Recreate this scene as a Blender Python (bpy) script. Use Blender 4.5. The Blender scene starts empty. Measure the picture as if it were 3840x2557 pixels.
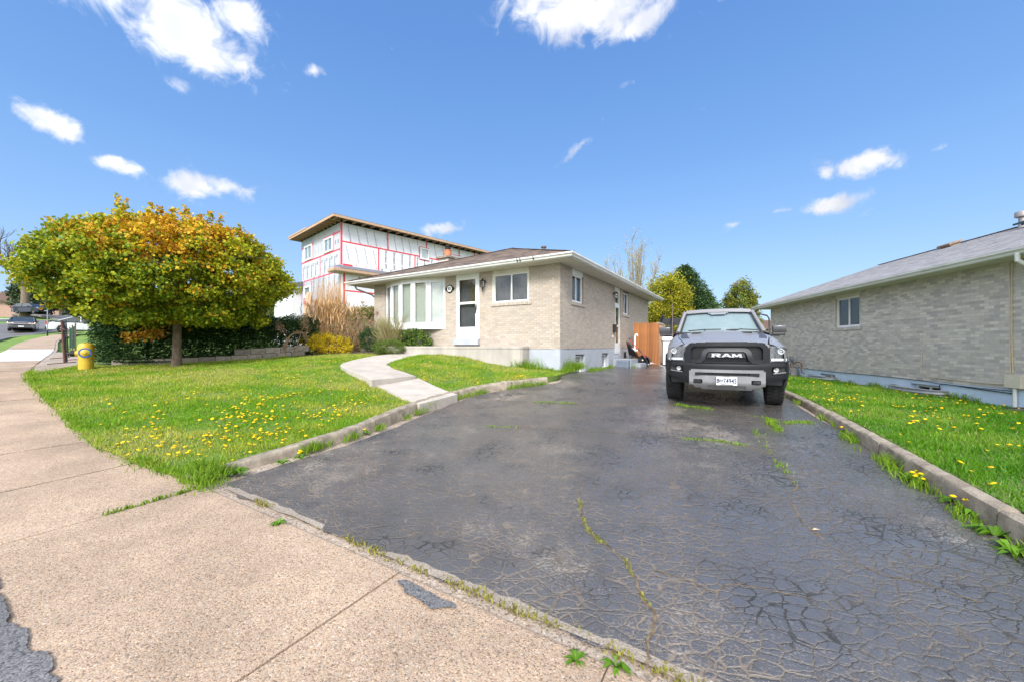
import bpy, bmesh, math, random
import numpy as np
from mathutils import Vector, Matrix
from mathutils import noise as mnoise
random.seed(7); rng = np.random.default_rng(7)
R = math.radians
SC = bpy.context.scene
COL = SC.collection
CAMZ = 1.5
F = 1455.0; U0 = 1920.0; V0 = 1296.0

# ---------------------------------------------------------------- camera
cd = bpy.data.cameras.new('camera'); cam = bpy.data.objects.new('camera', cd); COL.objects.link(cam)
cam.location = (0, 0, CAMZ); cam.rotation_euler = (R(90), 0, 0)
cd.sensor_width = 36; cd.lens = 36 * F / 3840; cd.shift_y = 17.5 / 3840
cd.clip_start = .05; cd.clip_end = 3000
SC.camera = cam
# ---------------------------------------------------------------- exposure
SC.view_settings.view_transform = 'Standard'; SC.view_settings.look = 'None'
SC.view_settings.gamma = 1; SC.view_settings.use_curve_mapping = False
SC.view_settings.exposure = 1.3
# ---------------------------------------------------------------- sun
SUN_EL, SUN_AZ = R(38), R(192)          # azimuth clockwise from +Y
sl = bpy.data.lights.new('sun', 'SUN'); so = bpy.data.objects.new('sun', sl); COL.objects.link(so)
sl.energy = 1.95; sl.angle = R(17); sl.color = (1, .965, .92)
sd = Vector((math.sin(SUN_AZ) * math.cos(SUN_EL), math.cos(SUN_AZ) * math.cos(SUN_EL), math.sin(SUN_EL)))
so.rotation_euler = sd.to_track_quat('Z', 'Y').to_euler(); so.location = (0, 0, 40)
# ---------------------------------------------------------------- sky with clouds (world, by direction)
W = bpy.data.worlds.new('World'); SC.world = W; W.use_nodes = True
nt = W.node_tree; nt.nodes.clear()
def N(t, kind, **kw):
    n = t.nodes.new(kind)
    for k, v in kw.items():
        if k.startswith('i_'): n.inputs[k[2:].replace('_', ' ')].default_value = v
        else: setattr(n, k, v)
    return n
def math_(t, op, a, b=None, c=None, clamp=False):
    n = t.nodes.new('ShaderNodeMath'); n.operation = op; n.use_clamp = clamp
    for i, x in enumerate((a, b, c)):
        if x is None: continue
        if isinstance(x, (int, float)): n.inputs[i].default_value = x
        else: t.links.new(x, n.inputs[i])
    return n.outputs[0]
def build_world():
    L = nt.links.new
    out = N(nt, 'ShaderNodeOutputWorld'); bg = N(nt, 'ShaderNodeBackground'); bg.inputs[1].default_value = .12
    sky = N(nt, 'ShaderNodeTexSky', sky_type='NISHITA', sun_disc=False)
    sky.sun_elevation = SUN_EL; sky.sun_rotation = SUN_AZ
    sky.air_density = 1.25; sky.dust_density = .25; sky.ozone_density = 2.2; sky.altitude = 0
    tc = N(nt, 'ShaderNodeTexCoord'); sx = N(nt, 'ShaderNodeSeparateXYZ')
    L(tc.outputs['Generated'], sx.inputs[0])
    # warp the direction a little so that cloud outlines are ragged
    nz = N(nt, 'ShaderNodeTexNoise'); nz.inputs['Scale'].default_value = 9; nz.inputs['Detail'].default_value = 6
    nz.inputs['Roughness'].default_value = .62
    L(tc.outputs['Generated'], nz.inputs['Vector'])
    nzs = N(nt, 'ShaderNodeSeparateXYZ'); L(nz.outputs['Color'], nzs.inputs[0])
    az = math_(nt, 'ARCTAN2', sx.outputs[0], sx.outputs[1]); el = math_(nt, 'ARCSINE', sx.outputs[2])
    az = math_(nt, 'MULTIPLY_ADD', math_(nt, 'SUBTRACT', nzs.outputs[0], .5), .09, az)
    el = math_(nt, 'MULTIPLY_ADD', math_(nt, 'SUBTRACT', nzs.outputs[1], .5), .07, el)
    # azimuth/elevation of each cloud, size, tilt, strength (source of the list: where they stand in this sky)
    px = [(680, 90, 300, 150, .25, 1), (760, 215, 150, 80, .1, 1), (900, 60, 130, 70, 0, .9), (2210, 30, 330, 95, .05, 1), (2400, 70, 130, 50, -.1, 1), (2000, 40, 110, 60, 0, .8),
          (205, 480, 125, 52, .2, 1), (435, 630, 90, 32, 0, .95), (745, 690, 120, 55, .1, 1), (860, 700, 110, 36, .2, .8),
          (680, 315, 95, 26, .1, .5), (1200, 255, 34, 26, 0, .7), (1465, 180, 14, 20, 0, .45), (2170, 545, 105, 26, -.55, .6),
          (3240, 615, 130, 40, .1, 1.05), (3085, 655, 46, 26, 0, .9), (3105, 765, 110, 38, 0, 1.05), (2920, 785, 50, 15, -.1, .55),
          (3245, 795, 55, 12, -.4, .4), (2775, 835, 42, 20, 0, .65), (1640, 865, 85, 34, -.1, .75), (3535, 555, 36, 16, 0, .55), (2330, 300, 30, 14, 0, .35),
          (410, 505, 40, 18, 0, .35), (3520, 905, 20, 9, 0, .5), (2855, 1005, 30, 12, 0, .4), (3455, 663, 22, 12, 0, .3), (1930, 738, 40, 8, 0, .3), (2640, 400, 25, 9, 0, .25)]
    blobs = []
    for (u, v, ru, rv, tl, s) in px:
        x, z = (u - U0) / F, (V0 - v) / F; n_ = math.sqrt(1 + x * x + z * z)
        a = math.atan(x); e = math.asin(z / n_)
        blobs.append((a, e, ru / F / (1 + x * x) / math.cos(0), rv / F / n_, tl, s))
    acc = None
    for (a, e, ra, re, tl, s) in blobs:
        dx = math_(nt, 'SUBTRACT', az, a); dy = math_(nt, 'SUBTRACT', el, e)
        if abs(tl) > .01:
            c_, s_ = math.cos(-tl), math.sin(-tl)
            nx = math_(nt, 'ADD', math_(nt, 'MULTIPLY', dx, c_), math_(nt, 'MULTIPLY', dy, s_))
            ny = math_(nt, 'SUBTRACT', math_(nt, 'MULTIPLY', dy, c_), math_(nt, 'MULTIPLY', dx, s_)); dx, dy = nx, ny
        qx = math_(nt, 'MULTIPLY', dx, 1 / ra); qy = math_(nt, 'MULTIPLY', dy, 1 / re)
        q = math_(nt, 'MULTIPLY_ADD', qx, qx, math_(nt, 'MULTIPLY', qy, qy))
        g = math_(nt, 'MULTIPLY', math_(nt, 'EXPONENT', math_(nt, 'MULTIPLY', q, -.9)), s)
        acc = g if acc is None else math_(nt, 'MAXIMUM', acc, g)
    n2 = N(nt, 'ShaderNodeTexNoise'); n2.inputs['Scale'].default_value = 21; n2.inputs['Detail'].default_value = 9; n2.inputs['Roughness'].default_value = .6
    n2.inputs['Distortion'].default_value = .6
    L(tc.outputs['Generated'], n2.inputs['Vector'])
    # broken white cloud cover overhead and behind the viewer, where the soft light comes from
    cv = N(nt, 'ShaderNodeMapRange', interpolation_type='SMOOTHSTEP'); cv.inputs['From Min'].default_value = .52; cv.inputs['From Max'].default_value = .05; cv.inputs['To Min'].default_value = 0; cv.inputs['To Max'].default_value = .72
    L(sx.outputs[1], cv.inputs['Value']); n4 = N(nt, 'ShaderNodeTexNoise'); n4.inputs['Scale'].default_value = 2.6; n4.inputs['Detail'].default_value = 3; L(tc.outputs['Generated'], n4.inputs['Vector'])
    acc = math_(nt, 'MAXIMUM', acc, math_(nt, 'MULTIPLY', cv.outputs[0], math_(nt, 'MULTIPLY', n4.outputs['Fac'], 1.9)))
    dens = math_(nt, 'ADD', acc, math_(nt, 'MULTIPLY', math_(nt, 'SUBTRACT', n2.outputs['Fac'], .5), 1.45))
    mr = N(nt, 'ShaderNodeMapRange', interpolation_type='SMOOTHSTEP'); mr.inputs['From Min'].default_value = .27; mr.inputs['From Max'].default_value = .92
    L(math_(nt, 'MULTIPLY', dens, math_(nt, 'GREATER_THAN', acc, .02)), mr.inputs['Value'])
    # cloud brightness: whiter in the thick parts, soft grey-mauve in the folds
    n3 = N(nt, 'ShaderNodeTexNoise'); n3.inputs['Scale'].default_value = 14; n3.inputs['Detail'].default_value = 5
    L(tc.outputs['Generated'], n3.inputs['Vector'])
    cr = N(nt, 'ShaderNodeMix', data_type='RGBA'); cr.inputs[6].default_value = (2.5, 2.58, 2.85, 1); cr.inputs[7].default_value = (3.35, 3.33, 3.33, 1)
    mr3 = N(nt, 'ShaderNodeMapRange'); mr3.inputs['From Min'].default_value = .38; mr3.inputs['From Max'].default_value = .6; L(n3.outputs['Fac'], mr3.inputs['Value']); L(mr3.outputs[0], cr.inputs[0])
    # clouds towards the sun glow brighter (forward scattering)
    dt = N(nt, 'ShaderNodeVectorMath', operation='DOT_PRODUCT'); dt.inputs[1].default_value = tuple(sd); L(tc.outputs['Generated'], dt.inputs[0])
    fs = math_(nt, 'ADD', 1, math_(nt, 'MULTIPLY', math_(nt, 'POWER', math_(nt, 'MAXIMUM', math_(nt, 'ADD', math_(nt, 'MULTIPLY', dt.outputs['Value'], .6), .4), 0), 2), 3.2))
    sc2 = N(nt, 'ShaderNodeVectorMath', operation='SCALE'); L(cr.outputs[2], sc2.inputs[0]); L(fs, sc2.inputs[3])
    # sky hue: one even correction for the whole dome
    hs = N(nt, 'ShaderNodeMix', data_type='RGBA', blend_type='MULTIPLY'); hs.inputs[0].default_value = 1
    hs.inputs[7].default_value = SKY_TINT
    L(sky.outputs[0], hs.inputs[6])
    # deep clear-air blue by height above the horizon, the same all the way round
    rp = N(nt, 'ShaderNodeValToRGB'); e_ = rp.color_ramp.elements; G = 1 / (.12 * 2 ** 1.3)
    stops = [(0, (.40, .62, .97)), (.12, (.355, .585, .955)), (.25, (.25, .485, .92)), (.42, (.165, .38, .83)), (.62, (.12, .30, .74)), (1, (.10, .25, .60))]
    e_[0].position = 0; e_[0].color = (*stops[0][1], 1); e_[1].position = 1; e_[1].color = (*stops[-1][1], 1)
    for p_, c_ in stops[1:-1]: q_ = e_.new(p_); q_.color = (*c_, 1)
    L(sx.outputs[2], rp.inputs[0])
    gm = N(nt, 'ShaderNodeVectorMath', operation='SCALE'); gm.inputs[3].default_value = G; L(rp.outputs[0], gm.inputs[0])
    bl = N(nt, 'ShaderNodeMix', data_type='RGBA'); bl.inputs[0].default_value = .85; L(hs.outputs[2], bl.inputs[6]); L(gm.outputs[0], bl.inputs[7])
    mx = N(nt, 'ShaderNodeMix', data_type='RGBA'); L(math_(nt, 'MULTIPLY', mr.outputs[0], .93), mx.inputs[0])
    L(bl.outputs[2], mx.inputs[6]); L(sc2.outputs[0], mx.inputs[7])
    L(mx.outputs[2], bg.inputs[0]); L(bg.outputs[0], out.inputs[0])
SKY_TINT = (1, 1, 1, 1)
build_world()

# ---------------------------------------------------------------- helpers
def tag(o, label=None, cat=None, group=None, kind=None):
    if label: o['label'] = label
    if cat: o['category'] = cat
    if group: o['group'] = group
    if kind: o['kind'] = kind
    return o
def empty(name, loc=(0, 0, 0), rz=0, **k):
    o = bpy.data.objects.new(name, None); COL.objects.link(o); o.location = loc; o.rotation_euler = (0, 0, rz)
    o.empty_display_size = .2
    return tag(o, **k)
def bc(c): return tuple(c) + (1.0,) if len(c) == 3 else tuple(c)

class MB:
    """collects shapes; build() links them as ONE mesh object"""
    def __init__(s): s.v = []; s.f = []; s.c = []; s.M = None
    def add(s, vs, fs, tint=(1, 1, 1)):
        b = len(s.v)
        if s.M is not None: vs = [tuple(s.M @ Vector(p)) for p in vs]
        s.v.extend(tuple(p) for p in vs); s.f.extend([tuple(b + i for i in f) for f in fs]); s.c.extend([tint] * len(fs)); return s
    def box(s, x0, x1, y0, y1, z0, z1, tint=(1, 1, 1)):
        return s.add([(x0, y0, z0), (x1, y0, z0), (x1, y1, z0), (x0, y1, z0), (x0, y0, z1), (x1, y0, z1), (x1, y1, z1), (x0, y1, z1)],
                     [(0, 3, 2, 1), (4, 5, 6, 7), (0, 1, 5, 4), (1, 2, 6, 5), (2, 3, 7, 6), (3, 0, 4, 7)], tint)
    def bar(s, a, b, w, h, tint=(1, 1, 1), up=(0, 0, 1)):
        a, b = Vector(a), Vector(b); d = (b - a).normalized(); u = Vector(up)
        if abs(d.dot(u)) > .98: u = Vector((0, 1, 0))
        r = d.cross(u).normalized() * (w / 2); u = r.cross(d).normalized() * (h / 2)
        vs = [a - r - u, a + r - u, a + r + u, a - r + u, b - r - u, b + r - u, b + r + u, b - r + u]
        return s.add(vs, [(0, 1, 2, 3), (7, 6, 5, 4), (0, 4, 5, 1), (1, 5, 6, 2), (2, 6, 7, 3), (3, 7, 4, 0)], tint)
    def tube(s, pts, rad, n=8, tint=(1, 1, 1), cap=True):
        pts = [Vector(p) for p in pts]
        if isinstance(rad, (int, float)): rad = [rad] * len(pts)
        vs = []; fs = []; prev = None
        for i, p in enumerate(pts):
            d = (pts[min(i + 1, len(pts) - 1)] - pts[max(i - 1, 0)]).normalized()
            if prev is None: prev = d.orthogonal().normalized()
            u = (prev - d * prev.dot(d)); u = u.normalized() if u.length > 1e-6 else d.orthogonal().normalized(); prev = u; w = d.cross(u)
            for k in range(n):
                a = 2 * math.pi * k / n; vs.append(p + (u * math.cos(a) + w * math.sin(a)) * rad[i])
        for i in range(len(pts) - 1):
            for k in range(n): fs.append((i * n + k, i * n + (k + 1) % n, (i + 1) * n + (k + 1) % n, (i + 1) * n + k))
        if cap: fs.append(tuple(reversed(range(n)))); fs.append(tuple((len(pts) - 1) * n + k for k in range(n)))
        return s.add(vs, fs, tint)
    def lathe(s, prof, n=24, c=(0, 0, 0), axis='z', tint=(1, 1, 1)):
        vs = []; fs = []
        for (r, h) in prof:
            for k in range(n):
                a = 2 * math.pi * k / n; x, y = r * math.cos(a), r * math.sin(a)
                p = (x, y, h) if axis == 'z' else ((h, x, y) if axis == 'x' else (y, h, x))
                vs.append((p[0] + c[0], p[1] + c[1], p[2] + c[2]))
        for i in range(len(prof) - 1):
            for k in range(n): fs.append((i * n + k, i * n + (k + 1) % n, (i + 1) * n + (k + 1) % n, (i + 1) * n + k))
        if prof[0][0] > 1e-4: fs.append(tuple(reversed(range(n))))
        if prof[-1][0] > 1e-4: fs.append(tuple((len(prof) - 1) * n + k for k in range(n)))
        return s.add(vs, fs, tint)
    def prism(s, poly, z0, z1, tint=(1, 1, 1)):
        n = len(poly); vs = [(x, y, z0) for x, y in poly] + [(x, y, z1) for x, y in poly]
        return s.add(vs, [tuple(reversed(range(n))), tuple(range(n, 2 * n))] + [(i, (i + 1) % n, n + (i + 1) % n, n + i) for i in range(n)], tint)
    def grid(s, fn, us, vs_, tint=(1, 1, 1), skip=None):
        P = [fn(u, v) for v in vs_ for u in us]; nu = len(us)
        fs = [(j * nu + i, j * nu + i + 1, (j + 1) * nu + i + 1, (j + 1) * nu + i) for j in range(len(vs_) - 1) for i in range(nu - 1)
              if not (skip and skip((us[i] + us[i + 1]) / 2, (vs_[j] + vs_[j + 1]) / 2))]
        return s.add(P, fs, tint)
    def mesh(s, name):
        me = bpy.data.meshes.new(name); me.from_pydata([tuple(p) for p in s.v], [], s.f)
        if s.f:
            at = me.color_attributes.new('tint', 'FLOAT_COLOR', 'CORNER')
            cs = np.repeat(np.array([bc(c) for c in s.c], dtype=np.float32), [len(f) for f in s.f], axis=0)
            at.data.foreach_set('color', cs.ravel())
        return me
    def build(s, name, mat=None, parent=None, smooth=False, fix=True, bevel=0, **k):
        me = s.mesh(name); o = bpy.data.objects.new(name, me); COL.objects.link(o)
        if fix:
            bm = bmesh.new(); bm.from_mesh(me)
            if smooth: bmesh.ops.remove_doubles(bm, verts=bm.verts, dist=1e-4)
            bmesh.ops.recalc_face_normals(bm, faces=bm.faces)
            if bevel: bmesh.ops.bevel(bm, geom=bm.edges[:], offset=bevel, segments=2, affect='EDGES', profile=.6)
            bm.to_mesh(me); bm.free()
        if smooth:
            for p in me.polygons: p.use_smooth = True
            try: me.set_sharp_from_angle(angle=R(38))
            except Exception: pass
        if mat: me.materials.append(mat)
        if parent: o.parent = parent
        return tag(o, **k)

def npmesh(name, V, FA, mat, cols=None, parent=None, smooth=False, **k):
    """V (n,3), FA (m,k) int array with constant k; cols (n,3) per vertex"""
    me = bpy.data.meshes.new(name); m, kk = FA.shape
    me.vertices.add(len(V)); me.vertices.foreach_set('co', np.ascontiguousarray(V, np.float32).ravel())
    me.loops.add(m * kk); me.loops.foreach_set('vertex_index', np.ascontiguousarray(FA, np.int32).ravel())
    me.polygons.add(m); me.polygons.foreach_set('loop_start', np.arange(0, m * kk, kk, dtype=np.int32))
    try: me.polygons.foreach_set('loop_total', np.full(m, kk, np.int32))
    except Exception: pass
    if cols is not None:
        at = me.color_attributes.new('tint', 'FLOAT_COLOR', 'POINT')
        at.data.foreach_set('color', np.concatenate([cols, np.ones((len(cols), 1))], 1).astype(np.float32).ravel())
    me.update(calc_edges=True)
    me.polygons.foreach_set('use_smooth', np.full(m, bool(smooth)))
    me.materials.append(mat)
    o = bpy.data.objects.new(name, me); COL.objects.link(o)
    if parent: o.parent = parent
    return tag(o, **k)

# ---- materials
MATS = {}
def pm(name, col, col2=None, scale=6, rough=.8, bump=0, bscale=60, metal=0, spec=.5, tint=False, coat=0, stretch=(1, 1, 1), detail=5, rough2=None, trans=0, contrast=(.35, .65)):
    if name in MATS: return MATS[name]
    m = bpy.data.materials.new(name); m.use_nodes = True; t = m.node_tree; b = t.nodes['Principled BSDF']; L = t.links.new
    b.inputs['Roughness'].default_value = rough; b.inputs['Metallic'].default_value = metal; b.inputs['Specular IOR Level'].default_value = spec
    if coat: b.inputs['Coat Weight'].default_value = coat; b.inputs['Coat Roughness'].default_value = .06
    tc = N(t, 'ShaderNodeTexCoord'); mp = N(t, 'ShaderNodeMapping'); mp.inputs['Scale'].default_value = stretch
    L(tc.outputs['Object'], mp.inputs[0])
    nz = N(t, 'ShaderNodeTexNoise'); nz.inputs['Scale'].default_value = scale; nz.inputs['Detail'].default_value = detail; nz.inputs['Roughness'].default_value = .62
    L(mp.outputs[0], nz.inputs['Vector'])
    mr = N(t, 'ShaderNodeMapRange'); mr.inputs['From Min'].default_value = contrast[0]; mr.inputs['From Max'].default_value = contrast[1]
    L(nz.outputs['Fac'], mr.inputs['Value'])
    c = N(t, 'ShaderNodeMix', data_type='RGBA'); c.inputs[6].default_value = bc(col); c.inputs[7].default_value = bc(col2 or [x * .82 for x in col[:3]])
    L(mr.outputs[0], c.inputs[0]); o = c.outputs[2]
    if tint:
        at = N(t, 'ShaderNodeAttribute', attribute_name='tint'); mu = N(t, 'ShaderNodeMix', data_type='RGBA', blend_type='MULTIPLY'); mu.inputs[0].default_value = 1
        L(o, mu.inputs[6]); L(at.outputs['Color'], mu.inputs[7]); o = mu.outputs[2]
    L(o, b.inputs['Base Color'])
    if rough2 is not None:
        mr2 = N(t, 'ShaderNodeMapRange'); mr2.inputs['To Min'].default_value = rough; mr2.inputs['To Max'].default_value = rough2
        mr2.inputs['From Min'].default_value = contrast[0]; mr2.inputs['From Max'].default_value = contrast[1]
        L(nz.outputs['Fac'], mr2.inputs['Value']); L(mr2.outputs[0], b.inputs['Roughness'])
    if bump:
        n2 = N(t, 'ShaderNodeTexNoise'); n2.inputs['Scale'].default_value = bscale; n2.inputs['Detail'].default_value = 4; L(mp.outputs[0], n2.inputs['Vector'])
        bp = N(t, 'ShaderNodeBump'); bp.inputs['Strength'].default_value = bump; bp.inputs['Distance'].default_value = .01
        L(n2.outputs['Fac'], bp.inputs['Height']); L(bp.outputs[0], b.inputs['Normal'])
    MATS[name] = m; return m
def leafmat(name, trans=.35, rough=.55, gain=1.0, spec=.3):
    if name in MATS: return MATS[name]
    m = bpy.data.materials.new(name); m.use_nodes = True; t = m.node_tree; b = t.nodes['Principled BSDF']; L = t.links.new
    at = N(t, 'ShaderNodeAttribute', attribute_name='tint')
    b.inputs['Roughness'].default_value = rough; b.inputs['Specular IOR Level'].default_value = spec
    L(at.outputs['Color'], b.inputs['Base Color'])
    tr = N(t, 'ShaderNodeBsdfTranslucent'); L(at.outputs['Color'], tr.inputs[0])
    mx = N(t, 'ShaderNodeMixShader'); mx.inputs[0].default_value = trans
    L(b.outputs[0], mx.inputs[1]); L(tr.outputs[0], mx.inputs[2]); L(mx.outputs[0], t.nodes['Material Output'].inputs[0])
    MATS[name] = m; return m
def glassmat(name, tintc=(.75, .82, .82), refl=.12, rough=.02, add=.0):
    """window pane: lets you see in, reflects more at a grazing look"""
    if name in MATS: return MATS[name]
    m = bpy.data.materials.new(name); m.use_nodes = True; t = m.node_tree; t.nodes.clear(); L = t.links.new
    out = N(t, 'ShaderNodeOutputMaterial'); tr = N(t, 'ShaderNodeBsdfTransparent'); tr.inputs[0].default_value = bc(tintc)
    gl = N(t, 'ShaderNodeBsdfGlossy'); gl.inputs['Roughness'].default_value = rough
    lw = N(t, 'ShaderNodeLayerWeight'); lw.inputs[0].default_value = .5
    f = math_(t, 'ADD', math_(t, 'MULTIPLY', math_(t, 'POWER', lw.outputs['Facing'], 5), .8), refl + .03, clamp=True)
    mx = N(t, 'ShaderNodeMixShader'); L(f, mx.inputs[0]); L(tr.outputs[0], mx.inputs[1]); L(gl.outputs[0], mx.inputs[2]); L(mx.outputs[0], out.inputs[0])
    MATS[name] = m; return m

# ---- alike pieces: the 300 that show largest are objects of their own, the rest one joined part
def pieces(parent, name, protos, items, mat, limit=300, joined_name=None, score=None):
    """protos: list of MB (colour variants of one piece); items: list of (Matrix local, proto index[, tint])"""
    bpy.context.view_layer.update()
    PM = parent.matrix_world.copy() if parent else Matrix()
    camp = Vector(cam.location)
    meshes = [p.mesh(name) for p in protos]
    for me in meshes: me.materials.append(mat)
    def sc_(it):
        if score: return score(it)
        return (PM @ it[0].to_translation() - camp).length
    order = sorted(range(len(items)), key=lambda i: sc_(items[i]))
    for i in order[:limit]:
        o = bpy.data.objects.new(name, meshes[items[i][1]]); COL.objects.link(o)
        if parent: o.parent = parent
        o.matrix_local = items[i][0]
    rest = order[limit:]
    if rest:
        VV = []; CC = []; FF = []; b = 0
        pv = [np.array(p.v) for p in protos]; pf = [np.array(p.f) for p in protos]; pc = [np.array(p.c) for p in protos]
        for i in rest:
            M = np.array(items[i][0]); k = items[i][1]
            VV.append(pv[k] @ M[:3, :3].T + M[:3, 3]); FF.append(pf[k] + b); b += len(pv[k])
            CC.append(np.tile(pc[k][0], (len(pv[k]), 1)))
        npmesh(joined_name or name, np.concatenate(VV), np.concatenate(FF), mat, cols=np.concatenate(CC), parent=parent, kind='stuff')
def boxproto(dx, dy, dz, tint, nobottom=False):
    m = MB(); m.box(0, dx, 0, dy, 0, dz, tint); return m
def TRS(loc, rz=0, sc=(1, 1, 1), rx=0, ry=0):
    return Matrix.Translation(loc) @ Matrix.Rotation(rz, 4, 'Z') @ Matrix.Rotation(ry, 4, 'Y') @ Matrix.Rotation(rx, 4, 'X') @ Matrix.Diagonal((*sc, 1))

def text(name, body, size, mat, parent, M, extrude=.001, bold=0, sx=1, mesh_cache={}):
    key = (body, size, extrude, bold, sx)
    if key not in mesh_cache:
        cu = bpy.data.curves.new('lettering', 'FONT'); cu.body = body; cu.size = size; cu.extrude = extrude; cu.offset = bold
        cu.align_x = 'CENTER'; cu.align_y = 'CENTER'; cu.resolution_u = 3
        to = bpy.data.objects.new('lettering', cu); COL.objects.link(to); bpy.context.view_layer.update()
        me = bpy.data.meshes.new_from_object(to.evaluated_get(bpy.context.evaluated_depsgraph_get()))
        bpy.data.objects.remove(to); me.materials.clear(); me.materials.append(mat)
        me.transform(Matrix.Diagonal((sx, 1, 1, 1))); mesh_cache[key] = me
    o = bpy.data.objects.new(name, mesh_cache[key]); COL.objects.link(o)
    if parent: o.parent = parent
    o.matrix_local = M; return o

# ---- ground heights (thin plate spline through surveyed points; h = metres below eye level)
class TPS:
    def __init__(s, pts):
        P = np.array(pts, float); s.p = P[:, :2]; n = len(P)
        K = s.k(np.linalg.norm(s.p[:, None] - s.p[None], axis=2)) + np.eye(n) * 1e-3
        A = np.zeros((n + 3, n + 3)); A[:n, :n] = K; A[:n, n:] = np.c_[np.ones(n), s.p]; A[n:, :n] = A[:n, n:].T
        s.w = np.linalg.solve(A, np.r_[CAMZ - P[:, 2], 0, 0, 0])
    @staticmethod
    def k(r): return np.where(r > 1e-9, r * r * np.log(np.maximum(r, 1e-9)), 0)
    def __call__(s, x, y):
        x = np.atleast_1d(np.asarray(x, float)); y = np.atleast_1d(np.asarray(y, float))
        r = np.sqrt((x[:, None] - s.p[:, 0]) ** 2 + (y[:, None] - s.p[:, 1]) ** 2)
        return s.k(r) @ s.w[:-3] + s.w[-3] + s.w[-2] * x + s.w[-1] * y
    def z(s, x, y): return float(s(x, y)[0])
base_pts = [(9, -2, 1.6), (4, -.4, 1.55), (.63, 1.73, 1.5), (-2.97, 3.88, 1.45), (-4.64, 4.67, 1.36), (-6.4, 5.73, 1.22), (-12.4, 9.96, .78), (-17.3, 14.3, .5), (-22.2, 18.8, .22), (-35, 30, -.5),
            (-3.9, 2.6, 1.46), (-.3, .5, 1.53), (-8, 3.5, 1.25), (-16, 8, .7), (-28, 17, .05), (-36, 27, -.35), (-44, 35, -.87), (-41.6, 36.5, -1.2), (-50.6, 39.6, -1.77), (-56, 46.5, -2.95), (-50, 24, -1.0),
            (-84, 66, -5.4), (-62, 60, -3.2), (-95, 75, -6), (-70, 100, -6), (0, 100, 1.2), (60, 60, 1.6), (30, 30, 1.5), (40, 0, 1.6), (20, -40, 1.8), (-40, -20, .8),
            (0, -3, 1.6), (2.3, 1.73, 1.5), (3.4, 2.7, 1.42), (4.3, 4.8, 1.3), (-2.3, 5.95, 1.38), (-1.2, 9.1, 1.2), (1.1, 10.3, .98), (1.6, 11.6, .84), (3.4, 8.1, 1.13), (5.0, 7.3, 1.12), (5.8, 8.3, 1.12),
            (2.3, 12.8, .86), (4.3, 15.9, .84), (6.5, 19, .85), (8, 14, .98), (10.3, 7.9, 1.4), (12.3, 18.4, 1.45), (0, 30, .7), (12, 34, 1.1), (-10, 26, .1), (-25, 35, -.6), (-5, 15, .5), (-10, 12, .8)]
TB = TPS(base_pts)
TL = TPS([(-2.97, 3.88, 1.43), (-4.64, 4.67, 1.33), (-6.4, 5.73, 1.19), (-12.4, 9.96, .76), (-14, 11, .68), (-3.37, 4.3, 1.40), (-2.39, 5.96, 1.27), (-1.6, 8.3, 1.13), (-1.3, 9.1, 1.08), (1.04, 10.1, .87), (1.4, 11.6, .77),
          (-2.0, 12.9, .30), (-1.1, 12.4, .45), (-.45, 12.0, .61), (.5, 11.9, .68), (-4.55, 10.3, .60), (-2.95, 8.25, .98), (-10.2, 11.8, .64), (-12.9, 12.3, .64), (-8.1, 14, .40), (-5.25, 14.3, .26), (-3.3, 13.5, .30), (-4.2, 13.2, .32), (-9, 17, .3), (-14, 16, .4), (-3, 17, .3)])
TR_ = TPS([(3.55, 2.66, 1.25), (4.5, 4.77, 1.15), (6.0, 8.33, 1.03), (7, 11.3, 1.0), (9, 16.5, 1.0), (10.3, 7.9, 1.28), (9.7, 4.9, 1.28), (12, 17, 1.33), (5.5, 1, 1.3), (9, 1, 1.3), (14, 5, 1.3)])
def gp(u, v, T):
    """the point of a ground surface seen at photo pixel (u, v)"""
    k, m = (u - U0) / F, (V0 - v) / F; lo, hi = .5, 90
    Y = np.linspace(lo, hi, 3000); d = CAMZ + m * Y - T(k * Y, Y); i = int(np.argmax(d < 0)) if (d < 0).any() else -1
    y = Y[i]; return (k * y, y, T.z(k * y, y))
def catmull(P, n=8):
    P = [np.array(p, float) for p in P]; P = [2 * P[0] - P[1]] + P + [2 * P[-1] - P[-2]]; out = []
    for i in range(1, len(P) - 2):
        for t in np.linspace(0, 1, n, endpoint=False):
            a, b, c, d = P[i - 1:i + 3]; out.append(.5 * ((2 * b) + (c - a) * t + (2 * a - 5 * b + 4 * c - d) * t * t + (3 * b - a - 3 * c + d) * t ** 3))
    out.append(P[-2]); return np.array(out)
def resample(C, step=None, n=None):
    C = np.array(C, float); s = np.r_[0, np.cumsum(np.linalg.norm(np.diff(C, axis=0), axis=1))]
    t = np.linspace(0, s[-1], n) if n else np.arange(0, s[-1], step)
    return np.stack([np.interp(t, s, C[:, i]) for i in range(C.shape[1])], 1), t
def inpoly(x, y, poly):
    x = np.asarray(x); y = np.asarray(y); ins = np.zeros(x.shape, bool); n = len(poly)
    for i in range(n):
        x1, y1 = poly[i][:2]; x2, y2 = poly[(i + 1) % n][:2]
        if y1 == y2: continue
        c = ((y1 > y) != (y2 > y)) & (x < (x2 - x1) * (y - y1) / (y2 - y1) + x1); ins ^= c
    return ins
def fbm(x, y, s=1.0, z=0): return mnoise.fractal(Vector((x * s, y * s, z)), .8, 2.1, 4)
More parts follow.
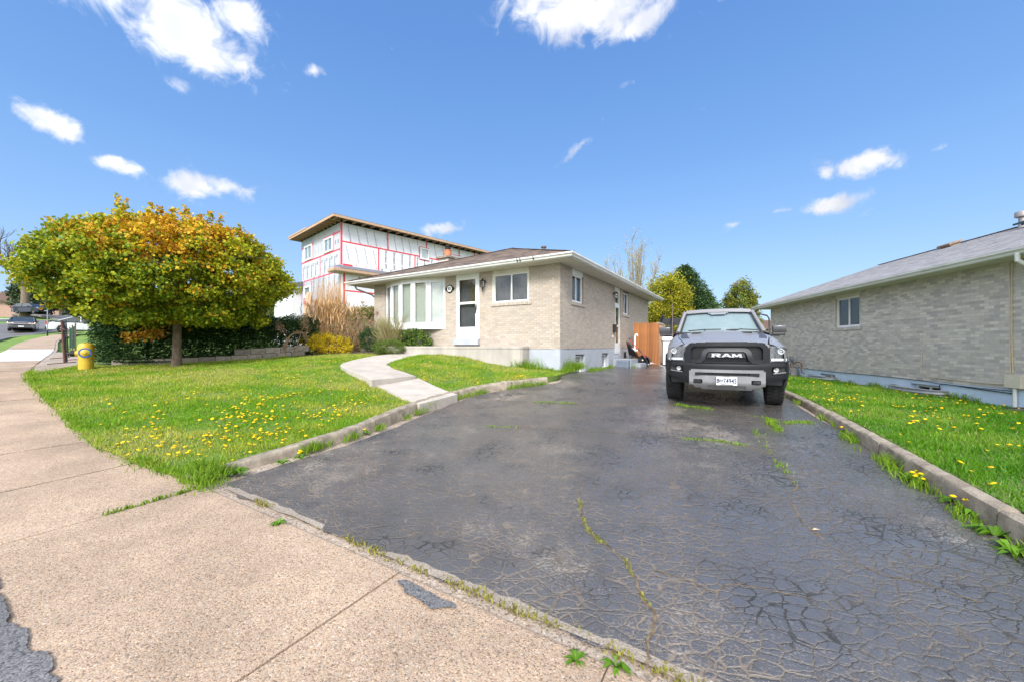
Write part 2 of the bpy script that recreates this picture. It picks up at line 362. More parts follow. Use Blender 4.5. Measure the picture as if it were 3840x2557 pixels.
def sheet(name, poly, T, mat, step=.3, dz=0, kind='structure', skirt=.25, bumpf=None, **k):
    """a ground sheet: polygon filled with a triangulated grid that follows T"""
    poly = [np.array(p[:2], float) for p in poly]; x0, y0 = np.min(poly, 0); x1, y1 = np.max(poly, 0)
    bm = bmesh.new(); ring = [bm.verts.new((p[0], p[1], 0)) for p in poly]; bm.faces.new(ring)
    for ax, a, b in ((0, x0, x1), (1, y0, y1)):
        for c in np.arange(a + step, b, step):
            bmesh.ops.bisect_plane(bm, geom=bm.verts[:] + bm.edges[:] + bm.faces[:], plane_co=(c, 0, 0) if ax == 0 else (0, c, 0), plane_no=(1, 0, 0) if ax == 0 else (0, 1, 0), dist=1e-5)
    vs = bm.verts[:]; z = T([v.co.x for v in vs], [v.co.y for v in vs])
    for v, zz in zip(vs, z): v.co.z = zz + dz + (bumpf(v.co.x, v.co.y) if bumpf else 0)
    if skirt:
        e = [e for e in bm.edges if e.is_boundary]; r = bmesh.ops.extrude_edge_only(bm, edges=e)
        for g in r['geom']:
            if isinstance(g, bmesh.types.BMVert): g.co.z -= skirt
    bmesh.ops.recalc_face_normals(bm, faces=bm.faces)
    me = bpy.data.meshes.new(name); bm.to_mesh(me); bm.free(); me.materials.append(mat)
    for p in me.polygons: p.use_smooth = True
    try: me.set_sharp_from_angle(angle=R(45))
    except Exception: pass
    o = bpy.data.objects.new(name, me); COL.objects.link(o)
    return tag(o, kind=kind, **k)
# ================================================================ GROUND MATERIALS
def asphalt_mat():
    m = bpy.data.materials.new('cracked_asphalt'); m.use_nodes = True; t = m.node_tree; b = t.nodes['Principled BSDF']; L = t.links.new
    tc = N(t, 'ShaderNodeTexCoord'); P = tc.outputs['Object']
    def noise(s, d=4, r=.6, w=0, vec=None):
        n = N(t, 'ShaderNodeTexNoise'); n.inputs['Scale'].default_value = s; n.inputs['Detail'].default_value = d; n.inputs['Roughness'].default_value = r; n.inputs['Distortion'].default_value = w
        L(vec or P, n.inputs['Vector']); return n
    def mrange(x, a, b_, c=0, d=1, sm=True):
        n = N(t, 'ShaderNodeMapRange', interpolation_type='SMOOTHSTEP' if sm else 'LINEAR')
        for k_, v_ in zip(('From Min', 'From Max', 'To Min', 'To Max'), (a, b_, c, d)): n.inputs[k_].default_value = v_
        L(x, n.inputs['Value']); return n.outputs[0]
    def mix(f, a, b_):
        n = N(t, 'ShaderNodeMix', data_type='RGBA')
        for i, x in ((0, f), (6, a), (7, b_)):
            if isinstance(x, tuple): n.inputs[i].default_value = x
            elif isinstance(x, (int, float)): n.inputs[i].default_value = x
            else: L(x, n.inputs[i])
        return n.outputs[2]
    warp = noise(12, 6, .7); wv = N(t, 'ShaderNodeVectorMath', operation='MULTIPLY_ADD'); L(warp.outputs['Color'], wv.inputs[0]); wv.inputs[1].default_value = (.045, .045, 0); L(P, wv.inputs[2])
    def crack(scale, width, rnd=1):
        v = N(t, 'ShaderNodeTexVoronoi', feature='DISTANCE_TO_EDGE'); v.inputs['Scale'].default_value = scale; v.inputs['Randomness'].default_value = rnd
        mp = N(t, 'ShaderNodeMapping'); mp.inputs['Rotation'].default_value = (0, 0, .5); mp.inputs['Scale'].default_value = (.8, 1.15, 0); L(wv.outputs[0], mp.inputs[0]); L(mp.outputs[0], v.inputs['Vector'])
        return v.outputs['Distance']
    w2_ = noise(46, 3, .6); wv2 = N(t, 'ShaderNodeVectorMath', operation='MULTIPLY_ADD'); L(w2_.outputs['Color'], wv2.inputs[0]); wv2.inputs[1].default_value = (.022, .022, 0); L(wv.outputs[0], wv2.inputs[2]); wv = wv2
    d1, d2, d3 = crack(4.9, 0), crack(11.8, 0), crack(25, 0)
    wn = noise(1.3, 3).outputs['Fac']; zone = mrange(noise(.45, 3).outputs['Fac'], .36, .58)
    w1 = math_(t, 'MULTIPLY', math_(t, 'POWER', wn, 1.5), .07); w2 = math_(t, 'MULTIPLY', math_(t, 'POWER', wn, 1.6), .155); 
    c1 = math_(t, 'MULTIPLY', mrange(math_(t, 'DIVIDE', d1, w1), .2, 1.0, 1, 0), mrange(noise(.6, 3).outputs['Fac'], .42, .6)); c2 = math_(t, 'MULTIPLY', mrange(math_(t, 'DIVIDE', d2, w2), .25, 1.05, 1, 0), mrange(noise(.8, 4, .6).outputs['Fac'], .12, .36))
    c3 = math_(t, 'MULTIPLY', mrange(math_(t, 'DIVIDE', d3, w2), .2, .9, 1, 0), math_(t, 'MULTIPLY', mrange(noise(1.7, 3).outputs['Fac'], .40, .56), .85))
    cr = math_(t, 'MAXIMUM', math_(t, 'MAXIMUM', math_(t, 'MULTIPLY', c1, .9), c2), c3)
    # base: sealed black top worn through to the stones in places
    ag = N(t, 'ShaderNodeTexVoronoi'); ag.inputs['Scale'].default_value = 95; L(P, ag.inputs['Vector'])
    worn = mrange(noise(.55, 6, .68).outputs['Fac'], .47, .66)
    stone = math_(t, 'MULTIPLY', mrange(math_(t, 'ADD', noise(60, 3, .7).outputs['Fac'], math_(t, 'MULTIPLY', worn, .22)), .58, .72), math_(t, 'ADD', math_(t, 'MULTIPLY', worn, .6), .2))
    dk = mix(noise(3, 5).outputs['Fac'], (.060, .056, .054, 1), (.115, .108, .103, 1))
    st = mix(ag.outputs['Color'], (.21, .17, .13, 1), (.40, .35, .29, 1))
    c = mix(stone, dk, st)
    crc = mix(noise(9, 4).outputs['Fac'], (.075, .057, .042, 1), (.28, .222, .165, 1))
    sx0 = N(t, 'ShaderNodeSeparateXYZ'); L(P, sx0.inputs[0])
    dirt = math_(t, 'SUBTRACT', mrange(noise(1.6, 4, .6).outputs['Fac'], .32, .55), math_(t, 'MULTIPLY', mrange(math_(t, 'SUBTRACT', sx0.outputs[0], math_(t, 'MULTIPLY', sx0.outputs[1], -.1)), .6, 3.2), .55), clamp=True)
    c = mix(math_(t, 'MULTIPLY', cr, .95), c, mix(dirt, (.022, .02, .018, 1), crc))
    L(c, b.inputs['Base Color'])
    wet = mrange(noise(.33, 4, .6, .4).outputs['Fac'], .38, .6)
    # wetter towards the parked truck side (real damp there)
    sx = N(t, 'ShaderNodeSeparateXYZ'); L(P, sx.inputs[0])
    wx = mrange(math_(t, 'SUBTRACT', sx.outputs[0], math_(t, 'MULTIPLY', sx.outputs[1], .15)), -2.2, 2.4)
    wet = math_(t, 'ADD', math_(t, 'MULTIPLY', wet, .45), math_(t, 'MULTIPLY', wx, .75), clamp=True)
    ro = math_(t, 'SUBTRACT', .46, math_(t, 'MULTIPLY', wet, .30)); ro = math_(t, 'ADD', ro, math_(t, 'MULTIPLY', math_(t, 'MAXIMUM', cr, stone), .35), clamp=True)
    L(ro, b.inputs['Roughness']); L(math_(t, 'ADD', math_(t, 'MULTIPLY', wet, .5), .5), b.inputs['Specular IOR Level'])
    cw = math_(t, 'MULTIPLY', math_(t, 'MULTIPLY', mrange(math_(t, 'ADD', wet, math_(t, 'MULTIPLY', noise(2.2, 5, .65).outputs['Fac'], .5)), .45, 1.1), math_(t, 'SUBTRACT', 1, math_(t, 'MAXIMUM', cr, stone))), .45, clamp=True)
    L(cw, b.inputs['Coat Weight']); b.inputs['Coat Roughness'].default_value = .2; b.inputs['Coat IOR'].default_value = 1.4
    bpc = N(t, 'ShaderNodeBump'); bpc.inputs['Strength'].default_value = .25; bpc.inputs['Distance'].default_value = .01; L(math_(t, 'ADD', noise(30, 4).outputs['Fac'], math_(t, 'MULTIPLY', cr, -1.5)), bpc.inputs['Height']); L(bpc.outputs[0], b.inputs['Coat Normal'])
    h = math_(t, 'ADD', math_(t, 'MULTIPLY', cr, -1.0), math_(t, 'MULTIPLY', noise(5, 4).outputs['Fac'], .5))
    h = math_(t, 'ADD', h, math_(t, 'MULTIPLY', noise(110, 2).outputs['Fac'], .3))
    h = math_(t, 'ADD', h, math_(t, 'ADD', math_(t, 'MULTIPLY', mrange(d2, 0, .09), .30), math_(t, 'MULTIPLY', mrange(d1, 0, .07), .4)))
    bp = N(t, 'ShaderNodeBump'); bp.inputs['Strength'].default_value = .6; bp.inputs['Distance'].default_value = .012; L(h, bp.inputs['Height']); L(bp.outputs[0], b.inputs['Normal'])
    return m
def aggregate_mat(name='exposed_aggregate', a=(.455, .322, .215), b2=(.29, .20, .132), grey=(.375, .31, .245), sc=135):
    m = bpy.data.materials.new(name); m.use_nodes = True; t = m.node_tree; b = t.nodes['Principled BSDF']; L = t.links.new
    tc = N(t, 'ShaderNodeTexCoord'); P = tc.outputs['Object']
    v = N(t, 'ShaderNodeTexVoronoi'); v.inputs['Scale'].default_value = sc; L(P, v.inputs['Vector'])
    v2 = N(t, 'ShaderNodeTexVoronoi'); v2.inputs['Scale'].default_value = sc * .45; L(P, v2.inputs['Vector'])
    sx = N(t, 'ShaderNodeSeparateXYZ'); L(v.outputs['Color'], sx.inputs[0]); sy = N(t, 'ShaderNodeSeparateXYZ'); L(v2.outputs['Color'], sy.inputs[0])
    rp = N(t, 'ShaderNodeValToRGB'); e = rp.color_ramp.elements; e[0].position = 0; e[0].color = bc([x * .55 for x in b2]); e[1].position = 1; e[1].color = bc([min(1, x * 1.35) for x in a])
    for p, c in ((.12, b2), (.45, a), (.72, grey), (.9, [x * 1.05 for x in a])): q = e.new(p); q.color = bc(c)
    rp2 = N(t, 'ShaderNodeValToRGB'); e = rp2.color_ramp.elements; e[0].color = bc([x * .55 for x in grey]); e[1].color = bc([min(1, x * 1.5) for x in grey]); q = e.new(.5); q.color = bc(a)
    L(sx.outputs[0], rp.inputs[0]); L(sy.outputs[0], rp2.inputs[0])
    big = math_(t, 'MULTIPLY', math_(t, 'GREATER_THAN', sy.outputs[1], .72), math_(t, 'LESS_THAN', v2.outputs['Distance'], .42))
    mx = N(t, 'ShaderNodeMix', data_type='RGBA'); L(big, mx.inputs[0]); L(rp.outputs[0], mx.inputs[6]); L(rp2.outputs[0], mx.inputs[7])
    nz = N(t, 'ShaderNodeTexNoise'); nz.inputs['Scale'].default_value = 1.1; nz.inputs['Detail'].default_value = 6; nz.inputs['Roughness'].default_value = .65; L(P, nz.inputs['Vector'])
    mr = N(t, 'ShaderNodeMapRange'); mr.inputs['From Min'].default_value = .3; mr.inputs['From Max'].default_value = .7; mr.inputs['To Min'].default_value = .66; mr.inputs['To Max'].default_value = 1.12; L(nz.outputs['Fac'], mr.inputs['Value'])
    mu = N(t, 'ShaderNodeMix', data_type='RGBA', blend_type='MULTIPLY'); mu.inputs[0].default_value = 1; L(mx.outputs[2], mu.inputs[6]); L(mr.outputs[0], mu.inputs[7])
    L(mu.outputs[2], b.inputs['Base Color']); b.inputs['Roughness'].default_value = .8
    h = math_(t, 'ADD', math_(t, 'MULTIPLY', v.outputs['Distance'], -1), math_(t, 'MULTIPLY', v2.outputs['Distance'], -.5))
    bp = N(t, 'ShaderNodeBump'); bp.inputs['Strength'].default_value = .55; bp.inputs['Distance'].default_value = .004; L(h, bp.inputs['Height']); L(bp.outputs[0], b.inputs['Normal'])
    MATS[name] = m; return m
M_ASPH = asphalt_mat(); M_AGG = aggregate_mat()
M_DIRT = aggregate_mat('gravelly_dirt', (.42, .33, .25), (.24, .18, .13), (.36, .32, .28), 90)
M_ROAD = pm('street_asphalt', (.10, .10, .105), (.16, .155, .15), scale=.8, rough=.75, bump=.3, bscale=160)
M_OLDROAD = aggregate_mat('rough_street_asphalt', (.17, .165, .165), (.07, .07, .074), (.12, .118, .12), 110)
M_LAWN = pm('lawn_soil', (.055, .11, .012), (.12, .17, .03), scale=2.2, rough=.95, bump=.5, bscale=40)
M_FIELD = pm('far_grass', (.10, .19, .02), (.16, .24, .035), scale=.7, rough=.95, bump=.4, bscale=20)
M_CONC = pm('path_concrete', (.48, .43, .375), (.37, .33, .285), scale=3, rough=.85, bump=.4, bscale=120)
M_KERB = pm('kerb_concrete', (.36, .305, .235), (.17, .14, .105), scale=7, rough=.9, bump=.9, bscale=70, detail=8)
M_NEWCONC = pm('new_concrete', (.54, .535, .52), (.48, .475, .46), scale=2, rough=.85, bump=.2, bscale=90)

# ================================================================ TERRAIN TO THE HORIZON
def terrain():
    rings = [0, 2, 4, 6, 8, 10, 12.5, 15, 18, 21, 25, 30, 35, 40, 46, 52, 60, 70, 80, 95, 130, 200, 400, 900, 1800]; n = 96
    V = [(0, 0, TB.z(0, 0) - .16)]; Fc = []
    for r in rings[1:]:
        a = np.linspace(0, 2 * np.pi, n, endpoint=False); x, y = r * np.sin(a), r * np.cos(a); rc = min(r, 95)
        z = TB(rc * np.sin(a), rc * np.cos(a)) - .16
        V += [(x[i], y[i], z[i]) for i in range(n)]
    for i in range(n): Fc.append((0, 1 + (i + 1) % n, 1 + i))
    m = MB(); m.v = V; m.f = Fc; m.c = [(1, 1, 1)] * n
    for j in range(len(rings) - 2):
        for i in range(n):
            a, b = 1 + j * n + i, 1 + j * n + (i + 1) % n; m.f.append((a, b, b + n, a + n)); m.c.append((1, 1, 1))
    m.build('ground', M_FIELD, smooth=True, kind='structure')
terrain()

# ---- street edge line (lawn side of the sidewalk), from right of the driveway up the hill
EDGE = catmull([(14, -4.5), (9, -2.2), (4, -.35), (.63, 1.73), (-2.97, 3.88), (-4.64, 4.67), (-6.4, 5.73), (-12.4, 9.96), (-17.3, 14.3), (-22.2, 18.8), (-35, 30), (-41, 37)], 16)
def nrm(C):
    d = np.gradient(C, axis=0); d /= np.linalg.norm(d, axis=1)[:, None]; return np.stack([d[:, 1], -d[:, 0]], 1)
# EDGE runs right -> left; its street side is at -normal or +normal: pick the one nearer the camera side
ED, es = resample(EDGE, step=.1); NE = nrm(ED)
if (NE[len(NE) // 4] @ (np.array([0, 0]) - ED[len(NE) // 4])) < 0: NE = -NE
SWW = 1.42
i0 = int(np.argmin(np.hypot(ED[:, 0] + .77, ED[:, 1] - 2.55)))      # a joint passes here
def sidewalk():
    root = empty('sidewalk', (0, 0, 0), kind='structure')
    joints = sorted(set([i0 + int(round(k * 14)) for k in range(-9, 40)])); joints = [j for j in joints if 0 <= j < len(ED) - 15]
    for a, b in zip(joints[:-1], joints[1:]):
        new = 8 < es[a] - es[i0] - 6.4 < 17 and False
        mid = ED[(a + b) // 2]
        isnew = -23 < mid[0] < -16.8
        m = MB(); rows = []
        ja = random.uniform(-.006, .006); rows_i = np.linspace(a + .055, b - .055, 8)
        for ii in rows_i:
            p = np.array([np.interp(ii, range(len(ED)), ED[:, q]) for q in (0, 1)]); n_ = np.array([np.interp(ii, range(len(ED)), NE[:, q]) for q in (0, 1)])
            row = []
            for w in (0, .02, .36, .71, 1.06, SWW - .02, SWW):
                q = p + n_ * w; e = -.006 if w in (0, SWW) else 0
                row.append((q[0], q[1], TB.z(*q) + .004 + ja + e))
            rows.append(row)
        nu = 7; vs = [p for r in rows for p in r]; fs = [(j * nu + i, j * nu + i + 1, (j + 1) * nu + i + 1, (j + 1) * nu + i) for j in range(7) for i in range(6)]
        base = len(vs); ring = [i for i in range(nu)] + [j * nu + nu - 1 for j in range(1, 8)] + [7 * nu + i for i in range(nu - 2, -1, -1)] + [j * nu for j in range(6, 0, -1)]
        vs += [(vs[i][0], vs[i][1], vs[i][2] - .1) for i in ring]
        for k in range(len(ring)): fs.append((ring[k], ring[(k + 1) % len(ring)], base + (k + 1) % len(ring), base + k))
        m.add(vs, fs); m.build('slab', M_NEWCONC if isnew else M_AGG, root, smooth=False)
    # dirt lying in the joints
    C = ED[::4]; n_ = NE[::4]; poly = [c - n * .10 for c, n in zip(C, n_)] + [c + n * (SWW + .05) for c, n in zip(C[::-1], n_[::-1])]
    sheet('sidewalk_bed', poly, TB, M_DIRT, step=1.0, dz=-.018, skirt=0)
sidewalk()

# ---- street: from the sidewalk's street side outwards; far up the hill it swings away
near = [tuple(p + n * (SWW + .02)) for p, n in zip(ED[::8], NE[::8]) if p[0] > -5.5]
RN = near + [(-9.2, 4.9), (-14, 8), (-24, 15.3), (-36, 27), (-42, 32.5), (-44.3, 35.5), (-45.8, 38.5), (-46, 46), (-44, 70)]
RF = [(-56, 78), (-58, 60), (-57.5, 49), (-56, 45), (-53, 38), (-44, 24), (-30, 9), (-18, 0), (-6, -7), (6, -12.5), (18, -16)]
sheet('street', RN + RF, TB, M_ROAD, step=2.0, dz=-.03, skirt=.2)
# worn dark asphalt patch that laps the sidewalk at the near left corner
def patch(name, poly, T, mat, dz, jit=.03, step=.12):
    C, _ = resample(np.array(list(poly) + [poly[0]]), step=step); out = []
    for x, y in C[:-1]: out.append((x + jit * fbm(x, y, 6, 1), y + jit * fbm(x, y, 6, 9)))
    return sheet(name, out, T, mat, step=.5, dz=dz, skirt=0)
pA = gp(0, 2240, TB); pB = gp(215, 2557, TB)
patch('street_edge_asphalt', [(pA[0] - 2.5, pA[1] + 1.50), (pA[0], pA[1]), gp(45, 2330, TB)[:2], gp(95, 2360, TB)[:2], gp(120, 2450, TB)[:2], gp(190, 2490, TB)[:2], (pB[0], pB[1]), (pB[0] + .6, pB[1] - .6), (pB[0] - .5, pB[1] - 1.4), (pA[0] - 3.5, pA[1] + .3)], TB, M_OLDROAD, .016, jit=.03, step=.02)

# ---- left lawn
BACK = [(-1.0, 12.35), (.45, 12.1), (1.42, 11.66)]
KL = catmull([(-3.40, 4.06), (-2.78, 5.1), (-2.32, 6.05), (-1.72, 7.9), (-1.2, 9.0), (-.4, 9.65), (.95, 10.2)], 10)     # kerb line, driveway side
KLr, kls = resample(KL, step=.12); KLn = nrm(KLr)
if (KLn[5] @ np.array([-1, 0])) < 0: KLn = -KLn
swl = [tuple(p) for p in ED if -14.5 < p[0] < -3.35]
lawn_poly = [tuple(p + n * .17) for p, n in zip(KLr, KLn)] + [(1.25, 10.75), (1.62, 11.5), (1.0, 12.3), (-3, 14.6), (-5, 17), (-9, 18), (-15, 17), (-15.5, 13.2)] + swl[::-1][::3]
def lb(x, y): return .018 * fbm(x, y, .9) + .006 * fbm(x, y, 4)
lawnL = sheet('front_lawn', lawn_poly, TL, M_LAWN, step=.35, dz=0, bumpf=lb)
KR = catmull([(2.6, .2), (3.45, 2.45), (4.42, 4.77), (5.93, 8.33), (6.95, 11.3), (8.6, 16.5), (9.4, 19.5)], 10)
KRr, krs = resample(KR, step=.12); KRn = nrm(KRr)
if (KRn[5] @ np.array([1, 0])) < 0: KRn = -KRn
lawnR_poly = [tuple(p + n * .17) for p, n in zip(KRr, KRn)] + [(12.4, 20), (12.25, 18.5), (10.36, 7.9), (9.2, 1.8), (8.8, -1), (4.0, -.3)]
lawnR = sheet('side_lawn', lawnR_poly, TR_, M_LAWN, step=.35, dz=0, bumpf=lb)

# ---- driveway
DL = catmull([(-3.05, 4.06), (-2.55, 5.1), (-2.12, 6.05), (-1.52, 7.9), (-1.0, 9.0), (-.2, 9.65), (1.2, 10.3), (1.5, 11.6), (3.65, 15.1), (7.5, 21.3)], 12)
DR = catmull([(2.95, .45), (3.3, 1.5), (3.6, 2.4), (4.5, 4.6), (5.0, 6.2), (5.3, 7.0), (5.93, 8.33), (6.95, 11.3), (8.4, 16), (9.8, 21)], 12)
def driveway():
    a, _ = resample(DL, n=110); b = resample(DR, n=110)[0]; nu = 70; V = []; Fc = []
    A = np.stack([np.interp(np.linspace(0, 1, 110) ** 1.0, np.linspace(0, 1, 110), a[:, q]) for q in (0, 1)], 1)
    for j in range(110):
        for i in range(nu):
            s = i / (nu - 1); p = A[j] * (1 - s) + b[j] * s
            if j == 0: p = p + np.array([.5, .85]) * (.07 * fbm(p[0], p[1], 3.3) + .03 * fbm(p[0], p[1], 11))
            if i == nu - 1: p = p + np.array([-1, 0]) * (.05 + .08 * abs(fbm(p[0], p[1], 2.5)))
            if i == 0: p = p + np.array([1, 0]) * (.03 + .06 * abs(fbm(p[0], p[1], 3)))
            V.append(p)
    V = np.array(V); z = TB(V[:, 0], V[:, 1]); z += np.array([.010 * fbm(x, y, 1.1) for x, y in V]) + .012
    edge = np.zeros(len(V)); edge[:nu] = .012
    V = np.c_[V, z - edge]
    FA = np.array([(j * nu + i, j * nu + i + 1, (j + 1) * nu + i + 1, (j + 1) * nu + i) for j in range(109) for i in range(nu - 1)])
    npmesh('driveway', V, FA, M_ASPH, smooth=True, kind='structure')
driveway()
# dirt bed under the driveway edges and in the strip before the sidewalk
sheet('driveway_edge_gravel', [(-3.6, 3.9), (-3.0, 5.3), (-2.3, 6.4), (-1.6, 8.3), (-.9, 9.6), (1.3, 10.7), (1.5, 11.5), (3.8, 15.3), (7.6, 21.6), (10, 21.4), (8.7, 16), (7.05, 11.3), (6.05, 8.3), (4.6, 4.8), (3.7, 2.6), (3.4, 0), (.6, 1.62), (-2.97, 3.78)], TB, M_DIRT, step=.5, dz=-.03, skirt=0)
M_OLDC = aggregate_mat('old_apron_concrete', (.34, .28, .215), (.24, .195, .15), (.31, .28, .24), 150)
def strip():
    # narrow broken concrete lip between sidewalk and driveway
    out = []; back = []
    for p, n in zip(ED[::2], NE[::2]):
        if -3.0 < p[0] < 3.2:
            w = .15 + .04 * fbm(p[0], p[1], 2.4) + .02 * fbm(p[0], p[1], 9); out.append(tuple(p - n * w)); back.append(tuple(p - n * (.075 + .02 * fbm(p[0], p[1], 3))))
    sheet('apron_lip', out + back[::-1], TB, M_OLDC, step=.4, dz=.004, skirt=0)
strip()
for k, (u, v, w, d) in enumerate([(1590, 2240, .24, .06)]):
    x, y, _ = gp(u, v, TB); d_ = np.array([.857, -.515]); n_ = np.array([.515, .857]); c = np.array([x, y])
    pts = [c - d_ * w, c - d_ * w * .4 - n_ * d * .8, c + d_ * w * .5 - n_ * d, c + d_ * w, c + d_ * w * .9 + n_ * .03, c - d_ * w * .8 + n_ * .04]
    patch('asphalt_patch', [tuple(p) for p in pts], TB, M_OLDROAD, .010, jit=.022, step=.015)

# ---- kerbs: stones with joints
def kerb(C, Nn, T, breaks, w=.16, drop=.3, name='kerb'):
    root = empty(name, (0, 0, 0), kind='structure')
    s = np.r_[0, np.cumsum(np.linalg.norm(np.diff(C, axis=0), axis=1))]
    br = [0] + breaks + [s[-1]]
    for a, b in zip(br[:-1], br[1:]):
        t = np.arange(a + .012, b - .012, .12); t = np.r_[t, b - .012]; off = random.uniform(-.015, .015); tilt = random.uniform(-.01, .012)
        rows = []
        for tt in t:
            p = np.array([np.interp(tt, s, C[:, q]) for q in (0, 1)]); n_ = np.array([np.interp(tt, s, Nn[:, q]) for q in (0, 1)])
            z = T.z(*(p + n_ * .2)) + .028 + off * .5; k1 = .012 * fbm(p[0], p[1], 5); k2 = .008 * fbm(p[0], p[1], 9, 3); p = p + n_ * off
            prof = [(-.02 + k1, -drop), (0 + k1, -.05), (.008 + k1, -.016), (.03, k2), (w - .03, tilt + k2), (w - .006, -.014), (w, -.05), (w, -drop)]
            rows.append([(p[0] + n_[0] * o, p[1] + n_[1] * o, z + h) for o, h in prof])
        m = MB(); n = 8; vs = [q for r in rows for q in r]
        fs = [(j * n + i, j * n + i + 1, (j + 1) * n + i + 1, (j + 1) * n + i) for j in range(len(rows) - 1) for i in range(n - 1)]
        fs += [tuple(range(n)), tuple(reversed(range((len(rows) - 1) * n, len(rows) * n)))]
        m.add(vs, fs); m.build('kerb_stone', M_KERB, root, smooth=True)
kerb(KLr, KLn, TL, [2.55, 5.4, 6.9], name='kerb')
kerb(KRr, KRn, TR_, [1.1, 2.9, 4.75, 6.6, 9.4, 12.6, 15.8], w=.135, name='kerb')

# ---- curved path from the driveway to the porch, with its step
def S(u, v): return (u * 1.6306, v * 1.6306)
def path():
    L_ = [gp(*S(*p), TL)[:2] for p in [(856, 893), (832, 876), (797, 858), (783, 845), (800, 836), (850, 824), (912, 815)]]
    R__ = [gp(*S(*p), TL)[:2] for p in [(956, 874), (928, 860), (905, 850), (897, 840), (905, 831), (940, 821), (990, 813)]]
    L_ = catmull(L_, 6); R__ = catmull(R__, 6)
    L_ = resample(L_, n=40)[0]; R__ = resample(R__, n=40)[0]; m = MB(); rows = []
    zl = []
    for a, b in zip(L_, R__):
        zm = TL.z(*((a + b) / 2)) + .035; rows.append([(*(a * (1 - t) + b * t), zm) for t in (0, .02, .5, .98, 1)]); zl.append(zm)
    # the first row is the step lip: lift to one level
    for j in range(40):
        up = max(0, 1 - j / 15) * .12
        rows[j] = [(x, y, z + up - (.008 if i in (0, 4) else 0)) for i, (x, y, z) in enumerate(rows[j])]
    n = 5; vs = [q for r in rows for q in r]; fs = [(j * n + i, j * n + i + 1, (j + 1) * n + i + 1, (j + 1) * n + i) for j in range(39) for i in range(4)]
    ring = list(range(n)) + [j * n + 4 for j in range(1, 40)] + [39 * n + i for i in range(3, -1, -1)] + [j * n for j in range(38, 0, -1)]; b0 = len(vs)
    vs += [(vs[i][0], vs[i][1], vs[i][2] - .26) for i in ring]
    for k in range(len(ring)): fs.append((ring[k], ring[(k + 1) % len(ring)], b0 + (k + 1) % len(ring), b0 + k))
    m.add(vs, fs); m.build('path', M_CONC, None, smooth=False, kind='structure')
    lip = [L_[0], R__[0]]
    pad = [gp(*S(*p), TL)[:2] for p in [(893, 900), (965, 934), (1052, 911), (966, 889)]]
    c = np.mean(pad, 0)
    pd = [np.array(p) for p in pad]
    # run the pad under the step
    pd[0] = np.array(lip[0]) + (np.array(lip[1]) - np.array(lip[0])) * .1; pd[3] = np.array(lip[1]) + np.array([.05, .05])
    zs = [TL.z(*p) + .028 for p in pd]; zs[0] -= .12; zs[3] -= .12
    zs = [TL.z(*pd[1]) + .03 + (.07 if i in (0, 3) else 0) + (.015 if i == 2 else 0) for i in range(4)]
    sheet('path_pad', [tuple(p) for p in pd], TL, M_CONC, step=.3, dz=.045, skirt=.2)
    return list(map(tuple, L_)) + list(map(tuple, R__[::-1])), [tuple(p) for p in pd]
PATH_POLY, PAD_POLY = path()
# driveway apron across the far verge, neighbour's gravel strip by the sidewalk
sheet('gravel_strip', [gp(*q_, TL)[:2] for q_ in ((128, 1402), (180, 1392), (290, 1372), (300, 1330), (215, 1322), (165, 1350), (130, 1378))], TL, M_DIRT, step=.5, dz=.03, skirt=.04)
sheet('far_sidewalk', [(-59.3, 78), (-61, 60), (-60.2, 49), (-58.6, 44), (-55.5, 37), (-50, 28), (-51.5, 27), (-57, 36), (-60.2, 43.5), (-61.9, 49), (-62.7, 60), (-61, 78)], TB, M_NEWCONC, step=3, dz=.02, skirt=.3)
sheet('far_driveway', [(-60, 52), (-70, 60), (-98, 76), (-96, 80), (-70, 64), (-58.5, 55)], TB, M_ROAD, step=3, dz=.03, skirt=.3)
# ================================================================ MATERIALS FOR BUILDINGS
M_BRICK = pm('beige_brick', (.46, .405, .345), (.40, .35, .295), scale=9, rough=.85, bump=.5, bscale=150, tint=True)
M_MORT = pm('beige_mortar', (.39, .33, .265), (.34, .285, .23), scale=5, rough=.95, bump=.5, bscale=120)
M_BRICK2 = pm('grey_brick', (.56, .53, .495), (.50, .475, .445), scale=7, rough=.85, bump=.5, bscale=150, tint=True)
M_MORT2 = pm('tan_mortar', (.53, .47, .38), (.47, .41, .34), scale=5, rough=.95, bump=.5, bscale=120)
M_FOUND = pm('pale_blue_grey_foundation_paint', (.40, .425, .465), (.35, .375, .415), scale=2.5, rough=.85, bump=.5, bscale=45)
M_FOUND2 = pm('light_blue_foundation_paint', (.55, .67, .82), (.49, .60, .75), scale=2.5, rough=.8, bump=.5, bscale=45)
M_WHITE = pm('white_painted_metal', (.80, .80, .79), (.74, .74, .73), scale=3, rough=.4)
M_VINYL = pm('white_vinyl', (.82, .82, .82), (.77, .77, .78), scale=3, rough=.35)
M_SOFFIT = pm('cream_soffit_paint', (.68, .64, .555), (.58, .54, .46), scale=3, rough=.6, stretch=(1, 1, 1))
M_GUTTER = pm('weathered_gutter', (.76, .76, .74), (.64, .63, .60), scale=2.5, rough=.4)
M_DARKSTEEL = pm('dark_metal', (.02, .02, .022), (.035, .035, .035), rough=.35, metal=.6)
M_BLACK = pm('black_plastic', (.015, .015, .016), (.024, .024, .025), rough=.45)
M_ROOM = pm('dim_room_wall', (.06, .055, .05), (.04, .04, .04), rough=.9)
M_BLIND = pm('ivory_blind', (.80, .79, .73), (.74, .73, .67), rough=.7)
M_CURT = pm('mauve_grey_curtain', (.30, .27, .27), (.22, .20, .21), scale=4, rough=.9, stretch=(6, 6, .4))
M_GLASS = glassmat('window_glass', (.90, .93, .92), .07)
M_GLASSD = glassmat('dark_window_glass', (.70, .73, .73), .03)
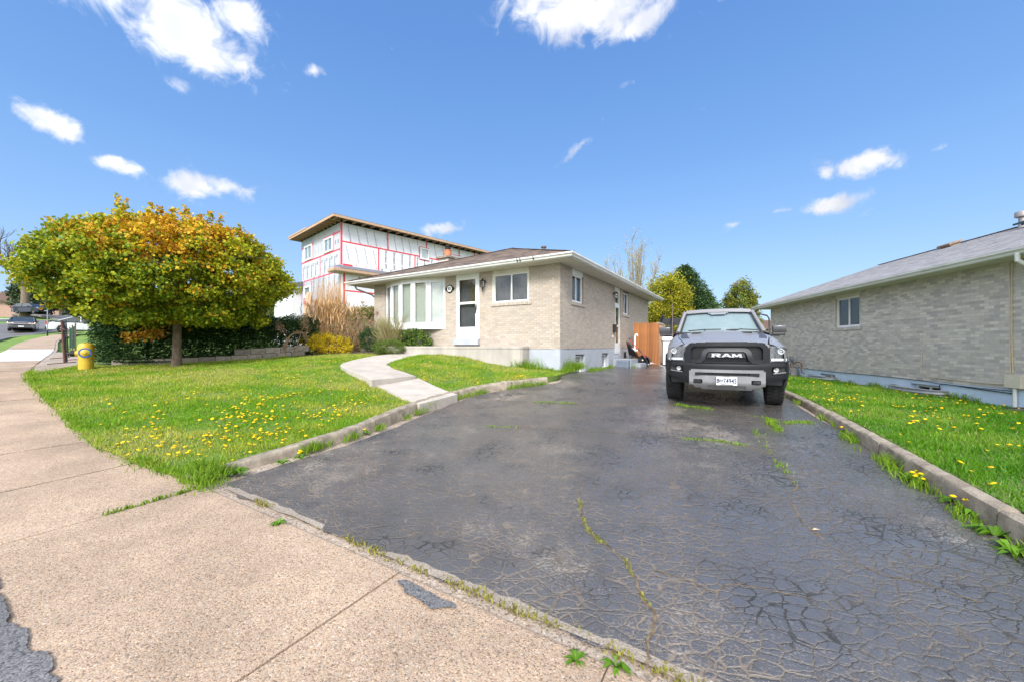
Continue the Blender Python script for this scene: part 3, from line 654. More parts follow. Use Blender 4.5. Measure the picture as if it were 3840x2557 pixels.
M_SHING = pm('brown_shingle', (.15, .118, .098), (.09, .074, .065), scale=30, rough=.95, bump=.6, bscale=200, tint=True)
M_SHING2 = pm('grey_shingle', (.34, .335, .34), (.27, .265, .27), scale=25, rough=.95, bump=.6, bscale=200, tint=True)
M_PORCH = pm('stained_porch_concrete', (.46, .42, .37), (.27, .25, .225), stretch=(1, 1, .35), scale=2.6, rough=.9, bump=.5, bscale=80, detail=9, contrast=(.3, .8))
M_WOODNEW = pm('orange_stained_cedar', (.44, .185, .065), (.29, .115, .04), scale=3, rough=.7, bump=.4, bscale=60, stretch=(5, 5, .35), tint=True)
M_LUMBER = pm('raw_lumber', (.50, .34, .225), (.40, .26, .165), scale=4, rough=.8, stretch=(4, 4, .5))
M_GOLD = pm('brass_caming', (.75, .5, .06), (.6, .4, .05), rough=.3, metal=.3)

def cut_intervals(a, b, cuts):
    segs = [(a, b)]
    for c, d in cuts:
        segs = [p for s in segs for p in ((s[0], min(s[1], c)), (max(s[0], d), s[1])) if p[1] - p[0] > .012]
    return segs
def brick_field(parent, length, z0, n, openings, M, tints, mat, name='brick', limit=300, bl=.2, pitch=.21, cz=.0677, seed=1, extra=None):
    """running bond; local frame of M: x along the wall, y into the wall (face at y=0), z up"""
    rr = random.Random(seed); items = []
    protos = [boxproto(bl, .014, cz - .0105, t) for t in tints]
    for j in range(n):
        z = z0 + j * cz; off = 0 if j % 2 else -pitch / 2
        cuts = [(o[0], o[1]) for o in openings if z + cz * .5 > o[2] and z + cz * .5 < o[3]]
        x = off
        while x < length:
            a, b = max(x, 0), min(x + bl, length)
            for s, e in cut_intervals(a, b, cuts):
                d = rr.uniform(-.0008, .0006)
                items.append((M @ TRS((s, d, z + .005), 0, ((e - s) / bl, 1, 1), rx=0), rr.choices(range(len(tints)), weights=range(len(tints) * 2, len(tints), -1))[0]))
            x += pitch
    pieces(parent, name, protos, items, mat, limit=limit)
def wall_cells(mb, length, z0, z1, openings, depth, y=0.0035, tint=(1, 1, 1), back=None):
    """solid wall with holes: boxes between the openings"""
    xs = sorted({0, length, *[o[0] for o in openings], *[o[1] for o in openings]}); zs = sorted({z0, z1, *[o[2] for o in openings], *[o[3] for o in openings]})
    xs = [x for x in xs if 0 <= x <= length]; zs = [z for z in zs if z0 <= z <= z1]
    for i in range(len(xs) - 1):
        j = 0
        while j < len(zs) - 1:
            cx = (xs[i] + xs[i + 1]) / 2
            def hole(k): cz = (zs[k] + zs[k + 1]) / 2; return any(o[0] < cx < o[1] and o[2] < cz < o[3] for o in openings)
            if hole(j): j += 1; continue
            k = j
            while k + 1 < len(zs) - 1 and not hole(k + 1): k += 1
            mb.box(xs[i], xs[i + 1], y, y + depth, zs[j], zs[k + 1], tint); j = k + 1
def shingle_slope(items, A, B, ridge_fn, up, out, nrows, d0=0, row=.14, tab=.3, seed=0, ncol=5):
    """tabs along eave A->B; ridge_fn(d)->(s0,s1) visible extent at slope distance d; up: unit vector up the slope"""
    rr = random.Random(seed); A, B, up = Vector(A), Vector(B), Vector(up); d_ = (B - A).normalized(); nn = d_.cross(up).normalized()
    if nn.z < 0: nn = -nn
    for j in range(nrows):
        d = d0 + j * row; s0, s1 = ridge_fn(d + row * .5)
        if s1 - s0 < .1: break
        s = s0 - (tab * rr.random())
        while s < s1:
            w = tab * rr.uniform(.7, 1.2); a, b = max(s, s0), min(s + w, s1)
            if b - a > .03:
                org = A + d_ * a + up * d + nn * (.012 + rr.uniform(0, .003))
                M = Matrix.Translation(org) @ Matrix((d_, up, nn)).transposed().to_4x4() @ Matrix.Rotation(-.03, 4, 'X') @ Matrix.Diagonal(((b - a - .004) / tab, 1, 1, 1))
                items.append((M, rr.randrange(ncol)))
            s += w
# generic framed window in a wall frame (x along, y into wall, z up). Returns the frame object
def window(parent, M, x0, x1, z0, z1, y=.06, fw=.05, mull=(), hm=(), blind=None, name='window', glass=None, depth=.07, cover=None, fmat=None, half=None):
    f = MB(); f.M = M; fmat = fmat or M_VINYL
    f.box(x0, x0 + fw, y, y + depth, z0, z1); f.box(x1 - fw, x1, y, y + depth, z0, z1)
    f.box(x0 + fw, x1 - fw, y, y + depth, z0, z0 + fw); f.box(x0 + fw, x1 - fw, y, y + depth, z1 - fw, z1)
    for m_ in mull: f.box(m_ - .022, m_ + .022, y + .008, y + depth - .01, z0 + fw, z1 - fw)
    for m_ in hm: f.box(x0 + fw, x1 - fw, y + .006, y + depth - .01, m_ - .025, m_ + .025)
    o = f.build(name, fmat, parent)
    edges = [x0 + fw] + sorted(mull) + [x1 - fw]
    for a, b in zip(edges[:-1], edges[1:]):
        p = MB(); p.M = M; p.box(a + (.022 if a in mull else .001), b - (.022 if b in mull else .001), y + depth * .5, y + depth * .5 + .005, z0 + fw + .001, z1 - fw - .001)
        p.build('pane', glass or M_GLASS, o)
    # dim room behind
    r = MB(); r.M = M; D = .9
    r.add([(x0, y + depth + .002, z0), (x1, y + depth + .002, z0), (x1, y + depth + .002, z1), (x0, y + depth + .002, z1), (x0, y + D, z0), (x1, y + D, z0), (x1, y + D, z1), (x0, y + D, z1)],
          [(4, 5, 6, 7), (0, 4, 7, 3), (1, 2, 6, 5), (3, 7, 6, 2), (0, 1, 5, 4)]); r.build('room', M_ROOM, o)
    if blind == 'slats':
        b = MB(); b.M = M; n = int((z1 - z0 - 2 * fw) / .05)
        for k in range(n):
            zz = z0 + fw + k * .05; b.add([(x0 + fw + .01, y + depth + .03, zz), (x1 - fw - .01, y + depth + .03, zz), (x1 - fw - .01, y + depth + .008, zz + .046), (x0 + fw + .01, y + depth + .008, zz + .046)], [(0, 1, 2, 3)])
        b.build('blind', M_BLIND if cover is None else cover, o, fix=False)
    elif blind:
        b = MB(); b.M = M; n = int((x1 - x0) / .045); a, c = (half or (x0 + .02, x1 - .02))
        n = max(4, int((c - a) / .045)); P = [(a + (c - a) * i / n, y + depth + .05 + (.022 if i % 2 else 0)) for i in range(n + 1)]
        b.add([(px_, py_, z0 + .02) for px_, py_ in P] + [(px_, py_, z1 - .02) for px_, py_ in P], [(i, i + 1, n + 2 + i, n + 1 + i) for i in range(n)])
        b.build('curtain', cover or M_CURT, o, smooth=False, fix=False)
    return o
def rim(mb, x0, x1, y0, y1, z0, z1, w): # rectangular ring
    mb.box(x0, x0 + w, y0, y1, z0, z1); mb.box(x1 - w, x1, y0, y1, z0, z1); mb.box(x0 + w, x1 - w, y0, y1, z0, z0 + w); mb.box(x0 + w, x1 - w, y0, y1, z1 - w, z1)
def lantern(parent, M):
    root = MB(); root.M = M      # origin at the wall plate, y outwards is -y
    root.lathe([(.0, .0), (.055, .0), (.05, -.02), (.0, -.03)], 12, axis='y', c=(0, 0, .10))
    root.tube([(0, -.02, .10), (0, -.07, .15), (0, -.11, .20), (0, -.13, .19), (0, -.13, .16)], .011, 6)
    root.lathe([(.0, .175), (.02, .165), (.035, .15), (.09, .11), (.085, .095), (.0, .10)], 8, c=(0, -.13, 0))
    root.lathe([(.0, -.13), (.065, -.12), (.06, -.10), (.0, -.1)], 8, c=(0, -.13, 0))
    root.lathe([(.0, -.26), (.01, -.24), (.015, -.19), (.03, -.16), (.03, -.13), (.0, -.13)], 8, c=(0, -.13, 0))
    for k in range(6):
        a = k * math.pi / 3 + .3; root.bar((.062 * math.cos(a), -.13 + .062 * math.sin(a), -.11), (.078 * math.cos(a), -.13 + .078 * math.sin(a), .10), .009, .009)
    o = root.build('wall_lantern', M_DARKSTEEL, parent)
    g = MB(); g.M = M; g.lathe([(.052, -.10), (.066, .095)], 6, c=(0, -.13, 0)); g.build('lantern_glass', glassmat('lantern_glass', (.8, .8, .78), .2, .1), o)
    return o

# ================================================================ BRICK BUNGALOW
ZH = .80
H = empty('brick_bungalow', (1.45, 11.7, CAMZ - ZH), -math.atan2(.527, .85), label='single-storey beige brick bungalow with brown hipped roof and a white front door', cat='house')
def z_(r): return r + ZH
FM = Matrix.Translation((-8.46, 0, 0))                       # front wall: x' = x + 8.46
SM = Matrix.Translation((0, 0, 0)) @ Matrix.Rotation(R(90), 4, 'Z')    # side wall: x' runs into depth, y' into the wall
def fx(x): return x + 8.46
FRONT_L, SIDE_L = 8.46, 11.58
zb = z_(-.10); NB_ = 38; zt = zb + NB_ * .0677
fo = [(fx(-4.03), fx(-3.02), z_(.04), zt + .01), (fx(-2.45), fx(-1.09), z_(1.41), zt + .01), (fx(-2.53), fx(-.98), z_(1.30), z_(1.41)), (fx(-7.76), fx(-4.56), z_(.60), zt + .01)]
sop = [(.94, 1.9, z_(1.42), zt + .01), (.81, 2.02, z_(1.30), z_(1.42)), (5.50, 6.30, z_(-.36), zt + .01), (6.68, 7.62, z_(1.42), zt + .01), (6.6, 7.75, z_(1.30), z_(1.42))]
bso = [(1.23, 2.06, z_(-1.0), z_(-.29)), (3.84, 4.68, z_(-.90), z_(-.29)), (5.50, 6.30, z_(-.36), z_(-.1)), (6.85, 7.4, z_(-.58), z_(-.28))]
TINT = [(1, 1, 1), (1.06, 1.04, 1.0), (.94, .93, .93), (1.0, .96, .92), (.90, .88, .86), (1.1, 1.09, 1.08)]
brick_field(H, FRONT_L, zb, NB_, fo, FM, TINT, M_BRICK, seed=2)
w = MB(); w.M = FM; wall_cells(w, FRONT_L, zb, zt + .05, fo, .19); w.build('front_wall', M_MORT, H)
brick_field(H, SIDE_L, zb, NB_, sop, SM, TINT, M_BRICK, seed=3)
w = MB(); w.M = SM; wall_cells(w, SIDE_L, zb, zt + .05, [(a, b, max(c, zb), d) for a, b, c, d in sop], .19); w.build('side_wall', M_MORT, H)
w = MB(); w.box(-8.46, -8.27, .2, SIDE_L, -.3, zt + .05); w.box(-8.27, -.2, SIDE_L - .19, SIDE_L, -.3, zt + .05); w.build('rear_wall', M_MORT, H)
w = MB(); w.M = FM; wall_cells(w, FRONT_L, -.5, zb, [], .22, y=.012); w.M = SM; wall_cells(w, SIDE_L, -.5, zb, bso, .22, y=.012); w.build('foundation', M_FOUND, H)
# soldier sills
for M_, a, b, zz in ((FM, fx(-2.53), fx(-.98), z_(1.305)), (SM, .81, 2.02, z_(1.305)), (SM, 6.6, 7.75, z_(1.305))):
    s_ = empty('sill', (0, 0, 0)); s_.parent = H; x = a; k = 0
    while x < b - .03:
        m = MB(); m.M = M_ @ TRS((x, -.035, zz), rx=-.05); m.box(0, min(.062, b - x - .004), 0, .12, 0, .098, random.choice(TINT)); m.build('brick', M_BRICK, s_); x += .0715; k += 1
    m = MB(); m.M = M_; m.box(a, b, -.015, .06, zz - .006, zz + .088); m.build('mortar_bed', M_MORT, s_)
# front slider window with header panel
m = MB(); m.M = FM; m.box(fx(-2.45), fx(-1.09), .01, .10, z_(2.36), zt + .05); m.build('header_panel', M_SOFFIT, H)
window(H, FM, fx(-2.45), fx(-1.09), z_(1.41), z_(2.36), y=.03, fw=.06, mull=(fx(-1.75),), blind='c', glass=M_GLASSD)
m = MB(); m.M = FM; rim(m, fx(-2.47), fx(-1.07), -.012, .03, z_(1.40), z_(2.38), .05); m.build('window_trim', M_SOFFIT, H)
window(H, SM, .96, 1.88, z_(1.42), z_(2.33), y=.05, fw=.06, mull=(1.38,), blind='c', glass=M_GLASSD, half=(1.45, 1.8), cover=pm('white_curtain', (.7, .7, .7), rough=.9))
m = MB(); m.M = SM; m.box(.94, 1.9, .012, .12, z_(2.33), zt + .05); m.build('shutter_box', M_WHITE, H)
window(H, SM, 6.68, 7.62, z_(1.42), z_(2.40), y=.05, fw=.06, mull=(7.1,), blind='c', glass=M_GLASSD, half=(7.15, 7.55), cover=pm('white_curtain', (.7, .7, .7)))
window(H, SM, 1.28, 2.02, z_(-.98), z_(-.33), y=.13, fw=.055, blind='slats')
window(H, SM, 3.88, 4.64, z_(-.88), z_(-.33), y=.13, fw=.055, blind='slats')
m = MB(); m.M = SM
for k in range(5): m.box(6.86, 7.39, .03 + .004 * k, .06, z_(-.57) + k * .056, z_(-.57) + k * .056 + .04)
m.box(6.85, 7.4, .07, .12, z_(-.58), z_(-.28)); m.build('vent_grille', M_BLACK, H)
# bow window: five casements on a shallow arc
def bow():
    xa, xb = fx(-7.76), fx(-4.56); n = 5; z0, z1 = z_(.76), z_(2.40); bulge = .42
    th = [(-1 + 2 * i / n) for i in range(n + 1)]; Rr = ((xb - xa) ** 2 / 4 + bulge ** 2) / (2 * bulge); A = math.asin((xb - xa) / 2 / Rr)
    P = [((xa + xb) / 2 + Rr * math.sin(A * t), -(Rr * math.cos(A * t) - (Rr - bulge)) + .05) for t in th]
    root = MB(); root.M = FM
    root.prism([(x, y - .03) for x, y in P] + [(xb, .15), (xa, .15)], z_(.60), z0 + .0); root.build('bow_window_base', M_VINYL, H)
    hd = MB(); hd.M = FM; hd.prism([(x, y - .05) for x, y in P] + [(xb, .15), (xa, .15)], z1, zt + .04); hd.build('bow_window_header', M_SOFFIT, H)
    for i in range(n):
        a, b = Vector((*P[i], 0)), Vector((*P[i + 1], 0)); d = b - a; ang = math.atan2(d.y, d.x); Mi = FM @ Matrix.Translation(a) @ Matrix.Rotation(ang, 4, 'Z')
        fr = MB(); fr.M = Mi; Lw = d.length; rim(fr, .004, Lw - .004, -.02, .07, z0, z1, .035); rim(fr, .045, Lw - .045, -.032, .05, z0 + .04, z1 - .04, .05)
        o = fr.build('window', M_VINYL, H); p = MB(); p.M = Mi; p.box(.095, Lw - .095, .0, .006, z0 + .09, z1 - .09); p.build('pane', M_GLASS, o)
        bl = MB(); bl.M = Mi; zz = z0 + .06
        while zz < z1 - .08:
            bl.add([(.06, .105, zz), (Lw - .06, .105, zz), (Lw - .06, .070, zz + .086), (.06, .070, zz + .086)], [(0, 1, 2, 3)]); zz += .092
        bl.box(.06, Lw - .06, .12, .125, z0 + .05, z1 - .05)
        bl.build('blind', M_BLIND, o, fix=False)
bow()
# front door: storm door with glass, framed door behind
def storm_door():
    x0, x1, z0, z1 = fx(-4.03), fx(-3.02), z_(.23), z_(2.44)
    fr = MB(); fr.M = FM; rim(fr, x0, x1, -.02, .10, z0, z1, .055); fr.box(x0, x1, -.012, .1, z1, zt + .05); fr.build('door_frame', M_WHITE, H)
    d = MB(); d.M = FM; a, b, c, e = x0 + .06, x1 - .06, z0 + .06, z1 - .06
    d.box(a, a + .09, -.03, .01, c, e); d.box(b - .09, b, -.03, .01, c, e); d.box(a + .09, b - .09, -.03, .01, e - .09, e); d.box(a + .09, b - .09, -.03, .01, z_(1.44), z_(1.515))
    d.box(a + .09, b - .09, -.03, .01, c, z_(.64)); d.box(a + .12, b - .12, -.037, -.031, c + .07, z_(.58))
    o = d.build('storm_door', M_WHITE, H)
    for q0, q1 in ((z_(.64), z_(1.44)), (z_(1.515), e - .09)):
        p = MB(); p.M = FM; p.box(a + .091, b - .091, -.012, -.007, q0 + .001, q1 - .001); p.build('pane', M_GLASSD, o)
    k = MB(); k.M = FM; k.box(b - .062, b - .03, -.05, -.031, z_(1.22), z_(1.40)); k.tube([(b - .046, -.05, z_(1.33)), (b - .046, -.085, z_(1.33)), (b - .13, -.09, z_(1.335))], .011, 6); k.tube([(b - .046, -.035, z_(1.1)), (b - .046, -.07, z_(1.12)), (b - .046, -.07, z_(1.30))], .013, 6)
    k.build('door_handle', M_DARKSTEEL, o)
    inn = MB(); inn.M = FM; inn.box(x0 + .055, x1 - .055, .11, .15, z0, z1); 
    for q in range(9): inn.box(x0 + .16 + q * .075, x0 + .20 + q * .075, .104, .109, z0 + .5, z1 - .15)
    inn.build('inner_door', pm('plum_grey_door', (.36, .33, .34), (.28, .26, .28), scale=3, rough=.5), H)
    g = MB(); g.M = FM; cx = (x0 + x1) / 2 + .08; rim(g, cx - .02, cx + .14, .088, .1, z_(1.55), z_(2.02), .016)
    for q in range(5): g.tube([(cx + .055 + .05 * math.sin(q * 1.57), .095, z_(1.56) + q * .1), (cx + .055 + .055 * math.sin((q + .5) * 1.57 + .6), .095, z_(1.61) + q * .1), (cx + .055 + .05 * math.sin((q + 1) * 1.57), .095, z_(1.66) + q * .085)], .007, 5)
    g.tube([(cx, .095, z_(1.55)), (cx + .12, .095, z_(1.72)), (cx, .095, z_(1.86)), (cx + .12, .095, z_(2.01))], .006, 5)
    g.build('leaded_glass', M_GOLD, H)
    s_ = MB(); s_.M = FM; s_.box(fx(-4.10), fx(-2.99), -.14, .0, z_(.03), z_(.235)); s_.build('doorstep', M_FOUND, H, bevel=.006)
storm_door()
lantern(H, FM @ Matrix.Translation((fx(-2.80), 0, z_(2.06))))
# house number plaque
def plaque():
    cx, cz = fx(-4.33), z_(2.03); M_ = FM @ Matrix.Translation((cx, -.012, cz)) @ Matrix.Rotation(R(90), 4, 'X')
    m = MB(); m.M = M_; m.lathe([(0, .0), (.145, .0), (.15, .012), (.128, .02), (0, .02)], 40)
    for s_ in (-1, 1):
        for dy in (-.03, .03): m.lathe([(0, 0), (.03, 0), (.03, .014), (0, .014)], 14, c=(s_ * .165, dy, 0))
        m.lathe([(0, 0), (.022, 0), (.022, .014), (0, .014)], 14, c=(s_ * .195, 0, 0))
    o = m.build('number_plaque', M_DARKSTEEL, H); q = MB(); q.M = M_; q.lathe([(0, .0205), (.108, .0205), (.108, .024), (0, .024)], 40); q.build('plaque_face', M_WHITE, o)
    text('house_number', '83', .15, M_BLACK, o, M_ @ Matrix.Translation((0, -.005, .026)), .002, bold=.004, sx=.85)
plaque()
# side door with transom, mailbox, lantern
def side_door():
    x0, x1 = 5.52, 6.28; m = MB(); m.M = SM; rim(m, x0, x1, .03, .12, z_(-.34), z_(1.76), .05); rim(m, x0, x1, .03, .12, z_(1.765), z_(2.22), .045); m.box(x0, x1, .02, .12, z_(2.225), zt + .05); m.build('door_frame', M_WHITE, H)
    d = MB(); d.M = SM; a, b = x0 + .055, x1 - .055; d.box(a, a + .07, .02, .06, z_(-.28), z_(1.7)); d.box(b - .07, b, .02, .06, z_(-.28), z_(1.7)); d.box(a + .07, b - .07, .02, .06, z_(1.62), z_(1.7)); d.box(a + .07, b - .07, .02, .06, z_(.80), z_(.87)); d.box(a + .07, b - .07, .02, .06, z_(-.28), z_(.12))
    o = d.build('storm_door', M_WHITE, H)
    for q0, q1 in ((.12, .80), (.87, 1.62)):
        p = MB(); p.M = SM; p.box(a + .071, b - .071, .035, .04, z_(q0), z_(q1)); p.build('pane', M_GLASS, o)
    p = MB(); p.M = SM; p.box(x0 + .046, x1 - .046, .06, .065, z_(1.81), z_(2.17)); p.build('transom_pane', M_GLASS, H)
    p = MB(); p.M = SM; p.box(x0 + .05, x1 - .05, .16, .2, z_(-.34), z_(2.2)); p.build('inner_door', pm('beige_door', (.55, .45, .30), (.5, .4, .26), rough=.6), H)
    mb = MB(); mb.M = SM; mb.box(5.17, 5.42, -.10, -.001, z_(.55), z_(.84)); mb.box(5.16, 5.43, -.11, -.001, z_(.845), z_(.87)); mb.build('mailbox', M_BLACK, H, bevel=.006)
    lantern(H, SM @ Matrix.Translation((5.25, 0, z_(2.05))))
    b = MB(); b.M = SM; b.box(5.14, 5.2, -.03, -.001, z_(.34), z_(.42)); b.build('doorbell', M_VINYL, H)
side_door()
# roof: hipped, eave 0.6 out; soffit, gutter, shingles
EX0, EX1, EY0, EY1, EZ = -9.35, .60, -.60, SIDE_L + .6, z_(2.63); PITCH = .357
def roof():
    hw = (EX1 - EX0) / 2; cx = (EX0 + EX1) / 2; r1, r2 = EY0 + hw, EY1 - hw; zr = EZ + hw * PITCH
    if r2 < r1: r1 = r2 = (r1 + r2) / 2
    m = MB(); e = [(EX0, EY0, EZ), (EX1, EY0, EZ), (EX1, EY1, EZ), (EX0, EY1, EZ)]; rr_ = [(cx, r1, zr), (cx, r2, zr)]
    m.add(e + rr_, [(0, 1, 4), (1, 2, 5, 4), (2, 3, 5), (3, 0, 4, 5)]); m.build('roof_deck', pm('dark_roof_felt', (.05, .045, .042), rough=.95), H)
    L_ = math.hypot(1, PITCH); tints = [(1, 1, 1), (1.5, 1.35, 1.25), (.7, .7, .72), (1.9, 1.7, 1.55), (1.2, 1.1, 1.0)]
    protos = []
    for t in tints: q = MB(); q.box(0, .3, -.02, .15, 0, .011, t); protos.append(q)
    its = []
    def ext_front(d): a = d / L_; return (a, (EX1 - EX0) - a)
    shingle_slope(its, (EX0, EY0, EZ), (EX1, EY0, EZ), ext_front, Vector((0, 1, PITCH)).normalized(), None, int(hw * L_ / .14) + 1, seed=1)
    def ext_r(d): a = d / L_; return (a, (EY1 - EY0) - a)
    shingle_slope(its, (EX1, EY0, EZ), (EX1, EY1, EZ), ext_r, Vector((-1, 0, PITCH)).normalized(), None, int(hw * L_ / .14) + 1, seed=2)
    shingle_slope(its, (EX0, EY1, EZ), (EX0, EY0, EZ), ext_r, Vector((1, 0, PITCH)).normalized(), None, int(hw * L_ / .14) + 1, seed=3)
    pieces(H, 'shingle', protos, its, M_SHING)
    cap = MB()
    for a, b in (((EX0, EY0, EZ), (cx, r1, zr)), ((EX1, EY0, EZ), (cx, r1, zr)), ((cx, r1, zr), (cx, r2, zr)), ((EX1, EY1, EZ), (cx, r2, zr)), ((EX0, EY1, EZ), (cx, r2, zr))):
        a, b = Vector(a), Vector(b); n = int((b - a).length / .2)
        for k in range(n): p, q = a.lerp(b, k / n), a.lerp(b, (k + 1.15) / n); cap.bar(p + Vector((0, 0, .025)), q + Vector((0, 0, .03)), .24, .012, random.choice(tints))
    cap.build('ridge_cap', M_SHING, H)
    # soffit with grooves
    s = MB(); zs = z_(2.49)
    s.box(EX0 + .02, EX1 - .02, EY0 + .02, .02, zs, zs + .012); s.box(-.02, EX1 - .02, .02, EY1 - .02, zs, zs + .012); s.box(EX0 + .02, -8.44, .02, EY1 - .02, zs, zs + .012)
    for k in range(46):
        x = EX0 + .2 + k * .21
        if x < EX1 - .1: s.box(x, x + .012, EY0 + .03, -.01, zs - .004, zs)
    for k in range(58):
        y = .2 + k * .205
        if y < EY1 - .1: s.box(.01, EX1 - .03, y, y + .012, zs - .004, zs)
    s.build('soffit', M_SOFFIT, H)
    f = MB(); 
    for (x0, x1, y0, y1) in ((EX0, EX1, EY0, EY0 + .02), (EX1 - .02, EX1, EY0 + .02, EY1), (EX0, EX0 + .02, EY0 + .02, EY1), (EX0 + .02, EX1 - .02, EY1 - .02, EY1)): f.box(x0, x1, y0, y1, zs - .005, EZ - .012)
    f.build('fascia', M_WHITE, H)
    # K-style gutter run round front and side
    prof = [(0, .0), (.055, .0), (.075, .045), (.11, .07), (.115, .112), (.105, .112), (.10, .078), (.066, .052), (.05, .012), (.008, .012), (.008, .115), (0, .115)]
    def run(a, b, outv, closed=True, zz=zs + .012):
        a, b, o = Vector(a), Vector(b), Vector(outv); g = MB(); n = len(prof)
        oa = o; vs = []
        for p, sgn in ((a, -1), (b, 1)):
            for (d, h) in prof: vs.append(p + o * d + Vector((0, 0, zz + h)) + ((b - a).normalized() * (sgn * d) if closed else Vector()))
        g.add(vs, [(i, (i + 1) % n, n + (i + 1) % n, n + i) for i in range(n)] + ([] if closed else [tuple(range(n))]))
        return g.build('gutter', M_GUTTER, H)
    run((EX0, EY0, 0), (EX1, EY0, 0), (0, -1, 0)); run((EX1, EY0, 0), (EX1, EY1, 0), (1, 0, 0)); run((EX0, EY1, 0), (EX0, EY0, 0), (-1, 0, 0))
    j = MB(); 
    for x in (-1.1, -1.0, -.55): j.box(x, x + .02, EY0 - .122, EY0 - .001, zs + .03, zs + .125)
    j.build('gutter_strap', M_DARKSTEEL, H)
    ds = MB(); ds.tube([(EX0 - .02, EY0 + .35, zs + .02), (EX0 + .05, EY0 + .38, zs - .12), (-8.62, EY0 + .62, zs - .38), (-8.56, .2, zs - .55), (-8.56, .2, .2)], .035, 8); ds.build('downspout', pm('mauve_grey_downspout', (.33, .27, .27), rough=.5), H, smooth=True)
    v = MB(); v.lathe([(.07, 0), (.07, .16), (.10, .16), (.10, .2), (0, .2)], 14, c=(EX1 - 2.1, EY0 + 2.45, EZ + 2.1 * PITCH)); v.build('roof_vent', pm('brown_vent', (.12, .09, .08), rough=.6), H)
roof()
def chimney():
    x, y = -7.2, 3.15; w_ = .56; zc0, zc1 = z_(3.2), z_(4.02)
    m = MB(); m.box(x - w_ / 2, x + w_ / 2, y - w_ / 2, y + w_ / 2, zc0, zc1); o = m.build('chimney', M_MORT2, H); k = 0
    its = []; n = int((zc1 - zc0) / .0677)
    protos = [boxproto(.2, .012, .057, t) for t in TINT]
    for face in range(4):
        Mf = Matrix.Translation((x, y, 0)) @ Matrix.Rotation(face * R(90), 4, 'Z') @ Matrix.Translation((-w_ / 2, -w_ / 2 - .008, 0))
        for j in range(n):
            off = 0 if (j + face) % 2 else -.105; xx = off
            while xx < w_:
                a, b = max(0, xx), min(w_, xx + .2)
                if b - a > .02: its.append((Mf @ TRS((a, 0, zc0 + j * .0677), 0, ((b - a) / .2, 1, 1)), random.randrange(6)))
                xx += .21
    pieces(o, 'brick', protos, its, M_BRICK2)
    c = MB(); c.box(x - .39, x + .39, y - .39, y + .39, zc1, zc1 + .09); c.build('chimney_cap', M_KERB, o, bevel=.01)
    p = MB(); p.lathe([(.17, 0), (.15, .3), (.165, .31), (.165, .34), (.13, .34), (.12, .1)], 18, c=(x, y, zc1 + .09)); p.build('chimney_pot', pm('orange_clay', (.55, .18, .08), (.45, .14, .07), rough=.8), o)
    q = MB(); q.lathe([(.12, 0), (.12, .06), (.145, .07), (.145, .1), (.10, .11), (.10, .13), (.15, .15), (.13, .18), (0, .19)], 16, c=(x, y, zc1 + .42)); q.build('chimney_cowl', M_DARKSTEEL, o)
chimney()

# porch slab and side steps
def porch():
    r = empty('front_porch', (H.location.x, H.location.y, CAMZ - ZH), H.rotation_euler.z, label='long low poured concrete porch along the bungalow front below the white door', cat='porch')
    m = MB(); m.prism([(-1.07, -.02), (-1.07, -.40), (-1.12, -.5), (-2.2, -.75), (-4.3, -1.15), (-6.4, -1.5), (-6.45, -.02)], -.6, z_(-.095)); m.build('porch_base', M_PORCH, r)
    m = MB(); m.prism([(-1.055, -.02), (-1.055, -.41), (-1.11, -.515), (-2.2, -.765), (-4.3, -1.165), (-6.41, -1.515), (-6.465, -.02)], z_(-.093), z_(-.02)); m.build('porch_slab', M_PORCH, r, bevel=.008)
porch()
M_STEP = pm('blue_grey_step_paint', (.30, .325, .36), (.25, .27, .30), scale=5, rough=.85)
def sidesteps():
    r = empty('side_steps', (H.location.x, H.location.y, CAMZ - ZH), H.rotation_euler.z, label='low blue-grey concrete steps below the side door of the bungalow', cat='steps')
    m = MB(); m.box(.012, .78, 5.1, 6.5, -.3, z_(-.55)); m.build('upper_step', M_STEP, r, bevel=.008)
    m = MB(); m.box(.79, 1.12, 5.2, 6.8, -.3, z_(-.72)); m.build('lower_step', M_STEP, r, bevel=.008)
sidesteps()

# ================================================================ NEIGHBOUR'S BRICK HOUSE (right)
ZN = 1.34
NBH = empty('grey_brick_house', (10.3, 7.9, CAMZ - ZN), -math.atan2(.183, .983), label='grey brick house on the right with light blue foundation and grey shingle roof', cat='house')
def n_(r): return r + ZN
Y0N = -5.2; NL = 10.66 - Y0N
WM = Matrix.Translation((0, Y0N, 0)) @ Matrix.Rotation(R(90), 4, 'Z') @ Matrix.Diagonal((1, -1, 1, 1))    # x' along +y, y' into the wall (+x)
def ny(t): return t - Y0N
nb0 = n_(-.90); NN = 39; nt_ = nb0 + NN * .0677
no = [(ny(4.62), ny(5.85), n_(.62), nt_ + .01), (ny(4.5), ny(5.97), n_(.52), n_(.62))]
nf = [(ny(1.78), ny(2.66), n_(-1.27), n_(-1.0)), (ny(5.87), ny(6.75), n_(-1.29), n_(-1.02))]
TN = [(1, 1, 1), (1.1, 1.09, 1.06), (.86, .86, .88), (.94, .93, .91), (1.2, 1.18, 1.14), (.78, .77, .79)]
brick_field(NBH, NL, nb0, NN, no, WM, TN, M_BRICK2, seed=5)
w = MB(); w.M = WM; wall_cells(w, NL, nb0, nt_ + .04, no, .19); w.build('side_wall', M_MORT2, NBH)
w = MB(); w.M = WM; wall_cells(w, NL, -.5, nb0, nf, .22, y=.01); w.build('foundation', M_FOUND2, NBH)
w = MB(); w.box(.2, 9.6, Y0N, Y0N + .2, -.3, nt_ + .04); w.box(.2, 9.6, 10.46, 10.66, -.3, nt_ + .04); w.box(9.4, 9.6, Y0N, 10.66, -.3, nt_ + .04); w.build('outer_walls', M_MORT2, NBH)
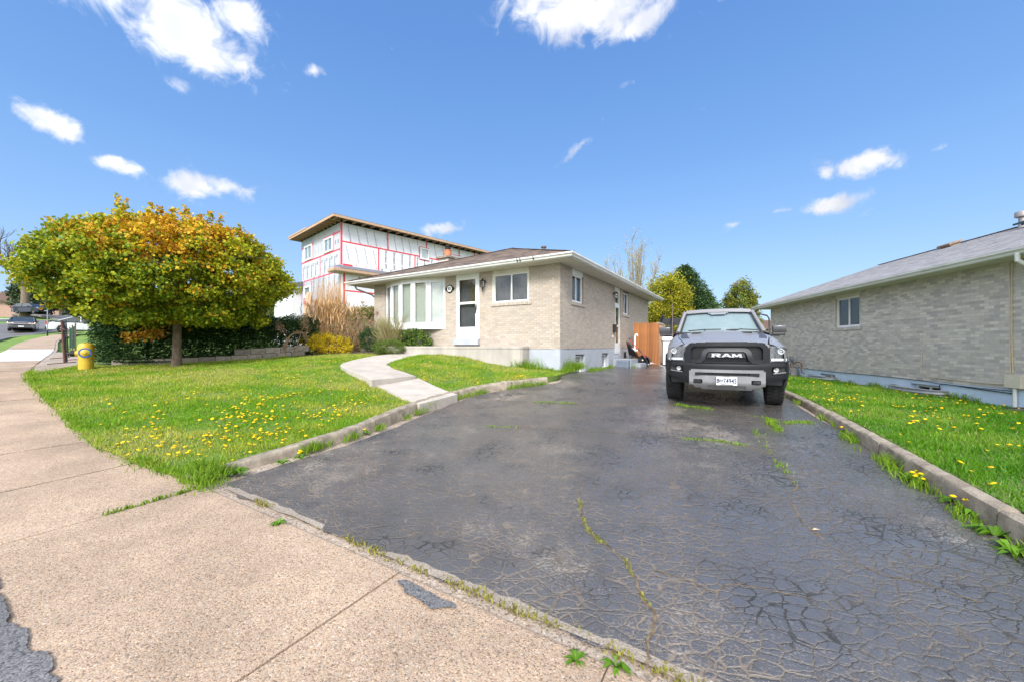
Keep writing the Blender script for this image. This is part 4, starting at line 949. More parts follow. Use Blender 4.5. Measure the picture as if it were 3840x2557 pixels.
window(NBH, WM, ny(4.64), ny(5.83), n_(.62), n_(1.62), y=.05, fw=.065, mull=(ny(5.22),), blind='slats', glass=M_GLASSD, cover=pm('brown_blind', (.10, .085, .08), rough=.8))
m = MB(); m.M = WM; m.box(ny(4.62), ny(5.85), .012, .1, n_(1.62), nt_ + .04); m.build('header_panel', M_SOFFIT, NBH)
s_ = empty('sill', (0, 0, 0)); s_.parent = NBH; x = ny(4.5)
while x < ny(5.97) - .03:
    m = MB(); m.M = WM @ TRS((x, -.035, n_(.52)), rx=-.05); m.box(0, .062, 0, .12, 0, .095, random.choice(TN)); m.build('brick', M_BRICK2, s_); x += .0715
for k in (0, 1): window(NBH, WM, nf[k][0] + .02, nf[k][1] - .02, nf[k][2] - .2, nf[k][3] - .02, y=.13, fw=.05, mull=((nf[k][0] + nf[k][1]) / 2,), glass=M_GLASSD, blind='slats', cover=pm('brown_blind', (.1, .085, .08)))
def nroof():
    ex0, ex1, ey0, ey1, ez = -.55, 10.15, Y0N - .55, 11.15, n_(1.86); P = .345; hw = (ex1 - ex0) / 2; cx = (ex0 + ex1) / 2; r1, r2 = ey0 + hw, ey1; zr = ez + hw * P; L_ = math.hypot(1, P)
    m = MB(); m.add([(ex0, ey0, ez), (ex1, ey0, ez), (ex1, ey1, ez), (ex0, ey1, ez), (cx, r1, zr), (cx, r2, zr)], [(0, 1, 4), (1, 2, 5, 4), (2, 3, 5), (3, 0, 4, 5)]); m.build('roof_deck', pm('dark_roof_felt', (.05, .045, .042)), NBH)
    tints = [(1, 1, 1), (1.12, 1.12, 1.12), (.86, .86, .87), (.95, .93, .9), (1.05, 1.05, 1.1)]; protos = []
    for t in tints: q = MB(); q.box(0, .3, -.02, .15, 0, .009, t); protos.append(q)
    its = []; shingle_slope(its, (ex0, ey1, ez), (ex0, ey0, ez), lambda d: (0, (ey1 - ey0) - d / L_), Vector((1, 0, P)).normalized(), None, int(hw * L_ / .14) + 1, seed=4)
    gb = MB(); gb.add([(.0, 10.66, n_(1.7)), (9.6, 10.66, n_(1.7)), (cx, 10.66, zr - .12)], [(0, 1, 2)]); gb.build('gable_wall', M_SOFFIT, NBH, fix=False)
    rk = MB(); rk.bar((ex0, ey1, ez - .06), (cx, ey1, zr - .06), .03, .15); rk.bar((ex1, ey1, ez - .06), (cx, ey1, zr - .06), .03, .15); rk.build('rake_board', M_WHITE, NBH)
    pieces(NBH, 'shingle', protos, its, M_SHING2)
    cap = MB()
    for a, b in (((cx, r1, zr), (cx, r2, zr)), ((ex0, ey0, ez), (cx, r1, zr))):
        a, b = Vector(a), Vector(b); n = int((b - a).length / .22)
        for k in range(n): p, q = a.lerp(b, k / n), a.lerp(b, (k + 1.1) / n); cap.bar(p + Vector((0, 0, .02)), q + Vector((0, 0, .025)), .24, .01, random.choice(tints))
    cap.build('ridge_cap', M_SHING2, NBH)
    zs = n_(1.735); s = MB(); s.box(ex0 + .02, .02, ey0 + .02, ey1 - .02, zs, zs + .012); s.box(.02, ex1, 10.6, ey1 - .02, zs, zs + .012)
    for k in range(80): s.box(ex0 + .03, -.01, ey0 + .2 + k * .2, ey0 + .212 + k * .2, zs - .004, zs)
    s.build('soffit', M_SOFFIT, NBH)
    f = MB(); f.box(ex0, ex0 + .02, ey0, ey1, zs - .004, ez - .012); f.box(ex0 + .02, ex1, ey1 - .02, ey1, zs - .004, ez - .012); f.build('fascia', M_WHITE, NBH)
    prof = [(0, .0), (.055, .0), (.075, .045), (.11, .07), (.115, .112), (.105, .112), (.10, .078), (.066, .052), (.05, .012), (.008, .012), (.008, .115), (0, .115)]; n = len(prof)
    g = MB(); vs = []
    for yy in (ey0, ey1 + .0):
        for d, h in prof: vs.append((ex0 - d, yy, zs + .0 + h))
    g.add(vs, [(i, (i + 1) % n, n + (i + 1) % n, n + i) for i in range(n)] + [tuple(range(n)), tuple(reversed(range(n, 2 * n)))]); g.build('gutter', M_GUTTER, NBH)
    ds = MB(); ds.tube([(ex0 + .1, ey1 - .12, zs), (ex0 + .1, ey1 - .12, zs - .18), (-.06, 10.9, zs - .3), (-.02, 10.78, zs - .45), (-.02, 10.74, .3)], .035, 8); ds.build('downspout', pm('mauve_grey_downspout', (.33, .27, .27)), NBH, smooth=True)
    # downspout at the right edge of the picture and pipes
    d2 = MB(); d2.tube([(ex0 - .05, -.66, zs + .02), (ex0 - .05, -.66, zs - .12), (-.35, -.68, zs - .3), (-.1, -.74, zs - .45), (-.06, -.75, zs - .6), (-.06, -.75, .15)], .04, 10); d2.build('downspout', M_GUTTER, NBH, smooth=True)
    # roof fittings
    # tall capped flue and flat vents on the ridge slope
    fy = 4.86; fxx = 4.5; fz = ez + (fxx - ex0) * P
    v = MB(); v.lathe([(.10, -.1), (.09, .30), (.13, .31), (.17, .33), (.17, .46), (.16, .48), (0, .48)], 20, c=(fxx, fy, fz)); v.build('roof_flue', pm('galvanised_flue', (.42, .38, .36), (.3, .27, .26), rough=.5, metal=.5), NBH, smooth=True)
    b = MB(); b.M = Matrix.Translation((4.35, 3.75, ez + (4.35 - ex0) * P + .16)) @ Matrix.Rotation(-math.atan(P), 4, 'Y'); b.box(-.45, .45, -.7, .75, 0, .06); b.box(-.35, .35, -.6, .65, -.06, 0); b.build('skylight', pm('dark_teal_skylight', (.04, .09, .12), rough=.25), NBH, bevel=.01)
    b = MB(); b.M = Matrix.Translation((4.4, 7.15, ez + (4.4 - ex0) * P + .12)) @ Matrix.Rotation(-math.atan(P), 4, 'Y'); b.box(-.22, .22, -.26, .26, -.02, .04); b.box(-.16, .16, -.2, .2, -.12, -.02); b.build('roof_vent', pm('rusty_brown_vent', (.20, .14, .10), (.28, .2, .15), rough=.7), NBH, bevel=.008)
nroof()
def nb_fittings():
    wx = -.012
    c = MB()
    for dy in (0, .045): c.tube([(wx - .01, .09 + dy, n_(1.7)), (wx - .012, .09 + dy * .8, n_(.3)), (wx - .01, .07 + dy, n_(-.58))], .011, 6)
    c.build('conduit', pm('cream_conduit', (.62, .52, .36), rough=.6), NBH)
    b = MB(); b.box(-.10, -.012, -.16, .16, n_(-.86), n_(-.59)); b.build('electrical_box', pm('cream_metal_box', (.62, .58, .46), (.55, .5, .4), rough=.5), NBH, bevel=.008)
    b = MB(); b.tube([(-.05, .0, n_(-.86)), (-.05, .0, n_(-1.4))], .03, 8); b.build('conduit', M_GUTTER, NBH)
    # black cable along the brick base and a cream one
    k = MB(); pts = [(-.02, y, n_(-.905 - .012 * math.sin(y * 1.3) - (0.02 if y < 1.8 else 0))) for y in np.arange(.0, 10.4, .3)]; k.tube(pts, .008, 5); k.tube([(-.02, 1.72, n_(-1.12)), (-.03, 1.74, n_(-.97)), (-.02, 1.66, n_(-.93)), (-.02, .8, n_(-.96)), (-.02, .1, n_(-.98)), (-.02, .02, n_(-.9))], .010, 5); k.build('cable', M_BLACK, NBH)
    k = MB(); k.tube([(-.02, 2.26, n_(-.16)), (-.02, 2.28, n_(-.5)), (-.02, 2.27, n_(-.7)), (-.02, 2.1, n_(-.79)), (-.02, 1.6, n_(-.80)), (-.02, .8, n_(-.82)), (-.02, .15, n_(-.8))], .009, 5); k.build('cable', pm('cream_conduit', (.6, .5, .35)), NBH)
    # gas meter
    g = empty('gas_meter', tuple(NBH.matrix_world @ Vector((-.25, 8.25, 0))) if False else (0, 0, 0)); bpy.context.view_layer.update()
    p = NBH.matrix_world @ Vector((-.22, 8.25, 0)); g.location = (p.x, p.y, p.z); g.rotation_euler.z = NBH.rotation_euler.z
    tag(g, 'rusty gas meter with round regulator against the light blue foundation', 'gas meter')
    b = MB(); b.box(-.12, .12, -.17, .17, .10, .42); b.lathe([(0, -.10), (.11, -.1), (.12, -.05), (.11, 0), (0, 0)], 18, c=(-.12, 0, .26), axis='x'); b.build('meter_body', pm('grey_meter_paint', (.30, .31, .32), (.22, .2, .18), rough=.5), g, bevel=.015)
    b = MB(); b.tube([(0, -.1, .42), (0, -.1, .62), (0, -.1, .70)], .025, 8); b.tube([(0, .12, .42), (0, .12, .60), (0, .0, .62)], .022, 8)
    b.tube([(0, -.1, .6), (0, -.3, .68), (0, -.62, .68), (0, -.68, .62), (0, -.7, .3), (.1, -.7, .25)], .024, 8); b.tube([(0, .12, .45), (0, .2, .2), (0, .2, -.05)], .022, 8); b.build('meter_pipes', pm('rusty_pipe', (.26, .12, .06), (.16, .09, .06), rough=.8), g)
    b = MB(); b.lathe([(0, -.05), (.1, -.05), (.12, -.02), (.12, .02), (.08, .05), (0, .06)], 18, c=(-.02, .0, .78), axis='x'); b.lathe([(.02, -.1), (.02, .08)], 8, c=(0, 0, .72)); b.build('regulator', pm('blue_grey_regulator', (.16, .18, .22), rough=.5), g)
    # corrugated window wells: things of their own
    for i, (a, b_, lab) in enumerate(((1.52, 3.12, 'corrugated metal window well round the nearer basement window of the grey brick house'), (5.75, 7.15, 'corrugated metal window well round the farther basement window, near the gas meter'))):
        p = NBH.matrix_world @ Vector((0, (a + b_) / 2, 0)); q = empty('window_well', (p.x, p.y, p.z), NBH.rotation_euler.z, label=lab, cat='window well', group='window wells beside the grey brick house')
        m = MB(); hw = (b_ - a) / 2; prof = [(0, .17 - .17 * 0), (.02, .155), (0, .135), (-.02, .115), (0, .09), (.02, .07), (0, .05), (-.02, .03), (0, .0), (0, -.3)]
        def fn(u, v): th = math.pi * u; k = int(round(v)); off, h = prof[k]; return (-(.34 + off) * math.sin(th) ** .55 - .0, math.cos(th) * (hw + off), h + .09)
        m.grid(fn, np.linspace(0.0, 1, 33), range(len(prof))); m.build('well_wall', pm('galvanised_corrugated_steel', (.55, .56, .57), (.4, .4, .4), rough=.45, metal=.55), q, smooth=True)
    w = empty('downpipe_elbow', tuple(NBH.matrix_world @ Vector((-.9, -.62, .02))), NBH.rotation_euler.z, label='black corrugated drain pipe end lying in the grass at the far right', cat='drain pipe')
    m = MB(); P_ = [(.85, -.05, .12), (.55, .0, .1), (.25, .1, .07), (0, .16, .05)]; C = resample(P_, n=40)[0]; m.tube([tuple(c) for c in C], [.055 + (.007 if k % 2 else 0) for k in range(40)], 12); m.build('pipe', M_BLACK, w, smooth=True)
nb_fittings()

# ================================================================ HOUSE UNDER CONSTRUCTION
M_FOAM = pm('white_foil_insulation', (.80, .81, .83), (.70, .71, .74), scale=1.5, rough=.5, tint=True)
M_TAPE = pm('red_sheathing_tape', (.75, .03, .06), (.62, .03, .05), rough=.45)
M_INK = pm('black_print', (.05, .05, .06), rough=.7); M_INK2 = pm('grey_print', (.33, .35, .38), rough=.7); M_INKO = pm('orange_print', (.85, .17, .03), rough=.6)
M_FELT = pm('black_roof_membrane', (.05, .05, .055), (.08, .08, .085), rough=.85)
def construction():
    zc = .5; r = empty('unfinished_house', (-10.6, 24, CAMZ - zc), -math.atan2(.681, .732), label='two-storey house under construction wrapped in white insulation boards with red tape', cat='house')
    q = lambda v: v + zc; WX = 14.0; LX = 6.67
    core = MB(); core.box(-LX, -.03, .03, WX, 0, q(7.6)); core.build('wall_core', pm('dark_sheathing', (.12, .10, .09), rough=.9), r)
    # right wall boards: rows between tape lines; x=0 plane
    rows_r = [(q(6.46), q(7.62), [0, 3.19, 6.31, 9.4, 12.2, WX]), (q(5.05), q(6.46), [0, 2.52, 5.32, 8.1, 11, WX]), (q(3.4), q(5.05), [0, 2.9, 5.9, 9, WX])]
    for z0, z1, xs in rows_r:
        for a, b in zip(xs[:-1], xs[1:]):
            m = MB(); m.box(-.028, 0, a + .004, b - .004, z0 + .004, z1 - .004, random.choice([(1, 1, 1), (.97, .97, .98), (.94, .95, .97)])); m.build('insulation_board', M_FOAM, r)
    rows_l = [(q(7.01), q(7.62), [-LX, -5.6, -4.2, -2.8, -1.4, 0]), (q(5.98), q(7.01), [-LX, -4.45, -2.55, -1.0, 0]), (q(4.62), q(5.98), [-LX, -3.2, 0]), (q(3.0), q(4.62), [-LX, -4.75, -2.4, 0]), (0, q(3.0), [-LX, -2.4, 0])]
    for z0, z1, xs in rows_l:
        for a, b in zip(xs[:-1], xs[1:]):
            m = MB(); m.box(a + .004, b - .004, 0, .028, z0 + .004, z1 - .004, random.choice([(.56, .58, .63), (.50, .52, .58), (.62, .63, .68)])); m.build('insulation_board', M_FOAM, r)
    def tr(a, b, w=.085):   # tape on right wall (y,z)
        m = MB(); (y0, z0), (y1, z1) = a, b
        if y0 == y1: m.box(.002, .006, y0 - w / 2, y0 + w / 2, z0, z1)
        else: m.box(.003, .0075, y0, y1, z0 - w / 2, z0 + w / 2)
        m.build('tape', M_TAPE, r)
    def tl(a, b, w=.085):
        m = MB(); (x0, z0), (x1, z1) = a, b
        if x0 == x1: m.box(x0 - w / 2, x0 + w / 2, -.006, -.002, z0, z1)
        else: m.box(x0, x1, -.0075, -.003, z0 - w / 2, z0 + w / 2)
        m.build('tape', M_TAPE, r)
    tr((.1, q(6.46)), (5.7, q(6.46))); tr((6.5, q(6.46)), (12.9, q(6.46))); tr((3.19, q(6.48)), (3.19, q(7.6))); tr((2.52, q(4.9)), (2.52, q(6.43))); tr((6.31, q(7.15)), (6.31, q(7.6))); tr((5.32, q(4.9)), (5.32, q(6.43))); tr((9.4, q(6.5)), (9.4, q(7.6))); tr((.06, q(5.0)), (.06, q(7.6)), .10); tr((.15, q(5.02)), (.75, q(5.02)), .13)
    tr((11, q(6.5)), (11, q(7.6)))
    tl((-.06, q(3)), (-.06, q(7.6)), .06); tl((-LX + .05, q(3.0)), (-LX + .05, q(7.4)), .05); tl((-LX, q(7.05)), (-4.45, q(7.05))); tl((-2.55, q(7.07)), (-.1, q(7.07))); tl((-LX, q(5.98)), (-.1, q(5.98))); tl((-6.1, q(4.62)), (-.1, q(4.62)), .07)
    tl((-4.45, q(6.0)), (-4.45, q(7.2))); tl((-3.2, q(4.64)), (-3.2, q(5.95))); tl((-1.0, q(6.0)), (-1.0, q(7.2))); tl((-6.15, q(2.3)), (-6.15, q(4.7))); tl((-4.75, q(3.1)), (-4.75, q(4.5))); tl((-3.4, q(7.07)), (-3.4, q(7.55)), .03); tl((-6.2, q(3.1)), (-4.3, q(3.1)))
    # windows
    RW = Matrix.Rotation(R(90), 4, 'Z')
    I = Matrix()
    for (a, b, z0, z1, mu) in ((-2.5, -1.08, 6.05, 7.0, 1), (-6.0, -4.55, 6.05, 7.1, 1), (-6.05, -4.85, 3.42, 4.22, 0)):
        window(r, I, a, b, q(z0), q(z1), y=-.07, fw=.11, mull=((a + b) / 2,) if mu else (), blind='slats', cover=M_BLIND, depth=.065)
    for (a, b, z0, z1) in ((5.75, 6.5, 6.28, 7.12), (8.4, 9.5, 6.25, 7.05)):
        window(r, RW, a, b, q(z0), q(z1), y=-.07, fw=.1, blind='slats', depth=.065)
        for e in (((a - .05, q(z0) - .08), (a - .05, q(z1) + .06)),): tr(*e, .06)
        tr((a - .05, q(z0) - .06), (b + .05, q(z0) - .06), .06)
        tr((a - .05, q(z1) + .05), (b + .05, q(z1) + .05), .04)
    # printed lettering on the boards
    def tR(y, z, s, body, size, rot, mat=M_INK): text('printed_lettering', body, size, mat, r, Matrix.Translation((.004, y, z)) @ Matrix.Rotation(R(90), 4, 'Z') @ Matrix.Rotation(R(90), 4, 'X') @ Matrix.Rotation(rot, 4, 'Z'), .0008, bold=.004)
    def tL(x, z, body, size, rot, mat=M_INK): text('printed_lettering', body, size, mat, r, Matrix.Translation((x, -.004, z)) @ Matrix.Rotation(R(90), 4, 'X') @ Matrix.Rotation(rot, 4, 'Z'), .0008, bold=.004)
    for k in range(7): tR(3.05 + k * .62, q(5.78), 1, 'DuroSpan GPS', .20, R(-90))
    for k in range(6): tR(2.75 + k * .66, q(4.98 + .05), 1, 'R5', .17, R(-90))
    for k in range(8): tR(.55 + k * .58 + (.3 if k > 3 else 0), q(7.0), 1, 'DuroSpan GPS Insulation', .10, R(-78), M_INK2)
    for k in range(6): tR(5.6 + k * .75, q(7.05), 1, 'DuroSpan GPS Insulation', .10, R(-78), M_INK2)
    for k in range(4): tR(.45 + k * .6, q(5.75), 1, 'DuroSpan GPS Insulation', .10, R(-78), M_INK2)
    for k in range(4): tR(.62 + k * .68, q(6.55), 1, 'c', .26, R(0), M_INKO)
    for k in range(3): tR(1.0 + k * .68, q(5.13), 1, 'c', .26, R(0), M_INKO)
    for k in range(8): tL(-6.3 + k * .78, q(5.2), 'DuroSpan', .22, R(-90))
    for k in range(8): tL(-6.0 + k * .78, q(5.6), 'R5', .2, R(-90), M_INK)
    for k in range(3): tL(-4.1 + k * .6, q(6.5), 'DuroSpan', .13, R(-80), M_INK2)
    for k in range(2): tL(-.75 + k * .4, q(6.5), 'GPS', .17, R(-90))
    for k in range(8): tL(-6.3 + k * .78, q(7.3), 'GPS', .10, R(-90), M_INK2)
    for k in range(5): tL(-4.3 + k * .85, q(4.2), 'R5 DuroSpan', .2, R(-90))
    # upper roof: low slope, timber fascia, open rafters
    ex, o = .75, .75
    m = MB(); z0 = q(7.72); P = [(-LX - .35, -o), (ex, -o), (ex, WX + o), (-LX - .35, WX + o)]; cx = -LX / 2
    m.add([(x, y, z0 + .10) for x, y in P] + [(cx, 3.0, z0 + .55), (cx, WX - 3, z0 + .55)], [(0, 1, 4), (1, 2, 5, 4), (2, 3, 5), (3, 0, 4, 5)]); m.add([(x, y, z0 + .09) for x, y in P], [(3, 2, 1, 0)])
    m.build('roof_membrane', M_FELT, r)
    m = MB(); m.box(-LX - .35, ex, -o, -o + .04, z0 - .06, z0 + .085); m.box(ex - .04, ex, -o + .04, WX + o, z0 - .06, z0 + .085); m.box(-LX - .35, -LX - .31, -o + .04, WX, z0 - .06, z0 + .085); m.build('fascia_board', M_LUMBER, r)
    m = MB(); m.box(-LX - .4, -3.6, -o - .03, -o - .005, z0 + .07, z0 + .16); m.build('drip_edge', M_LUMBER, r)
    for k in range(12): 
        x = -LX - .1 + k * .61
        m = MB(); m.box(x, x + .045, -o + .041, .0, z0 - .08, z0 + .07); m.build('rafter', M_LUMBER, r)
    for k in range(24):
        y = -.5 + k * .61; m = MB(); m.box(0, ex - .041, y, y + .045, z0 - .08, z0 + .07); m.build('rafter', M_LUMBER, r)
    m = MB(); m.box(-LX - .3, ex - .05, -o + .045, -.0, z0 + .072, z0 + .085); m.box(.0, ex - .05, 0, WX, z0 + .072, z0 + .085); m.build('roof_sheathing', pm('brown_sheathing', (.30, .17, .10), (.22, .12, .07), rough=.9), r)
    for y, h in ((3.3, .2), (7.0, .2), (11.4, .2)):
        m = MB(); m.lathe([(.12, 0), (.12, .12), (.22, .14), (.24, .2), (.1, .24), (0, .24)], 12, c=(ex - 1.4, y, z0 + .18)); m.build('roof_vent', M_DARKSTEEL, r)
    # lower block that projects on the right with its own skirt roof
    m = MB(); m.box(0.001, .4, .0, WX, 0, q(4.62)); m.build('projecting_wall', M_FOAM, r)
    m = MB(); m.box(.401, .406, -.02, .10, q(2.4), q(4.6)); m.box(.401, .406, .1, WX, q(3.32), q(3.40)); m.build('tape', M_TAPE, r)
    for k in range(6): text('printed_lettering', 'R5', .2, M_INK, r, Matrix.Translation((.404, 1.0 + k * .9, q(4.2))) @ Matrix.Rotation(R(90), 4, 'Z') @ Matrix.Rotation(R(90), 4, 'X') @ Matrix.Rotation(R(-90), 4, 'Z'), .0008, bold=.004)
    m = MB(); m.add([(.95, -.8, q(4.62)), (.95, WX, q(4.62)), (-.0, WX, q(4.98)), (-.0, -.1, q(4.98)), (-.0, -.8, q(4.72))], [(0, 1, 2, 3), (0, 3, 4)]); m.build('skirt_roof', pm('blue_grey_shingles', (.16, .17, .2), (.11, .12, .14), scale=20, rough=.9), r)
    m = MB(); m.box(.91, .95, -.8, WX, q(4.44), q(4.60)); m.box(.0, .91, -.8, -.76, q(4.44), q(4.60)); m.box(.0, .91, -.76, WX, q(4.40), q(4.435)); m.build('skirt_fascia', M_LUMBER, r)
    # left lower wing with dark gable roof and boarded door
    m = MB(); m.box(-LX - 4.2, -LX - .001, -.6, 6, 0, q(4.2)); m.build('wing_wall', pm('off_white_cladding', (.62, .63, .65), (.55, .56, .58), rough=.7), r)
    m = MB(); m.add([(-LX - 4.6, -1.0, q(4.35)), (-LX + .35, -1.0, q(4.35)), (-LX + .35, 2.6, q(5.5)), (-LX - 4.6, 2.6, q(5.5)), (-LX + .35, -1.0, q(4.2)), (-LX - 4.6, -1.0, q(4.2)), (-LX + .35, 2.6, q(4.2))], [(0, 1, 2, 3), (5, 4, 1, 0), (4, 6, 2, 1)]); m.build('wing_roof', pm('dark_grey_shingles', (.14, .14, .16), (.09, .09, .1), scale=20, rough=.9), r)
    m = MB(); m.box(-5.9, -4.9, -.03, -.005, q(.2), q(2.75)); m.build('boarded_door', pm('yellow_plywood', (.72, .48, .24), (.62, .40, .2), rough=.7), r)
construction()
# ================================================================ PICKUP TRUCK
def superv(fn_inside, xs, zs, yfn, mb, thick, tint=(1, 1, 1)):
    """solid plate on a curved front: cells of the x/z grid kept where inside() holds, extruded backwards"""
    nx, nz = len(xs), len(zs); keep = [[fn_inside((xs[i] + xs[i + 1]) / 2, (zs[j] + zs[j + 1]) / 2) for i in range(nx - 1)] for j in range(nz - 1)]
    idx = {}; vs = []; fs = []
    def V(i, j, b):
        k = (i, j, b)
        if k not in idx: idx[k] = len(vs); vs.append((xs[i], yfn(xs[i], zs[j]) + (thick if b else 0), zs[j]))
        return idx[k]
    for j in range(nz - 1):
        for i in range(nx - 1):
            if not keep[j][i]: continue
            fs.append((V(i, j, 0), V(i + 1, j, 0), V(i + 1, j + 1, 0), V(i, j + 1, 0)))
            for (di, dj, a, b) in ((-1, 0, (i, j), (i, j + 1)), (1, 0, (i + 1, j + 1), (i + 1, j)), (0, -1, (i + 1, j), (i, j)), (0, 1, (i, j + 1), (i + 1, j + 1))):
                ii, jj = i + di, j + dj
                if not (0 <= ii < nx - 1 and 0 <= jj < nz - 1 and keep[jj][ii]): fs.append((V(*a, 0), V(*b, 0), V(*b, 1), V(*a, 1)))
    mb.add(vs, fs, tint)
def pip(x, z, poly): return bool(inpoly(np.array([x]), np.array([z]), poly)[0])
def rrect(x, z, hx, z0, z1, r):
    cx, cz = max(abs(x) - (hx - r), 0), max(abs(z - (z0 + z1) / 2) - ((z1 - z0) / 2 - r), 0); return cx * cx + cz * cz <= r * r
M_PAINT = pm('silver_metallic_paint', (.27, .266, .272), (.25, .246, .252), scale=2, rough=.42, metal=.25, coat=.35)
M_DPLAST = pm('dark_grey_bumper_plastic', (.010, .0105, .0135), (.007, .0075, .010), scale=8, spec=.3, rough=.5, bump=.15, bscale=300)
M_GRILLE = pm('satin_charcoal_trim', (.026, .0265, .031), (.02, .02, .024), rough=.4, spec=.35)
M_SKID = pm('silver_skid_plate', (.25, .25, .262), (.19, .19, .20), scale=4, rough=.45, metal=.3)
M_TYRE = pm('tyre_rubber', (.010, .010, .010), (.017, .016, .016), scale=20, rough=.85, bump=.5, bscale=90)
M_CHROME = pm('polished_metal', (.75, .75, .76), rough=.15, metal=1)
M_LENS = glassmat('lamp_lens', (.9, .92, .92), .1, .03)
M_REFL = pm('lamp_reflector', (.17, .175, .185), (.04, .04, .045), scale=20, rough=.25, metal=.7)
M_LAMPW = pm('white_lamp_strip', (.82, .84, .86), rough=.3)
M_AMBER = pm('amber_lens', (.75, .16, .02), rough=.3)
M_WSHIELD = glassmat('truck_windshield', (.80, .86, .85), .12, .05)
M_SHADE = pm('pale_teal_sunshade', (.40, .44, .45), (.35, .40, .41), scale=3, rough=.6)
M_DECAL = pm('dark_hood_decal', (.055, .05, .052), rough=.4)
def wheel(parent, M, r, w, rim_r, spokes=5, tread=True, rim_mat=None, name='wheel', seg=36):
    """M maps local (x = axle outwards)"""
    t = MB(); t.M = M; hw = w / 2
    t.lathe([(rim_r, -hw * .8), (rim_r + .03, -hw), (r - .05, -hw), (r - .012, -hw * .82), (r - .006, 0), (r - .012, hw * .82), (r - .05, hw), (rim_r + .03, hw), (rim_r, hw * .8)], seg, axis='x')
    if tread:
        n = 30
        for k in range(n):
            a = 2 * math.pi * k / n
            for s, x0, x1 in ((0, -hw * .92, -hw * .38), (.5, -hw * .3, hw * .3), (0, hw * .38, hw * .92)):
                aa = a + s * 2 * math.pi / n; c_, s_ = math.cos(aa), math.sin(aa); tw = .030; rr0, rr1 = r - .014, r
                p = [(x, c_ * rr - s_ * q, s_ * rr + c_ * q) for rr in (rr0, rr1) for x, q in ((x0, -tw), (x1, -tw * .7), (x1, tw * .7), (x0, tw))]
                t.add(p, [(4, 5, 6, 7), (0, 1, 5, 4), (1, 2, 6, 5), (2, 3, 7, 6), (3, 0, 4, 7)])
    o = t.build(name, M_TYRE, parent)
    m = MB(); m.M = M; m.lathe([(rim_r + .005, -hw * .7), (rim_r, hw * .75), (rim_r - .02, hw * .8), (rim_r - .035, hw * .5), (rim_r - .04, hw * .1), (0, hw * .1)], 28, axis='x')
    for k in range(spokes):
        a = 2 * math.pi * k / spokes; m.bar((hw * .45, .02 * math.cos(a), .02 * math.sin(a)), (hw * .62, (rim_r - .02) * math.cos(a), (rim_r - .02) * math.sin(a)), .055, .04)
    m.lathe([(.05, hw * .3), (.05, hw * .62), (0, hw * .64)], 14, axis='x'); m.build('rim', rim_mat or M_REFL, o); return o
